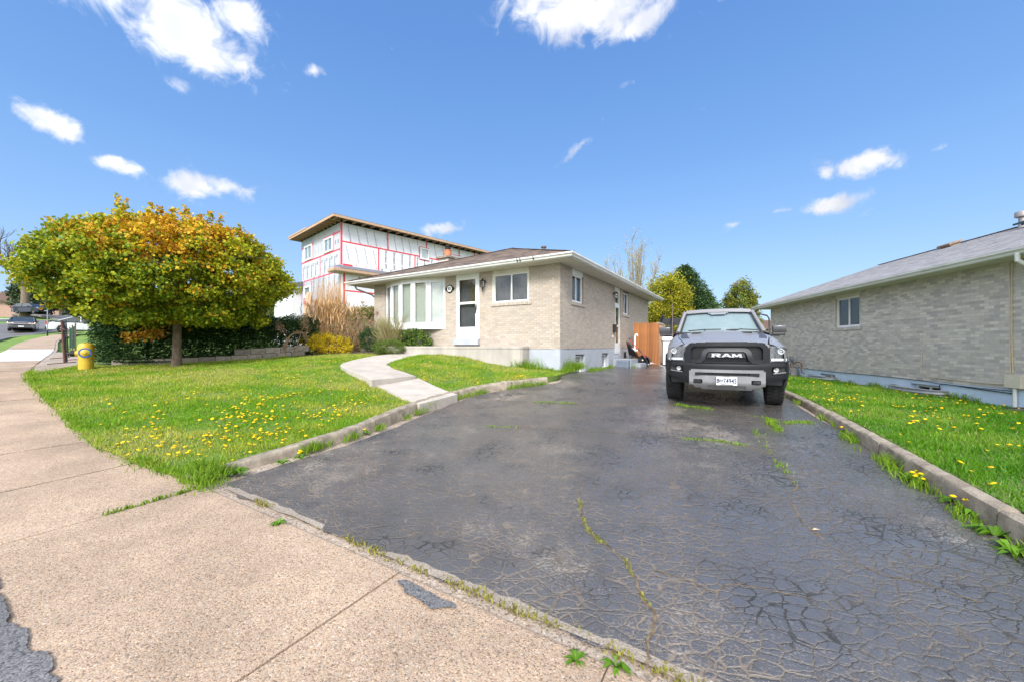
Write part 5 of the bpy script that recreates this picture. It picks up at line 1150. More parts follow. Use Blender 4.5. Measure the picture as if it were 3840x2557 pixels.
def pickup():
    gx, gy = 3.80, 6.88
    T = empty('pickup_truck', (gx, gy, TB.z(3.9, 7.9) + .015), -R(24.6), label='silver pickup truck with black grille parked nose first at the end of the wet driveway', cat='pickup truck')
    ln = np.linspace
    yf = lambda x: .30 * abs(x) ** 2.4          # plan curve of the nose
    # -------- bumper
    b = MB(); xs = [-1.0 + .02 * k for k in range(101)]
    def bump_in(x, z):
        a = abs(x); top = .80 + .035 * max(0, a - .5) / .5 - (.0 if a > .45 else .0); bot = .40 + .16 * max(0, a - .5) / .5
        if not (bot < z < top): return False
        fz = .70 + .02 * (a - .6)
        if .70 < a < .92 and .62 + .10 * (a - .7) < z < .735: return False      # fog lamp pocket
        return True
    zs = list(ln(.36, .86, 34))
    def by(x, z): a = abs(x); e = max(0, a - .9) / .1; return yf(x) + .05 * max(0, (z - .74) / .1) ** 2 + .03 * max(0, (.55 - z) / .15) + .12 * e * e
    superv(bump_in, xs, zs, by, b, .16); b.add([(-1.0, .55, .5), (-1.0, .95, .52), (-1.0, .95, .8), (-1.0, .5, .82)], [(0, 1, 2, 3)]); b.add([(1.0, .55, .5), (1.0, .95, .52), (1.0, .95, .8), (1.0, .5, .82)], [(0, 1, 2, 3)])
    bo = b.build('front_bumper', M_DPLAST, T, smooth=True)
    u = MB(); u.grid(lambda x, t_: (x, yf(x) + .02 + .22 * t_, .80 + .05 * max(0, abs(x) - .5) - .0 + .03 * t_), list(ln(-1, 1, 41)), [0, .5, 1]); u.grid(lambda x, t_: (x, yf(x) - .0 + .06 * t_, .79 + .045 * (1 - (abs(x) / .5) ** 4) * t_), list(ln(-.5, .5, 31)), [0, .5, 1]); u.build('bumper_step', M_DPLAST, T, smooth=True)
    for s in (-1, 1):
        f = MB(); x = s * .80; y = yf(.8) + .055; f.lathe([(0, .0), (.035, -.005), (.042, -.015), (.05, .0), (.05, .03)], 20, c=(x - s * .02, y, .685), axis='y'); fo_ = f.build('fog_lamp', M_CHROME, T, smooth=True)
        k = MB(); k.box(x - .13, x + .13, y + .045, y + .06, .60, .76); k.build('fog_recess', M_BLACK, T)
        k = MB(); k.bar((s * .72, yf(.72) - .006, .628), (s * .92, yf(.92) - .006, .648), .02, .016); k.build('fog_trim', M_SKID, T)
    # -------- silver skid plate with slots
    p = MB(); xs = list(ln(-.60, .60, 121)); zs = list(ln(.32, .685, 42))
    def sk(x, z):
        a = abs(x); 
        if z > .655 and a > .57: return False
        if z < .40 and a > .55 - (.40 - z) * 1.2: return False
        if z < .345 and a > .40: return False
        if rrect(x, z, .50, .575, .635, .02): return False
        if rrect(a - .455, z, .072, .43, .51, .018): return False
        return True
    superv(sk, xs, zs, lambda x, z: yf(x) - .035 + .10 * max(0, (.46 - z) / .14) ** 1.5 + (.02 if (z < .40 and abs(x) < .3) else 0), p, .05); p.build('skid_plate', M_SKID, T, smooth=True)
    k = MB(); k.box(-.5, .5, .03, .06, .56, .65)
    for q in range(24): k.box(-.33 + q * .028, -.318 + q * .028, .018, .029, .578, .632)
    k.build('lower_grille', M_BLACK, T)
    k = MB(); k.box(-.5, -.35, -.012, .02, .585, .628); k.box(.35, .5, -.012, .02, .585, .628); k.build('grille_blank', M_DPLAST, T)
    for s in (-1, 1):
        k = MB(); k.box(s * .455 - .075, s * .455 + .075, .05, .08, .42, .52); k.build('hook_recess', M_BLACK, T)
        k = MB(); k.tube([(s * .455 - .045, .06, .465), (s * .455 - .045, .0, .465), (s * .455 + .045, .0, .465), (s * .455 + .045, .06, .465)], .014, 8); k.build('tow_hook', M_DARKSTEEL, T)
    # -------- licence plate
    L_ = MB(); L_.box(-.165, .165, -.062, -.056, .418, .572); po = L_.build('licence_plate', pm('white_plate', (.78, .80, .80), rough=.4), T)
    L_ = MB(); rim(L_, -.168, .168, -.066, -.056, .414, .576, .008); L_.build('plate_frame', M_CHROME, po)
    FXM = lambda x, z, y=-.064: Matrix.Translation((x, y, z)) @ Matrix.Rotation(R(90), 4, 'X')
    M_PBLUE = pm('plate_blue', (.01, .015, .06), rough=.5)
    text('plate_number', 'B', .105, M_PBLUE, po, FXM(-.135, .49), .001, bold=.003, sx=.72); text('plate_number', 'W', .105, M_PBLUE, po, FXM(-.088, .49), .001, bold=.002, sx=.62); text('plate_number', '74945', .118, M_PBLUE, po, FXM(.052, .49), .001, bold=.0032, sx=.70)
    text('plate_crown', '*', .07, M_PBLUE, po, FXM(-.05, .485), .001); text('plate_province', 'ONTARIO', .022, M_PBLUE, po, FXM(0, .558), .001)
    L_ = MB(); L_.box(-.10, .10, -.066, -.0635, .424, .434); L_.build('plate_slogan', M_PBLUE, po)
    # -------- grille
    gy_ = lambda x, z: yf(x) + .03 + .10 * max(0, (z - .80)) ** 1.2
    g = MB(); xs = list(ln(-.70, .70, 141)); zs = list(ln(.775, 1.185, 50))
    def sur(x, z):
        a = abs(x); out = a < .68 - max(0, (z - .95)) * .12 and z > .775
        r = .17; hx = .665
        if z > 1.18 - r + .0 and a > hx - r:
            if (a - (hx - r)) ** 2 + (z - (1.18 - r)) ** 2 > r * r: out = False
        if z > 1.18 - .03 * (a / .66) ** 2: out = False
        inn = a < .575 and .825 < z < 1.105 and not (z > 1.0 and a > .475 and (a - .475) ** 2 + (z - 1.005) ** 2 > .0100)
        return out and not inn
    superv(sur, xs, zs, gy_, g, .10); g.build('grille_surround', M_DPLAST, T, smooth=True)
    c = MB()
    outer = [(-.565, .80), (-.40, .80), (-.34, .86), (-.315, .95), (-.30, .985), (-.27, 1.0), (.27, 1.0), (.30, .985), (.315, .95), (.34, .86), (.40, .80), (.565, .80), (.565, .865), (.45, .865), (.41, .90), (.385, 1.0), (.345, 1.05), (.30, 1.065), (-.30, 1.065), (-.345, 1.05), (-.385, 1.0), (-.41, .90), (-.45, .865), (-.565, .865)]
    superv(lambda x, z: pip(x, z, outer), list(ln(-.575, .575, 130)), list(ln(.79, 1.075, 40)), lambda x, z: gy_(x, z) - .015 - .02 * math.exp(-((z - .93) / .1) ** 2), c, .07); c.build('grille_crossbar', M_GRILLE, T, smooth=True)
    m = MB(); m.grid(lambda x, z: (x, gy_(x, z) + .075, z), list(ln(-.6, .6, 25)), [.8, .95, 1.12]); m.build('grille_backing', M_BLACK, T)
    m = MB()       # honeycomb bars
    for j in range(9):
        for i in range(34):
            x = -.57 + i * .0345 + (.017 if j % 2 else 0); z = .84 + j * .032
            if abs(x) < .56:
                y = gy_(x, z) + .055; m.box(x - .0035, x + .0035, y, y + .01, z - .011, z + .011); m.bar((x - .0172, y, z + .011 + .007), (x, y, z + .011), .006, .006); m.bar((x + .0172, y, z + .018), (x, y, z + .011), .006, .006)
    m.build('grille_mesh', pm('gloss_black_mesh', (.006, .006, .007), rough=.35), T)
    lb = MB(); superv(lambda x, z: pip(x, z, [(-.30, .90), (.30, .90), (.285, .975), (.265, .985), (-.265, .985), (-.285, .975)]), list(ln(-.3, .3, 61)), list(ln(.895, .99, 20)), lambda x, z: gy_(x, z) - .005, lb, .03); lbo = lb.build('badge_bar', M_GRILLE, T, smooth=True)
    # badge letters, wide slab forms
    def glyph(polys, x0, w):
        m = MB()
        for poly in polys:
            pts = [(x0 + a * w, .908 + b_ * .062) for a, b_ in poly]; n = len(pts); yy = gy_(x0 + w / 2, .94) - .026
            m.add([(a, yy, b_) for a, b_ in pts] + [(a, yy + .022, b_) for a, b_ in pts], [tuple(range(n)), tuple(reversed(range(n, 2 * n)))] + [(i, (i + 1) % n, n + (i + 1) % n, n + i) for i in range(n)])
        m.build('badge_letter', pm('brushed_silver_letter', (.62, .62, .63), rough=.35, metal=.3), lbo)
    W_ = .15
    glyph([[(0, 0), (.36, 0), (.36, .2), (.28, .2), (.28, .8), (0, 1.0), (0, .8), (.06, .8), (.06, .2), (0, .2)], [(.0, 1), (0, .8), (.28, .8), (.7, .8), (.7, .58), (.28, .58), (.28, .42), (.75, .42), (.98, .55), (.98, .88), (.85, 1)], [(.45, .42), (.72, .42), (1.05, .0), (.72, 0)]], -.235, W_)
    glyph([[(0, 0), (.25, 0), (.55, .72), (.48, 1), (.38, 1)], [(.48, 1), (.55, .72), (.80, 0), (1.08, 0), (.66, 1)], [(.3, .25), (.75, .25), (.70, .42), (.37, .42)]], -.075, W_)
    glyph([[(0, 0), (.3, 0), (.3, .2), (.24, .2), (.24, 1), (0, 1), (0, .82), (.05, .82), (.05, .2), (0, .2)], [(.05, 1), (.3, 1), (.52, .45), (.52, .1), (.42, .1)], [(.52, .45), (.74, 1), (1, 1), (.62, .1), (.52, .1)], [(.78, .0), (1.08, 0), (1.08, .2), (1.0, .2), (1.0, 1), (.8, 1), (.8, .2), (.78, .2)]], .085, W_)
    # -------- headlights
    for s in (-1, 1):
        poly = [(s * a, z) for a, z in ((.685, .80), (.95, .80), (.975, .87), (.972, 1.06), (.90, 1.09), (.69, 1.10))]
        hy = lambda x, z: yf(x) + .075 + .05 * (z - .8)
        k = MB(); xs = sorted(ln(s * .67, s * .985, 30)); superv(lambda x, z: pip(x, z, poly), xs, list(ln(.79, 1.11, 30)), lambda x, z: hy(x, z) + .05, k, .03); ho = k.build('headlight', M_REFL, T)
        k = MB(); superv(lambda x, z: pip(x, z, poly), xs, list(ln(.79, 1.11, 30)), lambda x, z: hy(x, z), k, .006); k.build('headlight_lens', M_LENS, ho, smooth=True)
        def ring(cx, cz, r0, r1, mat, nm, y=-.0):
            k = MB(); k.lathe([(r0, .0), (r0 + .006, -.022), (r1 - .006, -.022), (r1, .0)], 28, c=(s * cx, hy(cx, cz) + .03 + y, cz), axis='y'); k.build(nm, mat, ho, smooth=True)
        ring(.865, 1.005, .036, .052, M_LAMPW, 'lamp_ring'); ring(.775, 1.005, .018, .027, M_SKID, 'lamp_ring')
        k = MB(); k.lathe([(0, -.02), (.02, -.016), (.032, .0), (.032, .02)], 20, c=(s * .865, hy(.865, 1) + .03, 1.005), axis='y'); k.build('projector_lens', M_CHROME, ho, smooth=True)
        k = MB(); superv(lambda x, z: .70 < abs(x) < .955, sorted(ln(s * .69, s * .96, 16)), [.845, .865, .885], lambda x, z: hy(x, z) + .012, k, .02); k.build('running_light', M_LAMPW, ho)
        k = MB(); superv(lambda x, z: .70 < abs(x) < .955, sorted(ln(s * .69, s * .96, 16)), [.798, .815, .832], lambda x, z: hy(x, z) - .004, k, .05); k.build('headlight_bezel', M_DPLAST, ho)
        k = MB(); k.box(min(s * .94, s * .978), max(s * .94, s * .978), yf(.97) + .14, yf(.97) + .19, .97, 1.02); k.build('side_marker', M_AMBER, ho)
    # -------- painted skins: lofted half sections, mirrored
    Y = [.13, .22, .34, .5, .7, .98, 1.3, 1.55, 1.72]
    def sec(y):
        t = min(1, max(0, (y - .13) / 1.5)); q = 1 - (1 - t) ** 1.6
        zc = 1.185 + (1.425 - 1.185) * q; nose = max(0, 1 - (y - .13) / .16); zc -= .02 * nose * nose
        return zc, t
    def hood(u, y):     # u across 0..1
        zc, t = sec(y); x = u * (.66 + .14 * min(1, t * 1.7)); a = abs(x)
        yy = y + .24 * (a / .8) ** 2.6 * (1 - t) ** 2
        dome = .035 * (1 / (1 + math.exp((a - .36) / .022))) * min(1, .25 + t * 1.3); dip = -.035 * max(0, (a - .45) / .35) ** 2
        return (x, yy, zc + dome - .035 * 1 + dip - .05 * (a / .8) ** 4 * (1 - t))
    h = MB(); h.grid(hood, list(ln(-1, 1, 61)), list(ln(.10, 1.66, 40))); 
    h.grid(lambda u, t_: (hood(u, .10)[0], hood(u, .10)[1] + .03 * t_, hood(u, .10)[2] - .035 * t_), list(ln(-1, 1, 61)), [0, .4, 1]); h.build('hood', M_PAINT, T, smooth=True)
    def side_x(y, z):
        w = 1.0 + .018 * math.exp(-((y - .98) / .42) ** 2) + .018 * math.exp(-((y - 4.55) / .42) ** 2) - .02 * math.exp(-((y - 2.8) / 1.0) ** 2)
        f = w - .10 * max(0, (z - .98) / .42) ** 2.2 - .05 * max(0, (.75 - z) / .35) ** 1.5
        if y < .55: f -= .16 * ((.55 - y) / .35) ** 2
        return f
    def arch(y):
        z = .52
        for yc in (.98, 4.55):
            d = abs(y - yc)
            if d < .53: z = max(z, .40 + math.sqrt(.53 ** 2 - d * d))
        return z
    # fenders
    for s in (-1, 1):
        f = MB(); ys = list(ln(.30, 1.72, 48))
        def fen(v, y):
            xh, yh, zh = hood(1, max(.10, min(1.66, y))); top = zh - .012; zs_ = arch(y) if y > .44 else .82
            if v < 1:      # top surface from the hood line to the shoulder
                xo = side_x(y, top - .12) - .015; a = v; x = (xh + .006) * (1 - a) + xo * a; z = top * (1 - a) + (top - .10 - .05 * (1 - min(1, (y - .3) / .8))) * a + .03 * math.sin(math.pi * a); return (s * x, y + (yh - y) * (1 - a) * 0, z)
            a = v - 1; zt = top - .10 - .05 * (1 - min(1, (y - .3) / .8)); z = zt * (1 - a) + max(zs_, .82 if y < .45 else 0) * a; return (s * (side_x(y, z) - .015 * (1 - a)), y, z)
        f.grid(fen, list(ln(0, 1, 10)) + list(ln(1.08, 2, 12)), ys); f.build('fender', M_PAINT, T, smooth=True)
        fl = MB(); n = 26; pts = [(.98 + .535 * math.cos(a), .40 + .535 * math.sin(a)) for a in ln(-.05, math.pi + .05, n)]
        fl.tube([(s * (side_x(y, z) + .004), y, z) for y, z in pts], .026, 8); fl.build('arch_flare', M_DPLAST, T, smooth=True)
        fl = MB(); pts = [(4.55 + .535 * math.cos(a), .40 + .535 * math.sin(a)) for a in ln(-.05, math.pi + .05, n)]
        fl.tube([(s * (side_x(y, z) + .004), y, z) for y, z in pts], .026, 8); fl.build('arch_flare', M_DPLAST, T, smooth=True)
        d = MB(); d.grid(lambda v, y: (s * side_x(y, arch(y) * (1 - v) + (1.36 - .0) * v), y, arch(y) * (1 - v) + 1.36 * v), list(ln(0, 1, 14)), list(ln(1.721, 4.02, 30))); d.build('door_side', M_PAINT, T, smooth=True)
        d = MB(); d.grid(lambda v, y: (s * side_x(y, arch(y) * (1 - v) + 1.42 * v), y, arch(y) * (1 - v) + 1.42 * v), list(ln(0, 1, 14)), list(ln(4.04, 5.75, 34))); d.box(min(s * .86, s * .96), max(s * .86, s * .96), 4.04, 5.74, 1.405, 1.425); d.build('bed_side', M_PAINT, T, smooth=True)
        il = MB(); 
        for yc in (.98, 4.55): il.grid(lambda a, x: (x, yc + .5 * math.cos(a), .40 + .5 * math.sin(a)), list(ln(0, math.pi, 18)), [s * .58, s * .98])
        il.box(min(s * .60, s * .58), max(s * .60, s * .58), .45, 5.1, .45, 1.0); il.build('wheel_well', M_BLACK, T, fix=False)
        dl = MB(); dl.grid(lambda v, y: (s * side_x(y, 1.0), y, 1.0 + v * .012) if False else (s * (side_x(y, .62 + v) + .012), y, .62 + v), [0, .05, .1], list(ln(1.72, 4.0, 16))); dl.build('rocker_panel', M_DPLAST, T)
        # decal on the hood corner
        k = MB(); k.grid(lambda a, b_: (lambda p_: (p_[0] * s, p_[1], p_[2] + .004))(hood(.80 + .17 * a * (1 - .2 * b_), .62 + .75 * b_ + .12 * a)), list(ln(0, 1, 6)), list(ln(0, 1, 12))); k.build('hood_decal', M_DECAL, T, fix=False)
        # hood vent
        k = MB(); hp = hood(.60, 1.22); k.M = Matrix.Translation((s * .45, hp[1], hp[2] + .012)); k.box(-.10, .10, -.055, .05, -.008, .012); k.build('hood_vent', M_PAINT, T, bevel=.006)
        k = MB(); k.M = Matrix.Translation((s * .45, hp[1] - .056, hp[2] + .014)); k.box(-.092, .092, -.006, .0, -.016, .014); k.build('vent_slot', M_BLACK, T)
        # mirrors
        k = MB(); k.tube([(s * .90, 1.92, 1.33), (s * 1.02, 1.90, 1.345), (s * 1.12, 1.90, 1.35)], [.04, .034, .045], 10); k.box(min(s * .99, s * 1.22), max(s * .99, s * 1.22), 1.86, 1.94, 1.325, 1.375); mo = k.build('side_mirror', M_BLACK, T, bevel=.012)
        k = MB(); k.box(min(s * .995, s * 1.245), max(s * .995, s * 1.245), 1.85, 1.97, 1.37, 1.53); k.build('mirror_cap', pm('satin_dark_mirror', (.045, .043, .048), rough=.3, coat=.4), mo, bevel=.035, smooth=True)
        k = MB(); k.box(min(s * 1.01, s * 1.23), max(s * 1.01, s * 1.23), 1.971, 1.975, 1.385, 1.515); k.build('mirror_glass', M_CHROME, mo)
    # front panel under the hood and radiator core
    k = MB(); k.grid(lambda x, z: (x, yf(x) + .19 + .06 * (z - .8), z), list(ln(-.80, .80, 33)), [.85, 1.0, 1.13]); k.build('nose_panel', M_PAINT, T, fix=False)
    k = MB(); k.box(-.70, .70, .26, .30, .42, .98); k.box(-.60, .60, .24, .9, .38, .44); k.box(-.5, .5, .9, 5.4, .48, .62); k.build('chassis', M_BLACK, T)
    k = MB(); k.lathe([(.05, -.8), (.05, .8)], 10, c=(0, .98, .40), axis='x'); k.lathe([(.05, -.8), (.05, .8)], 10, c=(0, 4.55, .40), axis='x'); k.build('axle', M_BLACK, T)
    # -------- cab: windshield, pillars, roof, side glass
    def ws(u, v):
        w0, w1 = .80, .665; x = u * (w0 * (1 - v) + w1 * v); y = 1.60 + .70 * v ** 1.05 + .14 * u * u * (1 - .4 * v); z = 1.415 + .475 * v - .02 * u * u; return Vector((x, y, z))
    g = MB(); g.grid(lambda u, v: ws(u, v), list(ln(-1, 1, 25)), list(ln(0, 1, 10))); g.build('windshield', M_WSHIELD, T, smooth=True)
    g = MB(); g.grid(lambda u, v: ws(u * .95, .02 + v * .94) + Vector((0, .06, -.015)), list(ln(-1, 1, 13)), list(ln(0, 1, 6))); g.build('sunshade', M_SHADE, T)
    g = MB(); g.grid(lambda u, v: ws(u * .30, 1 - .17 * v * (1 - .0) if abs(u) < .8 else 1 - .17 * v * .6) - Vector((0, .006, -.003)), list(ln(-1, 1, 13)), [0, .5, 1]); g.build('mirror_shade_band', pm('grey_frit', (.24, .26, .28), rough=.4), T, fix=False)
    hd_ = MB(); hd_.grid(lambda u, v: ws(u * 1.0, .94) + (ws(u, 1.0) - ws(u, .94)) * v + Vector((0, -.012 + .02 * v, .012 + .03 * v)), list(ln(-1, 1, 25)), [0, .5, 1, 1.4]); hd_.build('roof_header', M_PAINT, T, smooth=True, fix=False)
    rf = MB()
    def roof_(u, v):
        y0 = 2.30 + .085 * u * u; y = y0 + (4.0 - y0) * v; w = .665 + .045 * min(1, v * 3) - .0 * v; a = abs(u); return (u * w, y, 1.892 - .02 * u * u + .075 * math.sin(min(1, v * 1.6 + .0) * math.pi / 2) * (1 - a ** 5) - .03 * max(0, v - .85) / .15 + .012)
    rf.grid(roof_, list(ln(-1, 1, 25)), [0, .02, .05, .1, .2, .35, .5, .7, .85, .95, 1]); rf.build('roof', M_PAINT, T, smooth=True)
    for s in (-1, 1):
        k = MB(); 
        pts = [ws(s * 1.0, v) + Vector((s * .03, .0, .0)) for v in ln(0, 1, 8)]; k.tube(pts, [.045, .042, .038, .036, .035, .035, .036, .04], 8)
        k.tube([pts[-1], Vector((s * .715, 2.6, 1.90)), Vector((s * .725, 3.4, 1.905)), Vector((s * .715, 3.95, 1.87))], .035, 8)
        k.tube([(s * .715, 3.95, 1.87), (s * .86, 4.02, 1.40)], .05, 8); k.tube([(s * .724, 3.1, 1.89), (s * .90, 3.12, 1.36)], .035, 8); k.build('pillar', M_PAINT, T, smooth=True)
        k = MB(); k.tube([ws(s * .965, v) + Vector((0, -.012, .006)) for v in ln(0, 1, 8)], .012, 6); k.build('windshield_trim', M_BLACK, T)
        k = MB(); k.add([(s * .90, 1.78, 1.37), (s * .905, 3.98, 1.37), (s * .72, 3.92, 1.86), (s * .715, 2.38, 1.86)], [(0, 1, 2, 3)]); k.build('side_glass', M_GLASSD, T, fix=False)
        k = MB(); k.add([(s * .80, 1.60, 1.40), (s * .93, 1.74, 1.36), (s * .93, 4.02, 1.36), (s * .82, 4.02, 1.36), (s * .82, 1.8, 1.36)], [(0, 1, 2, 3, 4)]); k.build('belt_line', M_PAINT, T, fix=False)
    k = MB(); k.add([(-.86, 4.02, .8), (.86, 4.02, .8), (.9, 4.02, 1.38), (.72, 3.95, 1.88), (-.72, 3.95, 1.88), (-.9, 4.02, 1.38)], [(0, 1, 2, 3, 4, 5)]); k.build('cab_back', M_PAINT, T, fix=False)
    k = MB(); k.box(-.92, .92, 5.72, 5.76, .75, 1.42); k.build('tailgate', M_PAINT, T); k = MB(); k.box(-.85, .85, 4.05, 5.72, .85, .90); k.build('bed_floor', M_BLACK, T)
    k = MB(); k.add([(-.8, 1.66, 1.36), (.8, 1.66, 1.36), (.9, 1.75, 1.30), (.9, 1.95, 1.34), (-.9, 1.95, 1.34), (-.9, 1.75, 1.3)], [(0, 1, 2, 3, 4, 5)]); k.box(-.8, .8, 1.62, 1.70, 1.385, 1.40); k.build('cowl', M_BLACK, T)
    k = MB(); k.box(-.62, .62, 2.3, 2.6, .9, 1.5); k.build('seats', M_BLACK, T)
    for a, b_, c_ in ((-.62, .02, -.28), (.12, .72, .14)):
        k = MB(); k.tube([ws(a / .8, .035) - Vector((0, .02, -.012)), ws((a + b_) / 1.6, .055) - Vector((0, .02, -.016)), ws(b_ / .8, .06) - Vector((0, .02, -.012))], .011, 6); k.tube([(c_, 1.60, 1.41), ws((a + b_) / 1.6, .06) - Vector((0, .03, -.02))], .013, 6); k.build('wiper', M_BLACK, T)
    k = MB(); k.tube([(-.93, 1.35, 1.28), (-.935, 1.4, 2.02)], .005, 5); k.build('antenna', pm('brown_grey_rod', (.25, .17, .15), rough=.5), T)
    # -------- wheels
    for s in (-1, 1):
        for yc in (.98, 4.55):
            Mx = Matrix.Translation((s * .862, yc, .415)) @ (Matrix() if s > 0 else Matrix.Rotation(math.pi, 4, 'Z')) @ (Matrix.Rotation(R(-4) if s > 0 else R(-4), 4, 'Z') if yc < 2 else Matrix())
            wheel(T, Mx, .415, .285, .225)
pickup()
# ================================================================ OTHER CARS (far up the street)
def car(name, label, loc, rz, L_, W_, H_, paint, style, cat='car', lit=False, slope=0):
    T = empty(name, loc, rz, label=label, cat=cat); T.rotation_euler = (slope, 0, rz)
    hb = {'hatch': [(0, .45), (.02, .62), (.18, .70), (.26, .73), (.40, 1.0), (.52, 1.0), (.80, .97), (.95, .70), (1.0, .62), (1.0, .4)],
          'sedan': [(0, .45), (.02, .60), (.22, .68), (.30, .72), (.43, 1.0), (.66, 1.0), (.82, .74), (.97, .72), (1.0, .60), (1.0, .4)],
          'suv': [(0, .42), (.015, .60), (.18, .66), (.24, .68), (.36, .98), (.5, 1.0), (.90, .97), (.985, .64), (1.0, .56), (1.0, .38)]}[style]
    belt = .66; ys = np.linspace(0, 1, 41); top = np.interp(ys, [p[0] for p in hb], [p[1] for p in hb]); b = MB()
    def bw(y): return W_ / 2 * (1 - .12 * max(0, (.12 - y) / .12) ** 2 - .08 * max(0, (y - .9) / .1) ** 2)
    def body(v, y):
        zt = min(belt, float(np.interp(y, ys, top))) * H_; zb_ = .17 * H_; hw = bw(y)
        for yc in (.18, .80):
            d = abs(y - yc) * L_
            if d < .36: zb_ = max(zb_, .30 + math.sqrt(.36 ** 2 - d * d) * .95)
        a = v * 2 * 1.0
        if v < .35: q = v / .35; return (-hw * (1 - .04 * (1 - q)), y * L_, zb_ + (zt * .92 - zb_) * q)
        if v > .65: q = (1 - v) / .35; return (hw * (1 - .04 * (1 - q)), y * L_, zb_ + (zt * .92 - zb_) * q)
        q = (v - .5) / .15; return (q * hw * (.97 if abs(q) == 1 else .9), y * L_, zt * (1 - .06 * q ** 4))
    b.grid(body, list(np.linspace(0, 1, 25)), list(ys)); b.add([(x * bw(0), 0, z) for x, z in ((-1, .2 * H_), (1, .2 * H_), (1, .42 * H_), (-1, .42 * H_))], [(0, 1, 2, 3)]); b.add([(x * bw(1), L_, z) for x, z in ((-1, .2 * H_), (1, .2 * H_), (1, .55 * H_), (-1, .55 * H_))], [(0, 1, 2, 3)]); b.build('body', paint, T, smooth=True)
    gh = [i for i, y in enumerate(ys) if top[i] > belt + .01]; i0_, i1_ = gh[0], gh[-1]
    def green(u, y):
        zt = float(np.interp(y, ys, top)) * H_; base = belt * H_ * .98; k_ = (zt - base) / (H_ - base); hw = bw(y) * (.93 - .17 * k_)
        if abs(u) == 1: return (u * bw(y) * .93, y * L_, base)
        return (u / .8 * hw, y * L_, zt - (.02 if abs(u) > .7 else 0))
    yy = list(np.linspace(ys[i0_] - .015, ys[i1_] + .015, 16)); g = MB(); g.grid(green, [-1, -.8, -.4, 0, .4, .8, 1], yy); g.build('window_glass', pm('dark_car_glass', (.03, .04, .045), rough=.08, coat=.5), T, smooth=True)
    ry = [y for y in yy if float(np.interp(y, ys, top)) > .945]; r = MB(); r.grid(lambda u, y: (lambda p: (p[0] * 1.01, p[1], p[2] + .012))(green(u, y)), [-.8, -.4, 0, .4, .8], ry if len(ry) > 1 else yy[6:9]); r.build('roof', paint, T, smooth=True)
    for s in (-.8, .8):
        for fr in ((yy[0], ry[0]), (ry[-1], yy[-1]), ((ry[0] + ry[-1]) / 2, (ry[0] + ry[-1]) / 2 + .01)):
            a = green(s, fr[0]); c = green(s, fr[1]) if fr[1] - fr[0] > .02 else (math.copysign(bw(fr[0]) * .93, s), fr[0] * L_, belt * H_)
            pl = MB(); pl.tube([(a[0] * 1.01, a[1], a[2]), (c[0] * 1.01, c[1], c[2])], .03, 6); pl.build('pillar', paint, T)
    for s in (-1, 1):
        for yc in (.18, .80):
            Mx = Matrix.Translation((s * (W_ / 2 - .12), yc * L_, .31)) @ (Matrix() if s > 0 else Matrix.Rotation(math.pi, 4, 'Z')); wheel(T, Mx, .31, .2, .2, tread=False, rim_mat=pm('alloy', (.6, .6, .62), rough=.3, metal=.6), seg=24)
        m = MB(); m.box(min(s * (W_ / 2 - .02), s * (W_ / 2 + .15)), max(s * (W_ / 2 - .02), s * (W_ / 2 + .15)), .33 * L_, .33 * L_ + .1, belt * H_ - .02, belt * H_ + .11); m.build('side_mirror', paint, T, bevel=.02)
        h = MB(); hx = W_ / 2; h.add([(s * hx * .52, .012 - .02, .50 * H_), (s * hx * .97, .07 - .02, .50 * H_), (s * hx * .96, .34, .60 * H_), (s * hx * .60, .10, .56 * H_)], [(0, 1, 2, 3)])
        hm = pm('headlamp_glass', (.8, .78, .74), rough=.15)
        if lit:
            hm = bpy.data.materials.new('lit_headlamp'); hm.use_nodes = True; bb = hm.node_tree.nodes['Principled BSDF']; bb.inputs['Base Color'].default_value = (.9, .75, .6, 1); bb.inputs['Emission Color'].default_value = (1, .72, .5, 1) if s > 0 else (1, .8, .62, 1); bb.inputs['Emission Strength'].default_value = .9
        h.build('headlight', hm, T, fix=False)
        tl_ = MB(); tl_.box(min(s * hx * .62, s * hx * 1.0), max(s * hx * .62, s * hx * 1.0), L_ - .16, L_ + .02, .50 * H_, .64 * H_); tl_.build('tail_light', pm('red_lamp', (.55, .01, .02), rough=.25), T, bevel=.02)
    m = MB(); m.box(-W_ * .30, W_ * .30, -.03, .02, .36 * H_, .46 * H_); m.box(-W_ * .4, W_ * .4, -.035, .02, .20 * H_, .27 * H_); m.build('grille', M_BLACK, T)
    m = MB(); m.box(-W_ * .30, W_ * .30, -.04, -.028, .455 * H_, .47 * H_); m.build('grille_trim', M_CHROME, T)
    m = MB(); m.box(-.17, .17, -.05, -.03, .27 * H_, .34 * H_); m.box(-.17, .17, L_ + .005, L_ + .02, .45 * H_, .53 * H_); m.build('licence_plate', pm('white_plate', (.78, .80, .80)), T)
    m = MB(); m.box(-W_ * .46, W_ * .46, L_ - .05, L_ + .05, .17 * H_, .33 * H_); m.build('rear_bumper', M_BLACK, T, bevel=.02)
    return T
def gz(x, y): return TB.z(x, y)
car('hatchback_car', 'dark grey hatchback driving down the street towards the camera with headlights on', (-46.7, 36.9, gz(-48, 38) - .02), R(47), 4.0, 1.72, 1.47, pm('dark_grey_car_paint', (.085, .08, .085), rough=.25, metal=.4, coat=1), 'hatch', lit=True, slope=-.02)
car('parked_suv', 'dark blue station wagon parked in a driveway across the street behind a tree', (-74.6, 62.0, gz(-80, 63) + .02), R(86), 4.7, 1.85, 1.70, pm('dark_blue_car_paint', (.012, .018, .05), rough=.2, metal=.3, coat=1), 'suv')
car('parked_sedan', 'white sedan with red tail lamp parked behind the grass verge', (-38.9, 38.6, gz(-41, 36.5) + .0), R(140), 4.8, 1.85, 1.45, pm('white_car_paint', (.75, .76, .77), rough=.25, coat=1), 'sedan')
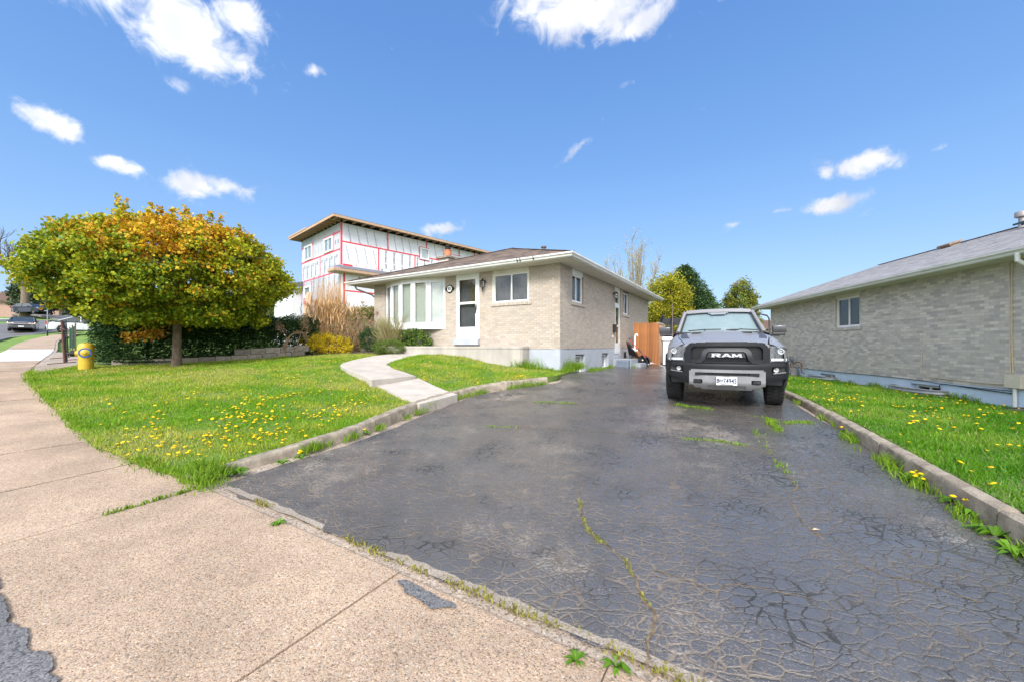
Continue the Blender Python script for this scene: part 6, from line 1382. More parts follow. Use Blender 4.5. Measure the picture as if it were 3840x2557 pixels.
# ================================================================ FOLIAGE TOOLS
M_LEAF = leafmat('leaves', .35); M_NEEDLE = leafmat('needles', .12, .6); M_GRASS = leafmat('grass_blades', .4, .5); M_PETAL = leafmat('petals', .2, .6); M_DRY = leafmat('dry_stems', .1, .8)
M_BARK = pm('grey_brown_bark', (.22, .165, .115), (.12, .09, .065), scale=14, rough=.95, bump=1, bscale=30, stretch=(1, 1, .35)); M_TWIG = pm('tan_twigs', (.36, .24, .13), (.26, .17, .1), scale=9, rough=.9)
def unit(n): v = rng.normal(size=(n, 3)); return v / np.linalg.norm(v, axis=1)[:, None]
def leaves(name, P, size, cols, mat, parent=None, aspect=.6, droop=0, out=None, outw=.0, fold=.25, dirs=None, **k):
    """two-triangle folded leaves at P"""
    n = len(P); d = unit(n) if dirs is None else dirs.copy(); d[:, 2] -= droop
    if out is not None: d = d + out * outw
    d /= np.linalg.norm(d, axis=1)[:, None]; r = np.cross(d, unit(n)); r /= np.linalg.norm(r, axis=1)[:, None] + 1e-9; nn = np.cross(d, r)
    s = (size * rng.uniform(.7, 1.3, n))[:, None] if np.ndim(size) == 0 else (size * rng.uniform(.75, 1.25, n))[:, None]
    a = P - d * s * .5; b = P + r * s * aspect * .5 + nn * s * fold * .4; c = P + d * s * .5; e = P - r * s * aspect * .5 + nn * s * fold * .4
    V = np.stack([a, b, c, e], 1).reshape(-1, 3); i = np.arange(n)[:, None] * 4
    FA = np.concatenate([i + [0, 1, 2], i + [0, 2, 3]], 0)
    return npmesh(name, V, FA, mat, cols=np.repeat(cols, 4, 0), parent=parent, **k)
def palette(pal, n, w=None, jit=.15):
    pal = np.array(pal); i = rng.choice(len(pal), n, p=None if w is None else np.array(w) / np.sum(w)); return np.clip(pal[i] * rng.uniform(1 - jit, 1 + jit, (n, 1)), 0, 1)
def clumped(n, centers, spread): return centers[rng.integers(0, len(centers), n)] + rng.normal(size=(n, 3)) * spread
def in_ellipsoid(n, r, shell=.5, zflat=None):
    p = unit(n) * (rng.uniform(0, 1, (n, 1)) ** (1 / 3) * (1 - shell) + shell * rng.uniform(.85, 1.03, (n, 1)))
    if zflat is not None: p[:, 2] = np.where(p[:, 2] < 0, np.maximum(p[:, 2], zflat + rng.uniform(-.1, .1, n)), p[:, 2])
    return p * np.array(r)
def tree_limbs(mb, base, top, r0, n, reach, rr, depth=2, upb=.5, droop=0):
    """forking limbs from the trunk top; returns tip list"""
    tips = []
    def grow(p, d, L_, r, k):
        pts = [p]; 
        for q in range(4):
            d = (d + Vector((rr.gauss(0, .12), rr.gauss(0, .12), rr.gauss(0, .1) + upb * .08 - droop * .05))).normalized(); pts.append(pts[-1] + d * L_ / 4)
        mb.tube(pts, [r * (1 - .5 * i / 4) for i in range(5)], 6, cap=False)
        if k == 0: tips.append(pts[-1]); return
        for _ in range(rr.choice((2, 3, 3))):
            nd = (d + Vector((rr.gauss(0, .5), rr.gauss(0, .5), rr.gauss(0, .3) + upb * .2))).normalized(); grow(pts[-1 if rr.random() < .6 else 3], nd, L_ * rr.uniform(.55, .8), r * .55, k - 1)
    for i in range(n):
        a = 2 * math.pi * i / n + rr.uniform(-.3, .3); d = Vector((math.cos(a) * reach, math.sin(a) * reach, 1)).normalized(); grow(Vector(top) - Vector((0, 0, rr.uniform(0, .3))), d, rr.uniform(.8, 1.1), r0 * .55, depth)
    return tips

# ---- globe maple with spring leaves
def maple():
    rr = random.Random(4); bx, by = -10.2, 11.8; bz = TL.z(bx, by) - .03
    T = empty('maple_tree', (bx, by, bz), label='round-headed maple with green and orange-gold spring leaves on the front lawn', cat='tree')
    m = MB(); hz = 1.30; pts = [(0, 0, -.05), (.0, 0, .06), (.01, .0, .3), (.0, .01, .8), (.02, 0, hz), (.03, 0, hz + .5)]; m.tube(pts, [.18, .14, .118, .108, .105, .09], 16); m.build('trunk', M_BARK, T, smooth=True)
    cz = CAMZ + 2.12 - bz; rad = np.array([3.02, 3.02, 1.70]); b = MB()
    for i in range(26):
        a = 2 * math.pi * i / 26 * 2.4; el = rr.uniform(.05, 1.3); tip = Vector((math.cos(a) * math.cos(el) * rad[0] * .9, math.sin(a) * math.cos(el) * rad[1] * .9, cz + math.sin(el) * rad[2] * .9 - (.9 if el < .4 else 0)))
        s = Vector((.03, 0, hz + rr.uniform(-.05, .5))); mid = s.lerp(tip, .45) + Vector((0, 0, .25)); P = [s, s.lerp(mid, .5) + Vector((rr.gauss(0, .04), rr.gauss(0, .04), .04)), mid, mid.lerp(tip, .5) + Vector((rr.gauss(0, .08), rr.gauss(0, .08), 0)), tip]; b.tube(P, [.05, .038, .027, .016, .006], 6, cap=False)
        for q in range(7):
            s2 = P[rr.choice((2, 3))]; t2 = s2 + Vector((rr.gauss(0, .6), rr.gauss(0, .6), rr.gauss(.1, .4))); b.tube([s2, s2.lerp(t2, .5) + Vector((0, 0, .05)), t2], [.013, .009, .004], 4, cap=False)
    b.build('branches', M_BARK, T)
    nc = 1350; C = in_ellipsoid(nc, rad * .97, .62); low = C[:, 2] < -.95; C[low, 2] = rng.uniform(-1.45, -.85, low.sum()); C[:, 2] += cz
    lump = np.array([1 + .15 * fbm(*(c[:2]), .9, c[2]) for c in C]); C[:, :2] *= lump[:, None]
    n = 105000; ci = rng.integers(0, nc, n); P = C[ci] + rng.normal(size=(n, 3)) * [.105, .105, .075]
    # long shoots standing above the crown
    S_ = []
    for _ in range(18):
        a = rr.uniform(0, 6.28); r_ = rr.uniform(.1, 2.5); z0 = cz + 1.8 * math.sqrt(max(0, 1 - (r_ / 3.0) ** 2)); x, y = r_ * math.cos(a), r_ * math.sin(a); h = rr.uniform(.2, .62) * (.9 if x < -.5 else .55)
        for q in range(46): t = rr.random(); S_.append((x + rr.gauss(0, .045) + t * .1, y + rr.gauss(0, .045), z0 - .15 + t * (h + .15)))
    S_ = np.array(S_); ns = len(S_); P = np.concatenate([P, S_]); n += ns
    # colour belongs to the leaves: bronze and gold towards the top and the middle branches, fresh green elsewhere
    greens = palette([(.24, .30, .012), (.16, .25, .012), (.34, .37, .015), (.09, .16, .012)], n, [3, 3, 2, 2]); gold = palette([(.62, .36, .015), (.55, .26, .015), (.66, .46, .02), (.36, .15, .02)], n, [3, 2, 3, 1.5]); yel = palette([(.42, .40, .015), (.34, .36, .012)], n)
    # the gold region faces the street: centre of the upper front right
    g0 = np.exp(-(((P[:, 0] - 1.0) / 1.5) ** 2 + ((P[:, 1] + 1.2) / 2.4) ** 2 + ((P[:, 2] - cz - .75) / .95) ** 2)); top = np.clip((P[:, 2] - cz - .55) / 1.2, 0, 1)
    mid = np.exp(-((P[:, 0] ** 2 + P[:, 1] ** 2) / 1.6)) * (P[:, 2] < cz + .3)
    nz = np.array([fbm(x, y, 1.2, z) for x, y, z in C]); nz = np.r_[nz[ci], np.zeros(ns)]
    pg = np.clip(.9 * g0 + .36 * top * (.6 + .4 * np.clip(P[:, 0] + .5, -1, 1)) + .4 * mid + .35 * nz + .02, .05, .80); pg[-ns:] = .55
    py = np.clip(.30 + .4 * top + .3 * (np.abs(P[:, 0]) > 2.2), 0, .7)
    cu = np.r_[rng.uniform(size=nc)[ci], rng.uniform(size=ns)]; cu2 = np.r_[rng.uniform(size=nc)[ci], rng.uniform(size=ns)]; u = .35 * cu + .65 * rng.uniform(size=n); u2 = .5 * cu2 + .5 * rng.uniform(size=n); cols = np.where((u < pg)[:, None], gold, np.where((u2 < py)[:, None], yel, greens))
    leaves('crown', P, .082, cols, M_LEAF, T, aspect=.95, droop=.35, fold=.35)
    s = MB(); low = [( -2.0, -1.5, .75)]
    # low drooping side branch with bronze leaves
    s.tube([(.0, 0, 1.0), (-.25, -.25, 1.08), (-.5, -.5, 1.0), (-.72, -.62, .92)], [.02, .014, .01, .005], 5); s.build('side_branch', M_BARK, T)
    Pq = clumped(420, np.array([(-.4, -.45, 1.02), (-.55, -.5, .98), (-.75, -.6, .92), (-.3, -.4, 1.05)]), [.13, .12, .07]); leaves('side_branch_leaves', Pq, .085, palette([(.5, .24, .02), (.42, .16, .02), (.4, .36, .03)], 420), M_LEAF, T, aspect=.95, droop=.3)
maple()

# ---- generic shrub / tree crowns
def bush(name, label, cat, loc, rad, n, size, pal, w=None, mat=None, shell=.55, clumps=120, spread=.06, aspect=.6, droop=0, stems=8, stem_mat=None, zoff=None, outw=.6, lumps=.12, stem_h=None, group=None, kids=('foliage', 'stems')):
    rr = random.Random(len(label) * 7 + int(abs(loc[0]) * 10)); T = empty(name, loc, label=label, cat=cat, group=group); rad = np.array(rad, float); zc = rad[2] * .92 if zoff is None else zoff
    C = in_ellipsoid(clumps, rad * .95, shell, -.92); L_ = np.array([1 + lumps * 2 * fbm(c[0], c[1], 1.4 / max(rad.max(), .3), c[2]) for c in C]); C *= L_[:, None]
    sel = rng.integers(0, clumps, n); P = C[sel] + rng.normal(size=(n, 3)) * spread; out = P / rad; out /= np.linalg.norm(out, axis=1)[:, None] + 1e-6; P[:, 2] += zc; P[:, 2] = np.maximum(P[:, 2], .01)
    cl = palette(pal, n, w); cl *= rng.uniform(.8, 1.2, (clumps, 1))[sel]
    leaves(kids[0], P, size, np.clip(cl, 0, 1), mat or M_LEAF, T, aspect=aspect, droop=droop, out=out, outw=outw)
    if stems:
        m = MB()
        for i in range(stems):
            c = C[rr.randrange(clumps)]; tip = Vector((c[0] * .85, c[1] * .85, c[2] * .85 + zc)); b = Vector((c[0] * .08, c[1] * .08, -.05)); mid = b.lerp(tip, .5) + Vector((0, 0, .1 * rad[2])); r0 = .012 + .012 * rad[2]; m.tube([b, mid, tip], [r0, r0 * .6, r0 * .2], 5, cap=False)
        m.build(kids[1], stem_mat or M_TWIG, T)
    return T
DARKG = [(.020, .055, .014), (.035, .085, .018), (.05, .12, .025), (.012, .035, .01)]
def at(u, Z, T=TL): x = (u - U0) / F * Z; return (x, Z, T.z(x, Z))
# dark evergreen hedge behind the block wall
def hedge():
    pts = [(-13.6, 13.5), (-12.4, 13.2), (-11.2, 13.9), (-10.0, 14.3), (-8.8, 14.8), (-7.5, 15.4)]
    T = empty('yew_hedge', (-11, 14, TL.z(-11, 14)), label='dense dark evergreen hedge growing behind the low block wall', cat='hedge'); VV = []; hs = [1.75, 1.6, 1.5, 1.5, 1.55, 1.62]
    n = 64000; t = rng.uniform(0, 5, n); i = np.minimum(t.astype(int), 4); f = (t - i)[:, None]; A = np.array(pts); c = A[i] * (1 - f) + A[i + 1] * f; H_ = np.interp(t, range(6), hs) + np.array([.22 * fbm(q, 0, 2.2) for q in t])
    a = rng.uniform(-.12, 1.12, n) * math.pi; rr_ = rng.uniform(.80, 1.04, n) + .1 * np.array([fbm(q, w_, 2.4) for q, w_ in zip(t * 1.3, a * 1.2)])
    x = c[:, 0] - np.cos(a) * rr_ * .25; y = c[:, 1] - np.cos(a) * rr_ * .95 ; z = np.sin(np.clip(a, 0, math.pi)) ** .5 * H_ * rr_ * 1.0
    z = np.where((a < .25) | (rng.uniform(size=n) < .42), rng.uniform(0, 1, n) * H_ * .95, z); y = np.where((z < H_ * .85) & (rng.uniform(size=n) < .75), c[:, 1] - rng.uniform(.75, 1.05, n) * .85, y)
    P = np.stack([x - T.location.x, y - T.location.y, z + np.array([0.0]) ], 1); d = rng.normal(size=(n, 3)) * [.55, .4, .35] + [0, -.85, -.15]; leaves('foliage', P, .105, palette(DARKG + [(.09, .17, .03)], n, [4, 4, 3, 3, 1.1]), M_NEEDLE, T, aspect=.28, dirs=d / np.linalg.norm(d, axis=1)[:, None])
    m = MB()
    for (px_, py_) in pts[1:]: m.tube([(px_ - T.location.x, py_ - T.location.y, -.1), (px_ - T.location.x, py_ - T.location.y, 1.2)], [.06, .03], 6)
    m.build('stems', M_BARK, T)
hedge()
# low wall of concrete blocks
def blockwall():
    T = empty('block_wall', (-12.4, 12.6, TL.z(-12.4, 12.6)), label='low retaining wall of stacked grey concrete blocks along the hedge', cat='wall')
    a, b = Vector((-12.75, 12.35, 0)), Vector((-7.75, 14.0, 0)); d = (b - a).normalized(); L_ = (b - a).length; ang = math.atan2(d.y, d.x); rr = random.Random(8)
    M_BLOCK = pm('weathered_concrete_block', (.36, .31, .25), (.22, .19, .155), scale=6, rough=.95, bump=.8, bscale=60, tint=True)
    for row in range(2):
        x = -.22 * row
        while x < L_:
            w = rr.choice((.44, .46, .42)); 
            if row == 1 and x < 3.0 and rr.random() < .0 or (row == 1 and x < 2.9): x += w + .015; continue
            p = a + d * max(x, 0); z = TL.z(p.x, p.y) - .03
            m = MB(); m.box(0, w, 0, .22, 0, .195, tuple([rr.uniform(.75, 1.15)] * 3)); o = m.build('block', M_BLOCK, T, bevel=.008)
            o.matrix_local = Matrix.Translation((p.x - T.location.x, p.y - T.location.y, z + row * .20 + (p.x * 0) - T.location.z + .02)) @ Matrix.Rotation(ang + rr.uniform(-.02, .02), 4, 'Z'); x += w + .015
blockwall()
# flower bed from the hedge to the house
sheet('flower_bed', [(-8.2, 13.95), (-7.2, 13.75), (-6.3, 14.0), (-5.4, 14.0), (-4.6, 13.5), (-3.9, 13.3), (-3.2, 13.9), (-4.5, 15.3), (-6.5, 16.5), (-8.6, 15.6)], TL, pm('dark_garden_soil', (.06, .042, .028), (.10, .07, .045), scale=9, rough=1, bump=1, bscale=20), step=.4, dz=.03, skirt=.05)
def reeds():
    x, y, z = at(1236, 15.6); T = empty('ornamental_grass', (x, y, z), label='tall clump of dry straw-coloured reed grass in the garden bed', cat='grass clump'); n = 520; rr = random.Random(5); M_S = pm('straw_stalks', (.74, .48, .24), (.62, .38, .17), scale=3, rough=.8, tint=True)
    m = MB()
    for i in range(n):
        a = rr.uniform(0, 6.28); r_ = .62 * math.sqrt(rr.random()); bx, by = r_ * math.cos(a) * 1.05, r_ * math.sin(a) * .7; h = rr.uniform(1.6, 3.05) if rr.random() < .8 else rr.uniform(.8, 1.6); l = rr.gauss(0, .13); l2 = rr.gauss(0, .1)
        t = rr.uniform(.75, 1.2); m.tube([(bx * .75, by, -.02), (bx * .9 + l * .4, by + l2 * .4, h * .55), (bx + l * 1.1, by + l2, h)], [.008, .0065, .003], 3, (t, t, t * .95), cap=False)
    m.build('stalks', M_S, T)
    P = np.stack([rng.normal(0, .38, 2600), rng.normal(0, .28, 2600), rng.uniform(.1, 2.0, 2600)], 1); d = rng.normal(size=(2600, 3)) * [.25, .25, .2] + [0, 0, 1]
    leaves('blades', P, .34, palette([(.62, .40, .20), (.5, .30, .14), (.68, .48, .27)], 2600), M_DRY, T, aspect=.045, dirs=d / np.linalg.norm(d, axis=1)[:, None])
reeds()
def hydrangea():
    x, y, z = at(1340, 15.8); T = empty('hydrangea_bush', (x, y, z), label='bare hydrangea bush with dried brown flower heads beside the house corner', cat='bush'); rr = random.Random(6); m = MB(); heads = []
    for i in range(60):
        a = rr.uniform(0, 6.28); el = rr.uniform(.7, 1.45); L_ = rr.uniform(1.1, 2.15); tip = Vector((math.cos(a) * math.cos(el) * L_ * .8, math.sin(a) * math.cos(el) * L_ * .6, math.sin(el) * L_)); mid = tip * .5 + Vector((rr.gauss(0, .06), rr.gauss(0, .06), .1)); m.tube([(tip.x * .06, tip.y * .06, -.02), mid, tip], [.011, .008, .004], 4, cap=False)
        for q in range(3): t2 = mid.lerp(tip, rr.random()) ; e = t2 + Vector((rr.gauss(0, .14), rr.gauss(0, .1), rr.uniform(.05, .3))); m.tube([t2, e], [.005, .002], 3, cap=False)
        if rr.random() < .62: heads.append(tip)
    m.build('stems', M_TWIG, T)
    for h in heads:
        k = 60; P = np.array(h) + in_ellipsoid(k, (.075, .075, .05), .7); leaves('flower_head', P, .035, palette([(.42, .28, .17), (.30, .18, .10), (.52, .40, .28)], k), M_DRY, T, aspect=.9)
    n = 1500; P = in_ellipsoid(n, (.9, .6, .8), .3) + [0, 0, .85]; leaves('young_leaves', P, .05, palette([(.22, .26, .05), (.30, .30, .07), (.35, .24, .1)], n), M_LEAF, T)
hydrangea()
bush('dry_perennials', 'tangle of brown winter stems with pale seed heads behind the yellow shrub', 'dry plants', at(1300, 15.0), (.75, .5, .75), 2600, .10, [(.36, .22, .12), (.26, .15, .08), (.5, .36, .2), (.2, .2, .06)], mat=M_DRY, aspect=.12, stems=70, droop=-.8, shell=.3, outw=.2)
bush('forsythia', 'low sprawling shrub with golden yellow spring leaves in the garden bed', 'shrub', at(1232, 14.4), (1.0, .5, .40), 6500, .05, [(.70, .50, .01), (.55, .45, .015), (.78, .62, .03), (.35, .22, .05)], [4, 3, 2, 1], clumps=150, spread=.055, stems=60, shell=.5, lumps=.25)
bush('dark_yew_ball', 'small rounded dark green yew left of the twiggy shrub', 'shrub', at(1392, 14.6), (.46, .42, .50), 5200, .055, DARKG, mat=M_NEEDLE, clumps=160, spread=.045, aspect=.35)
bush('spreading_yew', 'dark green spreading yew with lighter tips under the bow window', 'shrub', at(1560, 14.0), (.68, .42, .46), 8500, .07, DARKG + [(.16, .27, .03), (.34, .42, .03)], [3, 3, 3, 1.5, 2.2, 1.6], mat=M_NEEDLE, clumps=120, spread=.06, aspect=.3, lumps=.35, stems=14, outw=.9)
bush('boxwood_ball', 'low clipped round green boxwood at the end of the porch', 'shrub', at(1463, 13.35), (.60, .48, .27), 12000, .026, [(.12, .19, .025), (.18, .25, .04), (.07, .12, .02)], clumps=420, spread=.035, aspect=.7, shell=.8, lumps=.05)
def spirea():
    x, y, z = at(1462, 13.85); T = empty('spirea_bush', (x, y, z), label='twiggy vase-shaped shrub with tiny green leaves before the bow window', cat='shrub'); rr = random.Random(9); m = MB(); tips = []
    for i in range(130):
        a = rr.uniform(0, 6.28); sp = rr.uniform(.1, .75); h = rr.uniform(.6, 1.35); tip = Vector((math.cos(a) * sp, math.sin(a) * sp * .6, h)); mid = Vector((tip.x * .4, tip.y * .4, h * .5)); m.tube([(tip.x * .07, tip.y * .07, -.02), mid, tip], [.012, .008, .003], 4, cap=False)
        for q in range(5): s = mid.lerp(tip, rr.uniform(0, .9)); e = s + Vector((rr.gauss(tip.x * .15, .09), rr.gauss(0, .07), rr.uniform(.08, .3))); m.tube([s, e], [.004, .0015], 3, cap=False); tips += [s.lerp(e, t) for t in (.5, .8, 1)]
    m.build('stems', pm('olive_tan_twigs', (.34, .27, .14), (.26, .19, .1), rough=.9), T); C = np.array(tips); n = 5200; P = clumped(n, C, .035); leaves('foliage', P, .026, palette([(.28, .34, .05), (.20, .27, .04), (.36, .36, .1)], n), M_LEAF, T)
spirea()
def arch():
    x, y, z = at(1085, 13.9); T = empty('bare_vine', (x, y, z), label='bare tan vine stems arching over a stake at the end of the block wall', cat='vine'); m = MB(); rr = random.Random(3)
    for k in range(7):
        o = rr.gauss(0, .04); m.tube([(-.22 + o, 0, -.05), (-.16 + o, -.05, .35), (-.02 + o, 0, .72 + o), (.22 + o, 0, .86 + o), (.50 + o, 0, .84), (.60 + o, .05, .55 + o)], [.012, .011, .01, .009, .007, .004], 5)
    m.tube([(.28, -.05, -.05), (.32, -.03, .5), (.50, 0, 1.05), (.56, 0, 1.35)], [.016, .014, .01, .006], 5); m.tube([(-.05, 0, .6), (-.25, 0, .95), (-.42, 0, 1.12)], [.012, .008, .004], 5); m.tube([(.35, 0, -.05), (.45, -.2, .08), (.62, -.3, .0)], [.014, .01, .006], 5); m.tube([(.0, 0, .55), (.2, 0, .2), (.38, 0, .0)], .007, 4); m.build('stems', M_TWIG, T)
    n = 380; P = clumped(n, np.array([(.56, 0, 1.35), (.52, 0, 1.2), (-.42, 0, 1.1), (-.3, 0, 1.0), (.6, 0, 1.05)]), [.07, .06, .1]); d = rng.normal(size=(n, 3)) + [0, 0, .8]; leaves('seed_heads', P, .08, palette([(.5, .34, .2), (.4, .26, .14)], n), M_DRY, T, aspect=.15, dirs=d / np.linalg.norm(d, axis=1)[:, None])
arch()
# ---- trees behind
def sparse_tree():
    x, y = (2378 - U0) / F * 44, 44; z = TB.z(8, 34); T = empty('budding_tree', (x, y, z), label='tall thin-branched tree with sparse yellow buds rising behind the bungalow', cat='tree'); rr = random.Random(11); m = MB(); tips = []
    m.tube([(0, 0, -.2), (0, 0, 2.0)], [.22, .18], 8)
    for i in range(60):
        a = rr.uniform(0, 6.28); sp = rr.uniform(.4, 5.2); h = rr.uniform(10.0, 14.0) - sp * .9; tip = Vector((math.cos(a) * sp, math.sin(a) * sp, h)); P = [Vector((0, 0, rr.uniform(1, 2.4))), Vector((tip.x * .33, tip.y * .33, h * .42)), Vector((tip.x * .72, tip.y * .72, h * .74)), tip]; m.tube(P, [.07, .045, .028, .008], 5, cap=False)
        for q in range(12): s = P[1].lerp(P[2], rr.random()) if rr.random() < .4 else P[2].lerp(tip, rr.random()); e = s + Vector((rr.gauss(tip.x * .10, .35), rr.gauss(tip.y * .1, .35), rr.uniform(.4, 1.5))); m.tube([s, s.lerp(e, .5) + Vector((0, 0, -.05)), e], [.022, .015, .006], 4, cap=False); tips += [s.lerp(e, t) for t in (.4, .7, 1)]
    m.build('branches', pm('yellow_grey_bark', (.30, .25, .17), (.2, .165, .115), rough=.9), T); C = np.array(tips); n = 3600; P = clumped(n, C, .13); leaves('buds', P, .13, palette([(.5, .44, .10), (.42, .38, .08), (.55, .36, .1)], n), M_LEAF, T, aspect=.7)
sparse_tree()
bh = CAMZ - 1.0
bush('yellow_green_tree', 'bushy tree with yellow-green spring leaves beside the house end', 'tree', ((2508 - U0) / F * 30, 30, bh), (1.75, 1.6, 3.35), 19000, .15, [(.36, .34, .02), (.28, .30, .02), (.46, .36, .02), (.16, .2, .02)], [3, 3, 2, 2], clumps=330, spread=.22, stems=26, stem_mat=M_BARK, zoff=3.3, kids=('crown', 'branches'))
def conifer(name, label, loc, h, r, n, size, pal, w=None, pw=.85, base=0, group=None):
    T = empty(name, loc, label=label, cat='tree', group=group); rr = random.Random(int(loc[0] * 7)); m = MB(); m.tube([(0, 0, -.3), (0, 0, h * .9)], [.14, .03], 7); m.build('trunk', M_BARK, T)
    k = int(n / 28); t = rng.uniform(0, 1, k) ** 1.25; a = rng.uniform(0, 2 * np.pi, k); R_ = r * (1 - t) ** pw * (1 + .16 * np.array([fbm(q * 2.2, p * 1.5, 1.6) for q, p in zip(a, t * 4)]) * 2)
    tipz = base + t * (h - base); n2 = k * 28; i = np.repeat(np.arange(k), 28); s = rng.uniform(.45, 1.05, n2); x = np.cos(a[i]) * R_[i] * s; y = np.sin(a[i]) * R_[i] * s; z = tipz[i] - (.12 * h / 5) * s ** 2 * (R_[i] / r) + .16 * s * R_[i] + rng.normal(0, .05, n2)
    P = np.stack([x, y, z], 1) + rng.normal(0, size * .55, (n2, 3)); d = np.stack([np.cos(a[i]), np.sin(a[i]), np.full(n2, .25)], 1) + rng.normal(0, .45, (n2, 3)); cl = palette(pal, n2, w) * rng.uniform(.7, 1.3, (k, 1))[i]
    leaves('crown', P, size, np.clip(cl, 0, 1), M_NEEDLE, T, aspect=.42, dirs=d / np.linalg.norm(d, axis=1)[:, None]); return T
conifer('spruce_tree', 'broad dark green conifer, tallest of the evergreens behind the truck', ((2568 - U0) / F * 32, 32, bh), 7.4, 3.4, 38000, .20, [(.035, .075, .03), (.055, .11, .035), (.08, .15, .04), (.025, .05, .02)], pw=.62)
conifer('cedar_tree', 'shorter green conifer at the right side of the dark evergreen group', ((2645 - U0) / F * 33, 33, bh), 5.5, 2.8, 22000, .2, [(.06, .13, .025), (.09, .17, .03), (.04, .085, .02)], pw=.7)
conifer('cedar_tree', 'small dark conifer low in the gap behind the truck roof', ((2740 - U0) / F * 34, 34, bh), 3.0, 1.6, 8000, .2, [(.05, .10, .025), (.08, .14, .03)], pw=.6)
bush('columnar_cedar', 'narrow upright cedar with rusty tips left of the grey house roof', 'tree', ((2776 - U0) / F * 26, 26, CAMZ - 1.2), (1.10, 1.0, 2.75), 16000, .15, [(.13, .19, .02), (.08, .13, .02), (.24, .22, .03), (.32, .17, .03)], [4, 4, 2, 1], clumps=260, spread=.15, stems=10, stem_mat=M_BARK, zoff=2.95, aspect=.4, mat=M_NEEDLE, kids=('crown', 'branches'), lumps=.08)
bush('garden_shrub', 'pale budding shrub seen in the gap beside the grey house corner', 'shrub', ((2868 - U0) / F * 24, 24, CAMZ - 1.2), (.8, .6, 1.2), 900, .08, [(.42, .40, .16), (.5, .42, .25)], clumps=90, spread=.12, stems=50, shell=.4)
# far left: bare street tree, evergreen, hedge line
def street_tree():
    x, y = (92 - U0) / F * 63, 63; z = TB.z(x, y) - .1; T = empty('street_tree', (x, y, z), label='thick-trunked bare street tree standing on the far verge before the dark blue car', cat='tree'); rr = random.Random(21); m = MB(); m.tube([(0, 0, -.2), (0, 0, .5), (.1, 0, 3.5), (-.2, 0, 6)], [.75, .52, .45, .40], 12); m.build('trunk', M_BARK, T, smooth=True)
    b = MB()
    def g(p, d, L_, r, k):
        pts = [p]
        for q in range(4): d = (d + Vector((rr.gauss(0, .18), rr.gauss(0, .18), rr.gauss(.04, .12)))).normalized(); pts.append(pts[-1] + d * L_ / 4)
        b.tube(pts, [r * (1 - .14 * q) for q in range(5)], 5, cap=False)
        if k: 
            for _ in range(4): g(pts[rr.choice((2, 3, 4))], (d + Vector((rr.gauss(0, .6), rr.gauss(0, .6), rr.gauss(.1, .35)))).normalized(), L_ * rr.uniform(.5, .75), r * .5, k - 1)
    for i in range(8): a = i * .8; g(Vector((0, 0, 4.5 + rr.random() * 1.5)), Vector((math.cos(a), math.sin(a), .9)).normalized(), 4.2, .22, 3)
    b.build('branches', pm('dark_bare_twigs', (.12, .09, .075), rough=.9), T)
street_tree()
zf = TB.z(-88, 72)
bush('evergreen_bush', 'large rounded dark evergreen beside the far house', 'bush', (-87, 71, zf), (3.2, 3.0, 3.4), 9000, .5, [(.05, .08, .035), (.035, .06, .025), (.09, .12, .06)], clumps=160, spread=.35, stems=4, mat=M_NEEDLE, zoff=3.0)
bush('evergreen_bush', 'second dark evergreen just right of the far street tree, behind the dark blue car', 'bush', (-82, 74, zf), (3.0, 3.0, 3.9), 7000, .5, [(.05, .08, .035), (.035, .06, .025), (.12, .11, .06)], clumps=150, spread=.35, stems=4, mat=M_NEEDLE, zoff=3.2)
def yard_trees():
    # trees that close the view behind the maple and the far street
    for i, (x, y, h, r_) in enumerate([(-62, 80, 7, 4.5), (-50, 76, 6, 4), (-38, 70, 6, 4.2), (-27, 62, 6, 4)]):
        bush('far_tree', ['leafy green tree far behind the maple, leftmost of four', 'leafy green tree far behind the maple, second of four from the left', 'leafy green tree far behind the maple, third of four from the left', 'leafy green tree far behind the maple, nearest the unfinished house'][i], 'tree', (x, y, TB.z(x, y)), (r_, r_, h * .5), 4200, .6, [(.10, .14, .03), (.16, .19, .04), (.07, .10, .03)], clumps=120, spread=.4, stems=8, stem_mat=M_BARK, zoff=h * .55, group='trees far behind the maple', kids=('crown', 'branches'))
yard_trees()

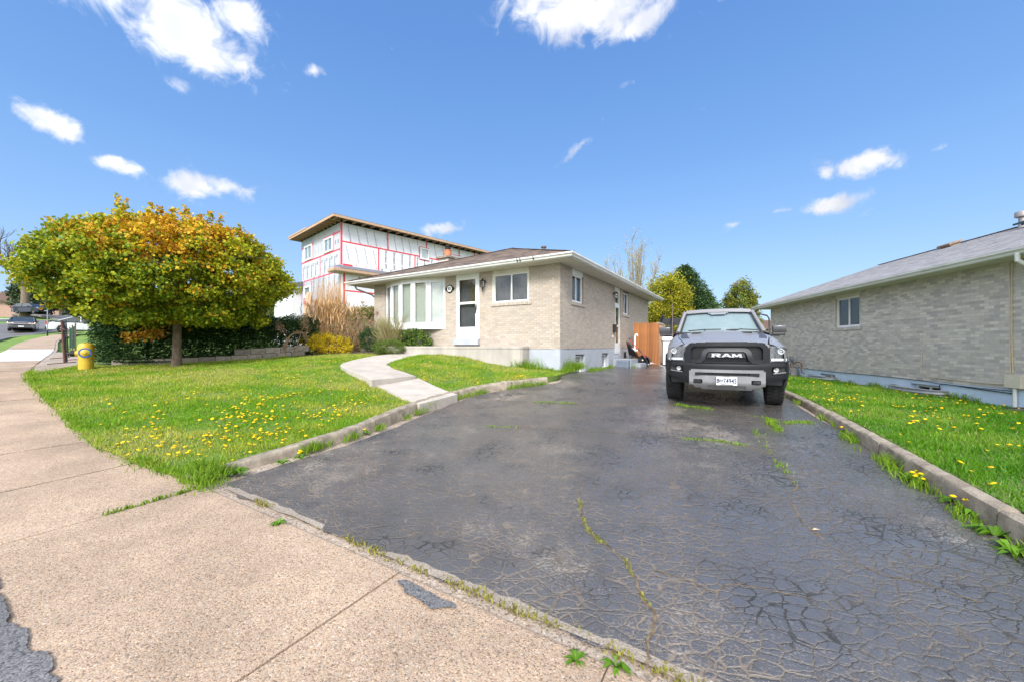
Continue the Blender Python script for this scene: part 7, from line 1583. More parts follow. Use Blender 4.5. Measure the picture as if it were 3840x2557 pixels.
# ================================================================ GRASS, DANDELIONS, WEEDS
def grassfield(name, poly, T, dens, h0, label, holes=(), dzs=0, near=8, colA=(.18, .36, .012), colB=(.42, .48, .05), dry=(.46, .42, .16), wide=.0068, bumpf=lb, lo=.35, mask=None):
    P = np.array([p[:2] for p in poly]); x0, y0 = P.min(0); x1, y1 = P.max(0); n = int((x1 - x0) * (y1 - y0) * dens); X = rng.uniform(x0, x1, n); Y = rng.uniform(y0, y1, n)
    k = inpoly(X, Y, poly)
    for h in holes: k &= ~inpoly(X, Y, h)
    d = np.hypot(X, Y); k &= rng.uniform(size=n) < np.clip(near / d, lo, 1); k &= (np.abs(X / np.maximum(Y, .1)) < 1.42) & (Y > .3)
    if mask is not None: k &= mask(X, Y)
    X, Y, d = X[k], Y[k], d[k]; n = len(X); Z = T(X, Y) + np.array([bumpf(a, b) for a, b in zip(X, Y)]) + dzs
    pn = np.array([fbm(a, b, .55) for a, b in zip(X, Y)]); p2 = np.array([fbm(a, b, 2.3, 5) for a, b in zip(X, Y)]); p3 = np.array([fbm(a, b * 2.2, .33, 9) for a, b in zip(X, Y)])
    h = h0 * np.clip(1 + .9 * p2 + .4 * pn, .45, 2.4) * rng.uniform(.6, 1.3, n); w = wide * (1 + .10 * d) * rng.uniform(.7, 1.3, n)
    a = rng.uniform(0, 2 * np.pi, n); ax, ay = np.cos(a), np.sin(a); la = rng.uniform(0, 2 * np.pi, n); ln_ = h * rng.uniform(.2, .9, n)
    B = np.stack([X, Y, Z], 1); side = np.stack([ax * w / 2, ay * w / 2, np.zeros(n)], 1); tip = B + np.stack([np.cos(la) * ln_, np.sin(la) * ln_, h], 1)
    V = np.stack([B - side, B + side, tip], 1).reshape(-1, 3); FA = np.arange(n * 3).reshape(n, 3)
    m1 = np.clip(.5 + 1.3 * p3 + .5 * p2, 0, 1)[:, None]; col = np.array(colA) * (1 - m1) + np.array(colB) * m1; dr = (rng.uniform(size=n) < np.clip(.07 + .5 * (p3 + .15), .03, .38))[:, None]; col = np.where(dr, np.array(dry), col) * rng.uniform(.65, 1.25, (n, 1))
    return npmesh(name, V, FA, M_GRASS, cols=np.clip(np.repeat(col, 3, 0), 0, 1), kind='stuff', label=label, category='grass') if False else tag(npmesh(name, V, FA, M_GRASS, cols=np.clip(np.repeat(col, 3, 0), 0, 1)), label, 'grass', kind='stuff')
gl_poly = [tuple(p + n * .15) for p, n in zip(KLr, KLn)] + [(1.25, 10.75), (1.62, 11.5), (.5, 12.2), (-2.0, 13.0), (-3.4, 13.6), (-4.2, 13.2), (-4.9, 13.7), (-6.2, 13.9), (-7.6, 13.9), (-12.6, 12.4), (-13.6, 12.4), (-13.3, 11.1)] + [tuple(p + n * .05 + n * .05 * fbm(p[0], p[1], 2.2)) for p, n in zip(ED, NE) if -13.3 < p[0] < -3.3][::-1][::2]
grassfield('lawn_grass', gl_poly, TL, 3900, .043, 'bright spring grass on the front lawn left of the driveway', holes=(PATH_POLY, PAD_POLY), near=6.5, lo=.4)
gr_poly = [tuple(p + n * .16) for p, n in zip(KRr, KRn)] + [(9.9, 19.6), (12.1, 18.5), (10.33, 7.95), (9.2, 1.8), (8.8, 0)]
grassfield('lawn_grass', gr_poly, TR_, 3000, .052, 'deep green grass on the lawn strip beside the grey brick house', mask=lambda X, Y: ((X - 10.3) * .983 - (Y - 7.9) * .183) < -.16, near=6, colA=(.075, .23, .008), colB=(.16, .34, .012), dry=(.28, .34, .08), lo=.4)
# longer grass along edges
def fringe(C, T, label, n_per=170, spread=.07, h0=.10, off=0.0, dz=0, cA=(.13, .28, .012), cB=(.26, .38, .03), gate=None, seed=0, name='long_grass'):
    C = np.array(C)[:, :2]; R_, s = resample(C, step=.04); n = int(s[-1] * n_per); i = rng.integers(0, len(R_), n); P = R_[i] + rng.normal(0, spread, (n, 2)); g = np.array([fbm(x, y, 1.6, seed) for x, y in P]); 
    if gate is not None: k = g > gate; P, g = P[k], g[k]
    n = len(P); Z = T(P[:, 0], P[:, 1]) + dz; h = h0 * np.clip(1 + 1.6 * g, .3, 2.5) * rng.uniform(.5, 1.3, n); a = rng.uniform(0, 6.28, n); w = .010 * rng.uniform(.7, 1.6, n); la = rng.uniform(0, 6.28, n); l_ = h * rng.uniform(.2, 1.0, n)
    B = np.c_[P, Z]; side = np.stack([np.cos(a) * w / 2, np.sin(a) * w / 2, np.zeros(n)], 1); mid = B + np.stack([np.cos(la) * l_ * .3, np.sin(la) * l_ * .3, h * .65], 1); tip = B + np.stack([np.cos(la) * l_, np.sin(la) * l_, h], 1)
    V = np.stack([B - side, B + side, mid + side * .7, mid - side * .7, tip], 1).reshape(-1, 3); j = np.arange(n)[:, None] * 5; FA = np.concatenate([j + [0, 1, 2], j + [0, 2, 3], j + [3, 2, 4]]); m1 = rng.uniform(size=(n, 1)); col = (np.array(cA) * (1 - m1) + np.array(cB) * m1) * rng.uniform(.7, 1.2, (n, 1))
    return tag(npmesh(name, V, FA, M_GRASS, cols=np.repeat(col, 5, 0)), label, 'grass', kind='stuff')
fringe([p for p in ED if -13 < p[0] < -3.1], TL, 'ragged grass hanging over the sidewalk edge of the front lawn', 330, .05, .055, dz=-.01)
fringe([(-3.05, 3.95), (-3.25, 4.15), (-3.5, 4.35)], TL, 'thick grass tuft at the near corner of the front lawn by the kerb end', 900, .10, .11)
fringe([(p[0] - n[0] * .06, p[1] - n[1] * .06) for p, n in zip(KLr, KLn)], TB, 'weeds and grass growing at the foot of the left kerb', 300, .035, .085, gate=-.02, dz=.0)
fringe([(p[0] - n[0] * .07, p[1] - n[1] * .07) for p, n in zip(KRr, KRn) if p[1] > .8], TB, 'weeds and grass growing at the foot of the right kerb', 260, .05, .075, gate=.03, dz=.0, seed=3)
fringe([(.0, 12.0), (.6, 11.85), (1.35, 11.55), (1.75, 11.9), (2.3, 12.9)], TL, 'tall grass against the foundation corner of the bungalow', 700, .10, .22, dz=-.02)
fringe([(2.6, 13.0), (3.4, 14.4), (3.9, 15.1)], TB, 'short grass along the bungalow side wall by the basement windows', 350, .05, .10)
fringe([(4.9, 15.6), (5.6, 16.6), (6.2, 17.4)], TB, 'small green weeds round the side steps', 260, .06, .09, gate=0)
fringe([tuple((NBH.matrix_world @ Vector((-.06, t_, 0))).xy) for t_ in np.arange(-.5, 10.5, .5)], TR_, 'longer grass along the light blue foundation', 200, .04, .09, gate=.08)
fringe([(ED[i0 + k][0] - NE[i0 + k][0] * .07, ED[i0 + k][1] - NE[i0 + k][1] * .07) for k in range(-36, 26, 3)], TB, 'thin weedy strip in the gap between sidewalk and driveway', 300, .022, .018, dz=.004, gate=-.02, cA=(.25, .22, .05), cB=(.38, .36, .08))
J2 = i0 + 28; J3 = i0 + 28
fringe([tuple(ED[J3] + NE[J3] * q) for q in np.linspace(0, .75, 8)], TB, 'grass growing out of the sidewalk joint beside the lawn corner', 260, .012, .035, dz=.0)
# weeds in the long driveway cracks
ck = [([(2540, 1520), (2620, 1532), (2700, 1540), (2790, 1552), (2870, 1570), (2910, 1590)], .03, 420), ([(2880, 1590), (2920, 1610), (2915, 1625)], .035, 420), ([(2945, 1590), (3000, 1588), (3045, 1590)], .028, 420), ([(2560, 1650), (2650, 1655), (2760, 1670), (2800, 1675)], .02, 260), ([(2010, 1510), (2090, 1512), (2170, 1515)], .025, 260), ([(2830, 1620), (2880, 1680), (2900, 1710), (2935, 1760), (2990, 1830)], .025, 120), ([(1830, 1603), (1880, 1605), (1930, 1606)], .02, 160)]
for i, (pp, hh, nn_) in enumerate(ck):
    fringe([gp(u, v, TB)[:2] for u, v in pp], TB, ['green weeds in the crack in front of the truck', 'weed tuft where two cracks meet right of the truck tyre', 'short grass patch by the right kerb near the truck', 'thin dry weeds in the second cross crack of the driveway', 'thin weeds in the driveway crack left of the truck', 'moss and weeds down the long crack of the driveway', 'faint weed line in the left part of the driveway'][i], nn_, .03, hh, dz=.015, gate=-.2, name='crack_weeds')
fringe([gp(u, v, TB)[:2] for u, v in [(2180, 1820), (2175, 1900), (2200, 1990), (2290, 2070), (2340, 2110), (2385, 2200), (2420, 2270), (2452, 2330), (2440, 2420), (2430, 2530)]], TB, 'mossy weeds in the long crack that runs to the front of the driveway', 300, .012, .018, dz=.01, gate=.05, cA=(.2, .22, .04), cB=(.34, .33, .08), name='crack_weeds')
def crack(name, pts, w, dz=.014):
    C = resample(catmull([gp(u, v, TB)[:2] for u, v in pts], 8), step=.03)[0]; d = np.gradient(C, axis=0); d /= np.linalg.norm(d, axis=1)[:, None]; n = np.stack([-d[:, 1], d[:, 0]], 1)
    C = C + n * np.array([.02 * fbm(x, y, 5) + .012 * fbm(x, y, 22) for x, y in C])[:, None]; ww = np.array([w * (1 + .8 * fbm(x, y, 3, 2)) for x, y in C])[:, None]; a, b = C + n * ww / 2, C - n * ww / 2
    V = np.concatenate([a, b]); Z = TB(V[:, 0], V[:, 1]) + np.array([.010 * fbm(x, y, 1.1) for x, y in V]) + dz; m = len(C); FA = np.array([(i, i + 1, m + i + 1, m + i) for i in range(m - 1)]); npmesh(name, np.c_[V, Z], FA, pm('crack_grit', (.05, .036, .022), (.22, .16, .09), scale=18, rough=1, bump=.6, bscale=60), kind='structure')
crack('crack_filling', [(2180, 1820), (2175, 1900), (2200, 1990), (2290, 2070), (2340, 2110), (2385, 2200), (2420, 2270), (2452, 2330), (2440, 2420), (2430, 2530)], .011)
crack('crack_filling', [(2830, 1620), (2880, 1680), (2900, 1710), (2935, 1760), (2990, 1830), (2960, 1860), (3000, 1950), (3100, 2040), (3200, 2110), (3300, 2160), (3480, 2210), (3700, 2290)], .010)
crack('crack_filling', [(1700, 1470), (1850, 1500), (2010, 1510), (2250, 1520), (2540, 1520), (2700, 1540), (2870, 1570), (3045, 1590)], .02)
crack('crack_filling', [(1900, 1600), (2200, 1620), (2560, 1650), (2760, 1670), (2900, 1710)], .014)
crack('crack_filling', [(2450, 2150), (2600, 2190), (2670, 2230), (2760, 2210), (3040, 2260)], .008)
# ---- dandelions
def flowers(name, P, T, label, dz, r=.020, hs=.06, bumpf=lb):
    r = .0205; P = np.array(P); n = len(P); Z = T(P[:, 0], P[:, 1]) + np.array([bumpf(a, b) for a, b in P]) + rng.uniform(.4, 1.2, n) * hs + dz; V = []; tl = rng.normal(0, .2, (n, 2)); rr_ = r * rng.uniform(.7, 1.25, n)
    ang = np.linspace(0, 2 * np.pi, 8, endpoint=False); ring = np.stack([np.cos(ang), np.sin(ang)], 1); FA = []
    c = np.c_[P, Z + rr_ * .45]; V.append(c)
    for a in range(8): xy = ring[a] * rr_[:, None]; V.append(np.c_[P + xy, Z + xy[:, 0] * tl[:, 0] + xy[:, 1] * tl[:, 1]])
    V.append(np.c_[P, Z - rr_ * .35]); V = np.stack(V, 1).reshape(-1, 3); j = np.arange(n)[:, None] * 10; FA = np.concatenate([j + [0, 1 + a, 1 + (a + 1) % 8] for a in range(8)] + [j + [9, 1 + (a + 1) % 8, 1 + a] for a in range(8)])
    col = palette([(.85, .54, .0), (.82, .47, .0), (.86, .62, .01)], n); return tag(npmesh(name, V, FA, M_PETAL, cols=np.repeat(col, 10, 0)), label, 'flowers', kind='stuff')
def scatter_clusters(centres, per, spread, poly, holes=()):
    out = []
    for (x, y, s_) in centres:
        k = max(1, int(rng.poisson(per * s_)))
        p = np.stack([rng.normal(x, spread, k), rng.normal(y, spread * .8, k)], 1); out.append(p)
    P = np.concatenate(out); k = inpoly(P[:, 0], P[:, 1], poly)
    for h in holes: k &= ~inpoly(P[:, 0], P[:, 1], h)
    return P[k]
cl = [gp(u, v, TL)[:2] + (s_,) for (u, v, s_) in [(370, 1535, 1), (580, 1540, .6), (640, 1515, .7), (720, 1485, 1.2), (580, 1575, 1.2), (600, 1615, 1), (700, 1670, 2), (660, 1695, 1.5), (560, 1650, 1.2), (470, 1680, 1), (880, 1540, 1.4), (870, 1570, 2), (930, 1560, 2.4), (1000, 1570, 2.4), (960, 1520, 2), (1020, 1560, 1.6), (900, 1620, 1.6), (880, 1650, 1.4), (830, 1600, 1), (1000, 1650, 1.6), (980, 1640, 1.5), (1060, 1610, 1), (1150, 1620, .6), (1180, 1570, 1.2), (1240, 1560, 1.8), (1280, 1540, 1.2), (1310, 1525, 1.4), (1350, 1515, 1.4), (1290, 1480, 1), (1180, 1485, 1.2), (1110, 1440, 1.2), (1100, 1430, 1), (1060, 1420, .9), (1160, 1410, .5), (850, 1490, .6), (1270, 1355, .7), (1180, 1360, .5), (1000, 1500, 1.4), (940, 1490, 1), (890, 1700, 1), (800, 1700, .8), (1180, 1640, .5), (1050, 1500, 1), (1330, 1560, .8), (770, 1780, .4)]]
cl += [gp(u, v, TL)[:2] + (s_,) for (u, v, s_) in [(1570, 1380, .8), (1640, 1378, .8), (1620, 1430, 1.4), (1700, 1405, 1), (1770, 1420, 1), (1760, 1435, 1), (1830, 1380, .5), (1930, 1420, .8), (1600, 1365, .5), (1960, 1425, .7)]]
Pf = scatter_clusters(cl, 7.5, .22, gl_poly, (PATH_POLY, PAD_POLY)); bgd = np.stack([rng.uniform(-12, 1, 260), rng.uniform(4.5, 13, 260)], 1); bgd = bgd[inpoly(bgd[:, 0], bgd[:, 1], gl_poly) & ~inpoly(bgd[:, 0], bgd[:, 1], PATH_POLY)]; Pf = np.concatenate([Pf, bgd[:75]])
flowers('dandelion_flowers', Pf, TL, 'yellow dandelion flowers scattered through the front lawn', .01)
br_ = np.stack([rng.uniform(3.5, 12, 2200), rng.uniform(1, 18, 2200)], 1); dk = np.array([fbm(x, y, .9, 7) for x, y in br_]); br_ = br_[inpoly(br_[:, 0], br_[:, 1], gr_poly) & (dk > -.08) & (np.abs(br_[:, 0] / br_[:, 1]) < 1.5) & (rng.uniform(size=2200) < np.clip(1.3 - (br_[:, 1] - 2) / 12, .1, 1))]
flowers('dandelion_flowers', br_[:330], TR_, 'yellow dandelion flowers in the lawn beside the grey brick house', .01)
# leafy dandelion plants by the kerbs: each one a thing
def weed(u, v, s_, T, k, lab, fl=3):
    x, y, z = gp(u, v, T); T_ = empty('dandelion_plant', (x, y, z), label=lab, cat='weed', group='leafy weeds by the kerbs'); rr = random.Random(k); m = MB()
    for i in range(22):
        a = rr.uniform(0, 6.28); L_ = s_ * rr.uniform(.6, 1.1); w_ = L_ * .13; d = Vector((math.cos(a), math.sin(a), 0)); r_ = Vector((-d.y, d.x, 0)) * w_; up = rr.uniform(.25, .8) * L_; t = rr.uniform(.7, 1.3); P = [Vector((0, 0, 0)), d * L_ * .45 + Vector((0, 0, up * .7)), d * L_ + Vector((0, 0, up * .35))]
        m.add([P[0] - r_ * .3, P[0] + r_ * .3, P[1] + r_, P[1] - r_, P[2]], [(0, 1, 2, 3), (3, 2, 4)], (.12 * t, .26 * t, .015 * t))
    m.build('leaves', M_GRASS, T_, fix=False)
    for i in range(fl):
        m = MB(); a = rr.uniform(0, 6.28); q = s_ * rr.uniform(.1, .7); m.lathe([(0, .0), (.02, .004), (.022, .010), (.012, .017), (0, .019)], 9, c=(q * math.cos(a), q * math.sin(a), s_ * rr.uniform(.45, .8)), tint=(.88, .6, 0)); m.build('flower', M_PETAL, T_)
wl = [(3430, 1810, .16, 6, 'leafy dandelion clump with many flowers by the right kerb, second nearest the camera'), (3480, 1830, .14, 5, 'dandelion clump right beside the biggest flowering one at the right kerb'), (3590, 1895, .16, 5, 'dandelion clump with low yellow flowers nearest the camera at the right kerb'), (3640, 1935, .15, 3, 'spread dandelion plant at the right kerb below the flowering clumps'), (3730, 2020, .17, 0, 'broad-leaved weed without flowers near the right picture edge'), (3800, 2080, .15, 0, 'broad-leaved weed at the very right edge of the driveway'),
      (3330, 1700, .17, 0, 'large leafy weed leaning on the right kerb joint'), (3220, 1650, .13, 3, 'small dandelion at the right kerb midway to the truck'), (3180, 1625, .12, 3, 'small dandelion next to the kerb joint near the truck'), (1130, 1720, .13, 3, 'dandelion with two flowers at the foot of the left kerb'), (1060, 1740, .12, 0, 'leafy weed at the foot of the left kerb near the lawn corner'), (880, 1780, .16, 0, 'bushy weed beside the near end of the left kerb'), (1290, 1640, .10, 1, 'small weed at the joint of the left kerb'), (1370, 1625, .12, 2, 'weed with yellow flower at the middle of the left kerb'), (2160, 2480, .07, 0, 'tiny green weed in the sidewalk seam at the bottom of the picture'), (2310, 2505, .08, 0, 'small leafy weed in the sidewalk seam beside the driveway, nearest the bottom edge'), (1045, 1965, .08, 0, 'small green weed in the seam below the lawn corner')]
for k, (u, v, s_, fl, lab) in enumerate(wl): weed(u, v, s_, TB, k, lab, fl)
# fallen leaf litter under and before the truck
for (u, v, lab) in ((3060, 2005, 'single dry tan leaf lying on the driveway crack'),):
    x, y, z = gp(u, v, TB); m = MB(); m.add([(-.03, 0, .012), (0, -.015, .022), (.035, 0, .014), (0, .018, .02)], [(0, 1, 2), (0, 2, 3)], (.6, .42, .24)); o = m.build('dry_leaf', M_DRY, None, fix=False); o.location = (x, y, z + .012); tag(o, lab, 'leaf')
# far verges

# ================================================================ STREET THINGS ON THE LEFT
def hydrant():
    x, y, z = -12.35, 11.25, TL.z(-12.35, 11.25); T = empty('fire_hydrant', (x, y, z - .03), R(-5), label='yellow fire hydrant with a blue ring round its front cap at the lawn edge', cat='fire hydrant'); Y = pm('yellow_hydrant_paint', (.62, .41, .035), (.50, .32, .03), scale=7, rough=.45, bump=.15, bscale=40, contrast=(.45, .75))
    b = MB(); b.lathe([(.155, 0), (.158, .05), (.165, .55), (.178, .60), (.178, .64), (.172, .66), (.170, .70), (.15, .76), (.10, .795), (0, .80)], 32); b.build('barrel', Y, T, smooth=True)
    f = Vector((.72, -.69, 0)).normalized(); a = math.atan2(f.y, f.x); M_ = Matrix.Translation((0, 0, .52)) @ Matrix.Rotation(a, 4, 'Z')
    k = MB(); k.M = M_; k.lathe([(.10, .14), (.10, .185), (.075, .20), (.03, .215), (.03, .24), (0, .24)], 24, axis='x'); k.build('front_cap', Y, T, smooth=True)
    k = MB(); k.M = M_; k.lathe([(.085, .150), (.085, .18), (.135, .18), (.14, .16), (.13, .150)], 28, axis='x'); k.build('blue_ring', pm('blue_plastic', (.02, .12, .42), rough=.4), T, smooth=True)
    g = Matrix.Translation((0, 0, .50)) @ Matrix.Rotation(a - R(95), 4, 'Z'); k = MB(); k.M = g; k.lathe([(.085, .12), (.075, .20), (.075, .22), (0, .22)], 20, axis='x'); k.build('side_outlet', Y, T, smooth=True)
    k = MB(); k.M = g; k.lathe([(.085, .221), (.088, .30), (.07, .32), (.03, .33), (.025, .38), (0, .385)], 20, axis='x'); k.build('side_cap', M_BLACK, T, smooth=True)
hydrant()
def posts():
    M_RUST = pm('rusty_dark_steel', (.07, .035, .03), (.14, .05, .035), scale=12, rough=.7); z0 = lambda x, y: TL.z(x, y)
    for i, (u, v, h, w_, lab) in enumerate([(242, 1362, 1.42, .055, 'rusty steel post leaning by the sidewalk, nearest of the row'), (250, 1360, 1.38, .04, 'dark steel post standing just behind the rusty one'), (256, 1340, 1.4, .035, 'dark green thin post, farthest of the three by the sidewalk')]):
        x, y, z = gp(u, v, TL); T = empty('steel_post', (x, y, z - .02), label=lab, cat='post', group='steel posts by the sidewalk'); m = MB(); lean = -.10; m.bar((0, 0, 0), (lean, 0, h), w_, w_ * .35); m.bar((0, .01, 0), (lean, .01, h), w_ * .3, w_); m.build('post', M_RUST if i == 0 else M_DARKSTEEL, T)
        b = MB(); b.bar((-.02 - .1, 0, 1.2), (.18 - .1, -.05, 1.1), .02, .02); b.build('wire_tie', M_RUST, T) if i == 0 else None
    rods = [((176, 1370), (285, 1362)), ((188, 1349), (262, 1344)), ((250, 1354), (293, 1352))]
    for i, (a, b) in enumerate(rods):
        A = Vector(gp(*a, TL)); B = Vector(gp(*b, TL)); m = MB(); m.tube([A + Vector((0, 0, .045)), B + Vector((0, 0, .05))], .012, 6); o = m.build('steel_rod', M_RUST); tag(o, ['rusty reinforcing rod lying nearest the lawn on the gravel', 'rusty reinforcing rod lying across the middle of the gravel patch', 'short rusty rod lying between the posts and the hydrant'][i], 'rod', 'rods on the gravel')
    # green mesh fence
    x0, y0 = (262 - U0) / F * 20.5, 20.5; x1, y1 = (283 - U0) / F * 17, 17
    T = empty('mesh_fence', (x0, y0, TB.z(x0, y0)), label='low green wire mesh fence beyond the steel posts', cat='fence'); m = MB(); d = Vector((x1 - x0, y1 - y0, 0)); L_ = d.length; d.normalize(); MG = pm('green_wire', (.05, .16, .12), rough=.5)
    for k in range(int(L_ / .09)): p = d * (k * .09); m.tube([p, p + Vector((0, 0, 1.0))], .006, 3, cap=False)
    for k in range(11): m.tube([Vector((0, 0, .05 + k * .09)), d * L_ + Vector((0, 0, .05 + k * .09))], .006, 3, cap=False)
    m.build('mesh', MG, T)
    for t_ in (0, .5, 1): m = MB(); p = d * L_ * t_; m.tube([p + Vector((0, 0, -.1)), p + Vector((0, 0, 1.1))], .022, 6); m.build('post', pm('brown_post', (.12, .07, .05), rough=.8), T)
    x, y = (178 - U0) / F * 33, 33; T = empty('sign_post', (x, y, TB.z(x, y)), label='thin grey metal pole standing on the verge beside the street', cat='pole'); m = MB(); m.tube([(0, 0, 0), (0, 0, 2.6)], .035, 8); m.build('pole', pm('grey_pole', (.25, .28, .33), rough=.5), T); m = MB(); m.tube([(0, 0, 0), (0, 0, .5)], .045, 8); m.build('pole_base', M_DARKSTEEL, T)
posts()
def far_house():
    x, y = -96, 77; z = TB.z(-90, 72) - .3; T = empty('far_house', (x, y, z), R(30), label='brick house with brown roof up the hill at the left edge', cat='house'); m = MB(); m.box(-7, 4.2, 0, 8, 0, 3.2); m.build('wall', pm('tan_pink_brick', (.45, .30, .24), (.38, .24, .19), scale=4, rough=.9), T)
    m = MB(); m.box(-7, 4.2, -.01 - .02, -.02, 3.0, 3.2); m.build('trim', M_WHITE, T)
    m = MB(); m.add([(-7.6, -.7, 3.15), (4.9, -.7, 3.15), (4.9, 8.7, 3.15), (-7.6, 8.7, 3.15), (-4, 4, 5.6), (1.5, 4, 5.6)], [(0, 1, 5, 4), (1, 2, 5), (2, 3, 4, 5), (3, 0, 4), (3, 2, 1, 0)]); m.build('roof', pm('brown_far_roof', (.15, .085, .06), (.10, .06, .045), scale=6, rough=.95), T)
    m = MB(); m.box(4.201, 4.25, 2.0, 5.5, 0, 3.1); m.build('white_wall', M_WHITE, T)
    f = MB(); f.box(.5, 2.4, -.06, -.001, 1.1, 2.5); f_ = f.build('window', M_WHITE, T); f = MB(); f.box(.62, 2.28, -.075, -.061, 1.22, 2.38); f.build('pane', M_BLACK, f_)
far_house()
# ================================================================ BETWEEN THE HOUSES ON THE LEFT
def board_fence(name, label, a, b, h, mat, bw=.14, gap=.006, zf=None, thick=.02, tints=None, cat='fence', topy=0, rail=True, limit=400):
    a, b = Vector((*a, 0)), Vector((*b, 0)); d = (b - a).normalized(); L_ = (b - a).length; z = zf if zf is not None else TB.z(*a.xy); T = empty(name, (a.x, a.y, z), math.atan2(d.y, d.x), label=label, cat=cat); x = 0; rr = random.Random(int(L_ * 10))
    while x < L_ - .02:
        w = min(bw * rr.uniform(.92, 1.06), L_ - x); m = MB(); t = rr.uniform(.75, 1.2); m.box(0, w - gap, 0, thick, 0, h + rr.uniform(-.015, .015), (t, t * rr.uniform(.95, 1.02), t * rr.uniform(.9, 1))); o = m.build('board', mat, T); o.location = (x, rr.uniform(-.004, .004), 0); x += w
    if rail:
        m = MB(); 
        for zz in (.25, h - .25): m.box(0, L_, thick + .005, thick + .045, zz, zz + .09)
        m.build('rail', mat, T)
    return T
M_OLDWOOD = pm('weathered_grey_fence', (.22, .19, .16), (.14, .12, .10), scale=4, rough=.95, stretch=(4, 4, .4), tint=True)
board_fence('board_fence', 'weathered grey board fence with green vine along its top behind the hydrangea', (-9.2, 19.8), (-5.9, 18.0), 1.95, M_OLDWOOD, zf=CAMZ - .3)
n = 3800; t_ = rng.uniform(0, 1, n); P = np.stack([-9.2 + 3.3 * t_ + rng.normal(0, .1, n), 19.7 - 1.8 * t_ + rng.normal(0, .12, n), CAMZ + 1.55 + rng.normal(0, .13, n)], 1); vo = leaves('climbing_vine', P, .09, palette([(.16, .2, .04), (.1, .15, .03), (.3, .26, .08)], n), M_LEAF); tag(vo, 'green and brown vine growing over the grey board fence top', 'vine')
T = empty('lumber_stack', (-9.0, 21.2, CAMZ - .2), R(-30), label='stack of raw orange lumber seen over the fence beside the unfinished house', cat='lumber stack'); rr = random.Random(2)
for j in range(5):
    for k in range(3):
        m = MB(); m.box(rr.uniform(-.1, .1), 4.2 + rr.uniform(-.1, .1), k * .25, k * .25 + .235, 1.75 + j * .10, 1.75 + j * .10 + .085); m.build('plank', M_LUMBER, T)
m = MB()
for k in range(4): m.box(.2 + k * 1.2, .3 + k * 1.2, 0, .7, 0, 1.745)
m.build('trestle', M_OLDWOOD, T)
for i, (u, lean, lab) in enumerate(((1122, .25, 'raw lumber plank leaning left of the pair against the unfinished house'), (1134, .18, 'raw lumber plank leaning right of the pair against the unfinished house'))):
    Z = 26.4; x = (u - U0) / F * Z; m = MB(); m.bar((0, 0, 0), (lean, .7, 3.6), .24, .05); o = m.build('leaning_plank', M_LUMBER); o.location = (x, Z, CAMZ + .1); tag(o, lab, 'plank', 'planks leaning on the unfinished house')
# ================================================================ BEHIND THE TRUCK
gz_ = CAMZ - .84
def Hw(x, y): return (H.matrix_world @ Vector((x, y, 0))).xy
bpy.context.view_layer.update()
A_ = Vector(((2377 - U0) / F * 17.9, 17.9)); B_ = Vector(((2470 - U0) / F * 17.0, 17.0))
board_fence('cedar_fence', 'orange stained cedar board screen at the end of the driveway', tuple(A_), tuple(B_), 1.86, M_WOODNEW, bw=.135, zf=gz_, cat='fence')
C_ = Vector(((2494 - U0) / F * 18.6, 18.6))
g = board_fence('cedar_gate', 'narrow cedar gate panel with diagonal brace beside the board screen', (B_.x + .01, B_.y + .02), tuple(C_), 1.84, M_LUMBER, bw=.22, zf=gz_, cat='gate', rail=False)
m = MB(); m.bar((.10, -.03, 1.72), (.62, -.03, .08), .10, .03); m.build('brace', M_LUMBER, g); m = MB(); m.box(-.01, 1.3, -.02, .06, 1.80, 1.86); m.build('cap_rail', pm('grey_cap', (.42, .38, .32), rough=.8), g)
def pergola():
    T = empty('pergola', (9.2, 22.5, gz_), R(-25), label='black pergola with scalloped beams behind the cedar fence', cat='pergola'); M_ = pm('black_stained_wood', (.025, .027, .035), rough=.6)
    for x in (0, 3.4):
        for y in (0, 2.6): m = MB(); m.box(x - .07, x + .07, y - .07, y + .07, 0, 2.3); m.build('post', M_, T)
    for y in (-.05, 2.65): m = MB(); m.box(-.6, 4.0, y - .03, y + .03, 2.15, 2.42); m.build('beam', M_, T)
    for k in range(9): m = MB(); x = -.45 + k * .52; m.add([(x, -.7, 2.50), (x, -.6, 2.42), (x, 3.2, 2.42), (x, 3.3, 2.50), (x, 3.3, 2.58), (x, -.7, 2.58)] + [(x + .05, a, b) for a, b in ((-.7, 2.50), (-.6, 2.42), (3.2, 2.42), (3.3, 2.50), (3.3, 2.58), (-.7, 2.58))], [(0, 1, 2, 3, 4, 5), (11, 10, 9, 8, 7, 6)] + [(i, (i + 1) % 6, 6 + (i + 1) % 6, 6 + i) for i in range(6)]); m.build('rafter', M_, T)
    for x in (0, 3.4): m = MB(); m.bar((x, -.05, 1.8), (x + (.4 if x == 0 else -.4), -.05, 2.2), .08, .05); m.bar((x, -.05, 1.8), (x + (-.4 if x == 0 else .4), -.05, 2.2), .08, .05); m.build('bracket', M_, T)
pergola()
def shed():
    T = empty('far_bungalow', (12.0, 30, gz_ - .2), R(-20), label='low brown roofed house seen far behind the pergola', cat='house'); m = MB(); m.box(-3, 9, 0, 6, 0, 2.2); m.build('wall', pm('grey_siding', (.35, .34, .34), rough=.8), T); m = MB(); m.add([(-3.5, -.5, 2.2), (9.5, -.5, 2.2), (9.5, 3, 3.0), (-3.5, 3, 3.0), (-3.5, 6.5, 2.2), (9.5, 6.5, 2.2)], [(0, 1, 2, 3), (3, 2, 5, 4), (0, 3, 4), (1, 5, 2), (0, 4, 5, 1)]); m.build('roof', pm('brown_far_roof', (.15, .085, .06)), T)
shed()
board_fence('back_fence', 'dark back yard fence closing the gap behind the truck', (6.4, 24.5), (14.2, 21.2), 1.75, M_OLDWOOD, zf=gz_ - .1, bw=.16)
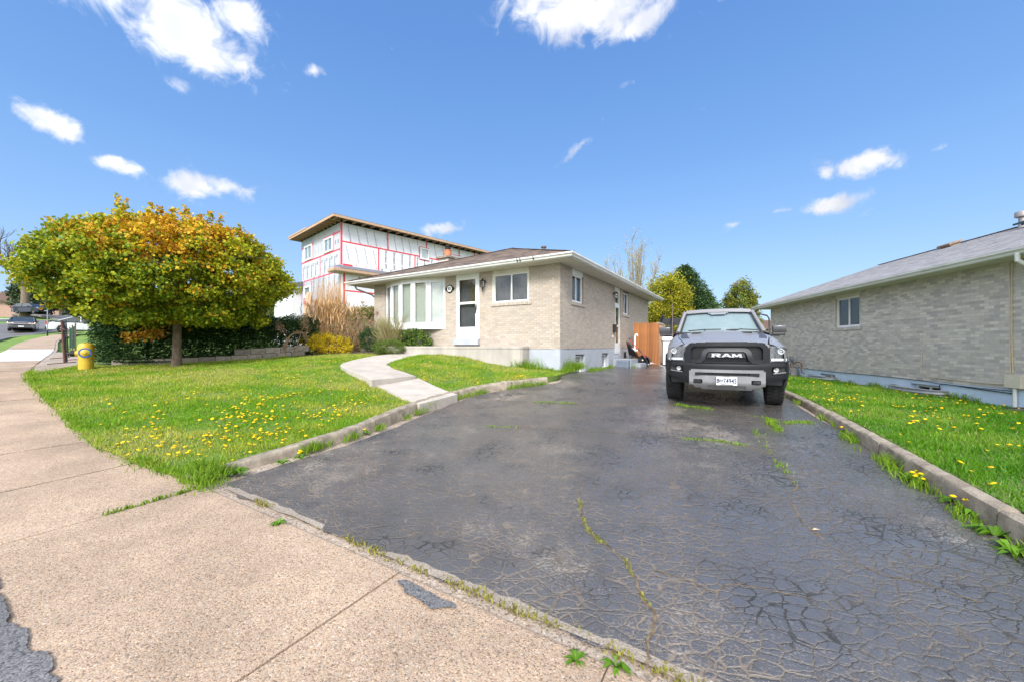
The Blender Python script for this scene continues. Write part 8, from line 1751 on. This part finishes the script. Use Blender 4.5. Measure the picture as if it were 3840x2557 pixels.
def junk():
    # folded black chair frames leaning by the side door
    p = Vector((5.22, 17.0)); T = empty('folded_chairs', (p.x, p.y, gz_ + .0), R(-25), label='pile of folded black metal and mesh chairs leaning on the wall by the side steps', cat='folding chairs'); rr = random.Random(4)
    for k in range(7):
        x = .05 + k * .075; m = MB(); t = .10 + k * .025
        a, b, c, d = (x, -.25, 0), (x, .2, 0), (x - .12 - t, .22, 1.02 - k * .06), (x - .12 - t, -.23, 1.02 - k * .06)
        m.tube([a, d], .012, 6); m.tube([b, c], .012, 6); m.tube([c, d], .012, 6); m.tube([(x, -.25, .02), (x + .03, .2, .02)], .012, 6)
        for q in range(5): f = .3 + q * .14; m.tube([tuple(Vector(a).lerp(Vector(d), f)), tuple(Vector(b).lerp(Vector(c), f))], .009, 5)
        m.build('chair_frame', M_DARKSTEEL, T)
        s = MB(); s.add([tuple(Vector(a).lerp(Vector(d), .45)), tuple(Vector(b).lerp(Vector(c), .45)), tuple(Vector(b).lerp(Vector(c), .95)), tuple(Vector(a).lerp(Vector(d), .95))], [(0, 1, 2, 3)]); s.build('chair_mesh', M_BLACK, T, fix=False)
    m = MB(); m.bar((.35, -.33, .75), (.75, -.30, .1), .3, .02); m.build('seat_board', pm('slate_panel', (.07, .075, .09), rough=.5), T)
    z = gz_; x0, y0 = (2412 - U0) / F * 16.7, 16.7
    def bagfn(u, v): a = u * 2 * math.pi; r_ = .30 * math.sin(math.pi * min(.98, max(.02, v))) ** .6 * (1 + .16 * fbm(math.cos(a) * 2, math.sin(a) * 2, 1.3, v * 5)); return (r_ * math.cos(a), r_ * .8 * math.sin(a), .46 * v)
    m = MB(); m.grid(bagfn, list(np.linspace(0, 1, 33)), list(np.linspace(0, 1, 15))); o = m.build('rubbish_bag', pm('black_bin_bag', (.02, .02, .022), rough=.25), smooth=True); o.location = (x0, y0, z - .02); tag(o, 'black plastic rubbish bag slumped against the cedar fence', 'rubbish bag')
    T = empty('long_handled_tool', (x0 + .02, y0 - .28, z + .05), label='red-handled snow shovel leaning on the wall with its blade down by the rubbish bag', cat='shovel'); m = MB(); m.tube([(-.62, .25, 1.05), (-.02, 0, .3)], .016, 8); m.build('shaft', pm('red_paint', (.65, .04, .02), rough=.4), T); m = MB(); m.bar((-.70, .25, 1.09), (-.56, .25, 1.05), .03, .03); m.build('handle', M_BLACK, T); m = MB(); m.add([(-.06, -.2, .30), (-.04, .2, .30), (.16, .22, -.02), (.12, -.22, -.02), (.02, -.2, .30), (.04, .2, .30)], [(0, 1, 2, 3), (4, 3, 2, 5)]); m.build('blade', M_BLACK, T)
    T = empty('drain_pipe', (x0 - .30, y0 + .22, z), label='white curved plastic pipe standing by the wall above the black chairs', cat='pipe'); m = MB(); m.tube([(0, 0, .55), (.02, 0, 1.22), (.04, 0, 1.32), (.10, 0, 1.34), (.12, 0, 1.26)], .035, 10); m.tube([(-.14, 0, .72), (-.05, 0, .68), (.12, 0, .62)], .045, 8); m.build('pipe', M_VINYL, T, smooth=True)
    m = MB(); m.grid(lambda u, v: (u * .55, v * .28 - u * .25, .04 + .06 * math.sin(u * 5) + .03 * v), list(np.linspace(0, 1, 9)), [0, .5, 1]); o = m.build('plastic_scrap', pm('grey_white_plastic', (.6, .6, .62), rough=.4), fix=False); xx, yy = (2432 - U0) / F * 16.2, 16.2; o.location = (xx, yy, z + .01); tag(o, 'crumpled grey-white plastic sheet on the ground before the cedar fence', 'plastic sheet')
    T = empty('white_bin', ((2512 - U0) / F * 17.3, 17.3, z), R(-20), label='white covered bin half hidden behind the truck by the cedar gate', cat='bin'); m = MB(); m.prism([(-.3, -.25), (.35, -.25), (.35, .3), (-.3, .3)], 0, 1.05); m.build('bin_body', pm('pale_grey_plastic', (.62, .63, .66), rough=.5), T, bevel=.03); m = MB(); m.prism([(-.34, -.3), (.39, -.3), (.39, .34), (-.34, .34)], 1.06, 1.22); m.build('bin_cover', M_VINYL, T, bevel=.05)
    m = MB(); m.box(-.02, .46, -.02, .24, 0, .28); m.box(.02, .42, -.03, -.021, .18, .22); o = m.build('planter_box', pm('slate_blue_plastic', (.16, .20, .26), rough=.5), bevel=.01); q = Hw(.30, 4.78); o.location = (q[0], q[1], z - .01); o.rotation_euler.z = H.rotation_euler.z + R(90) * 0; tag(o, 'blue-grey plastic planter box in front of the side steps', 'planter box')
junk()
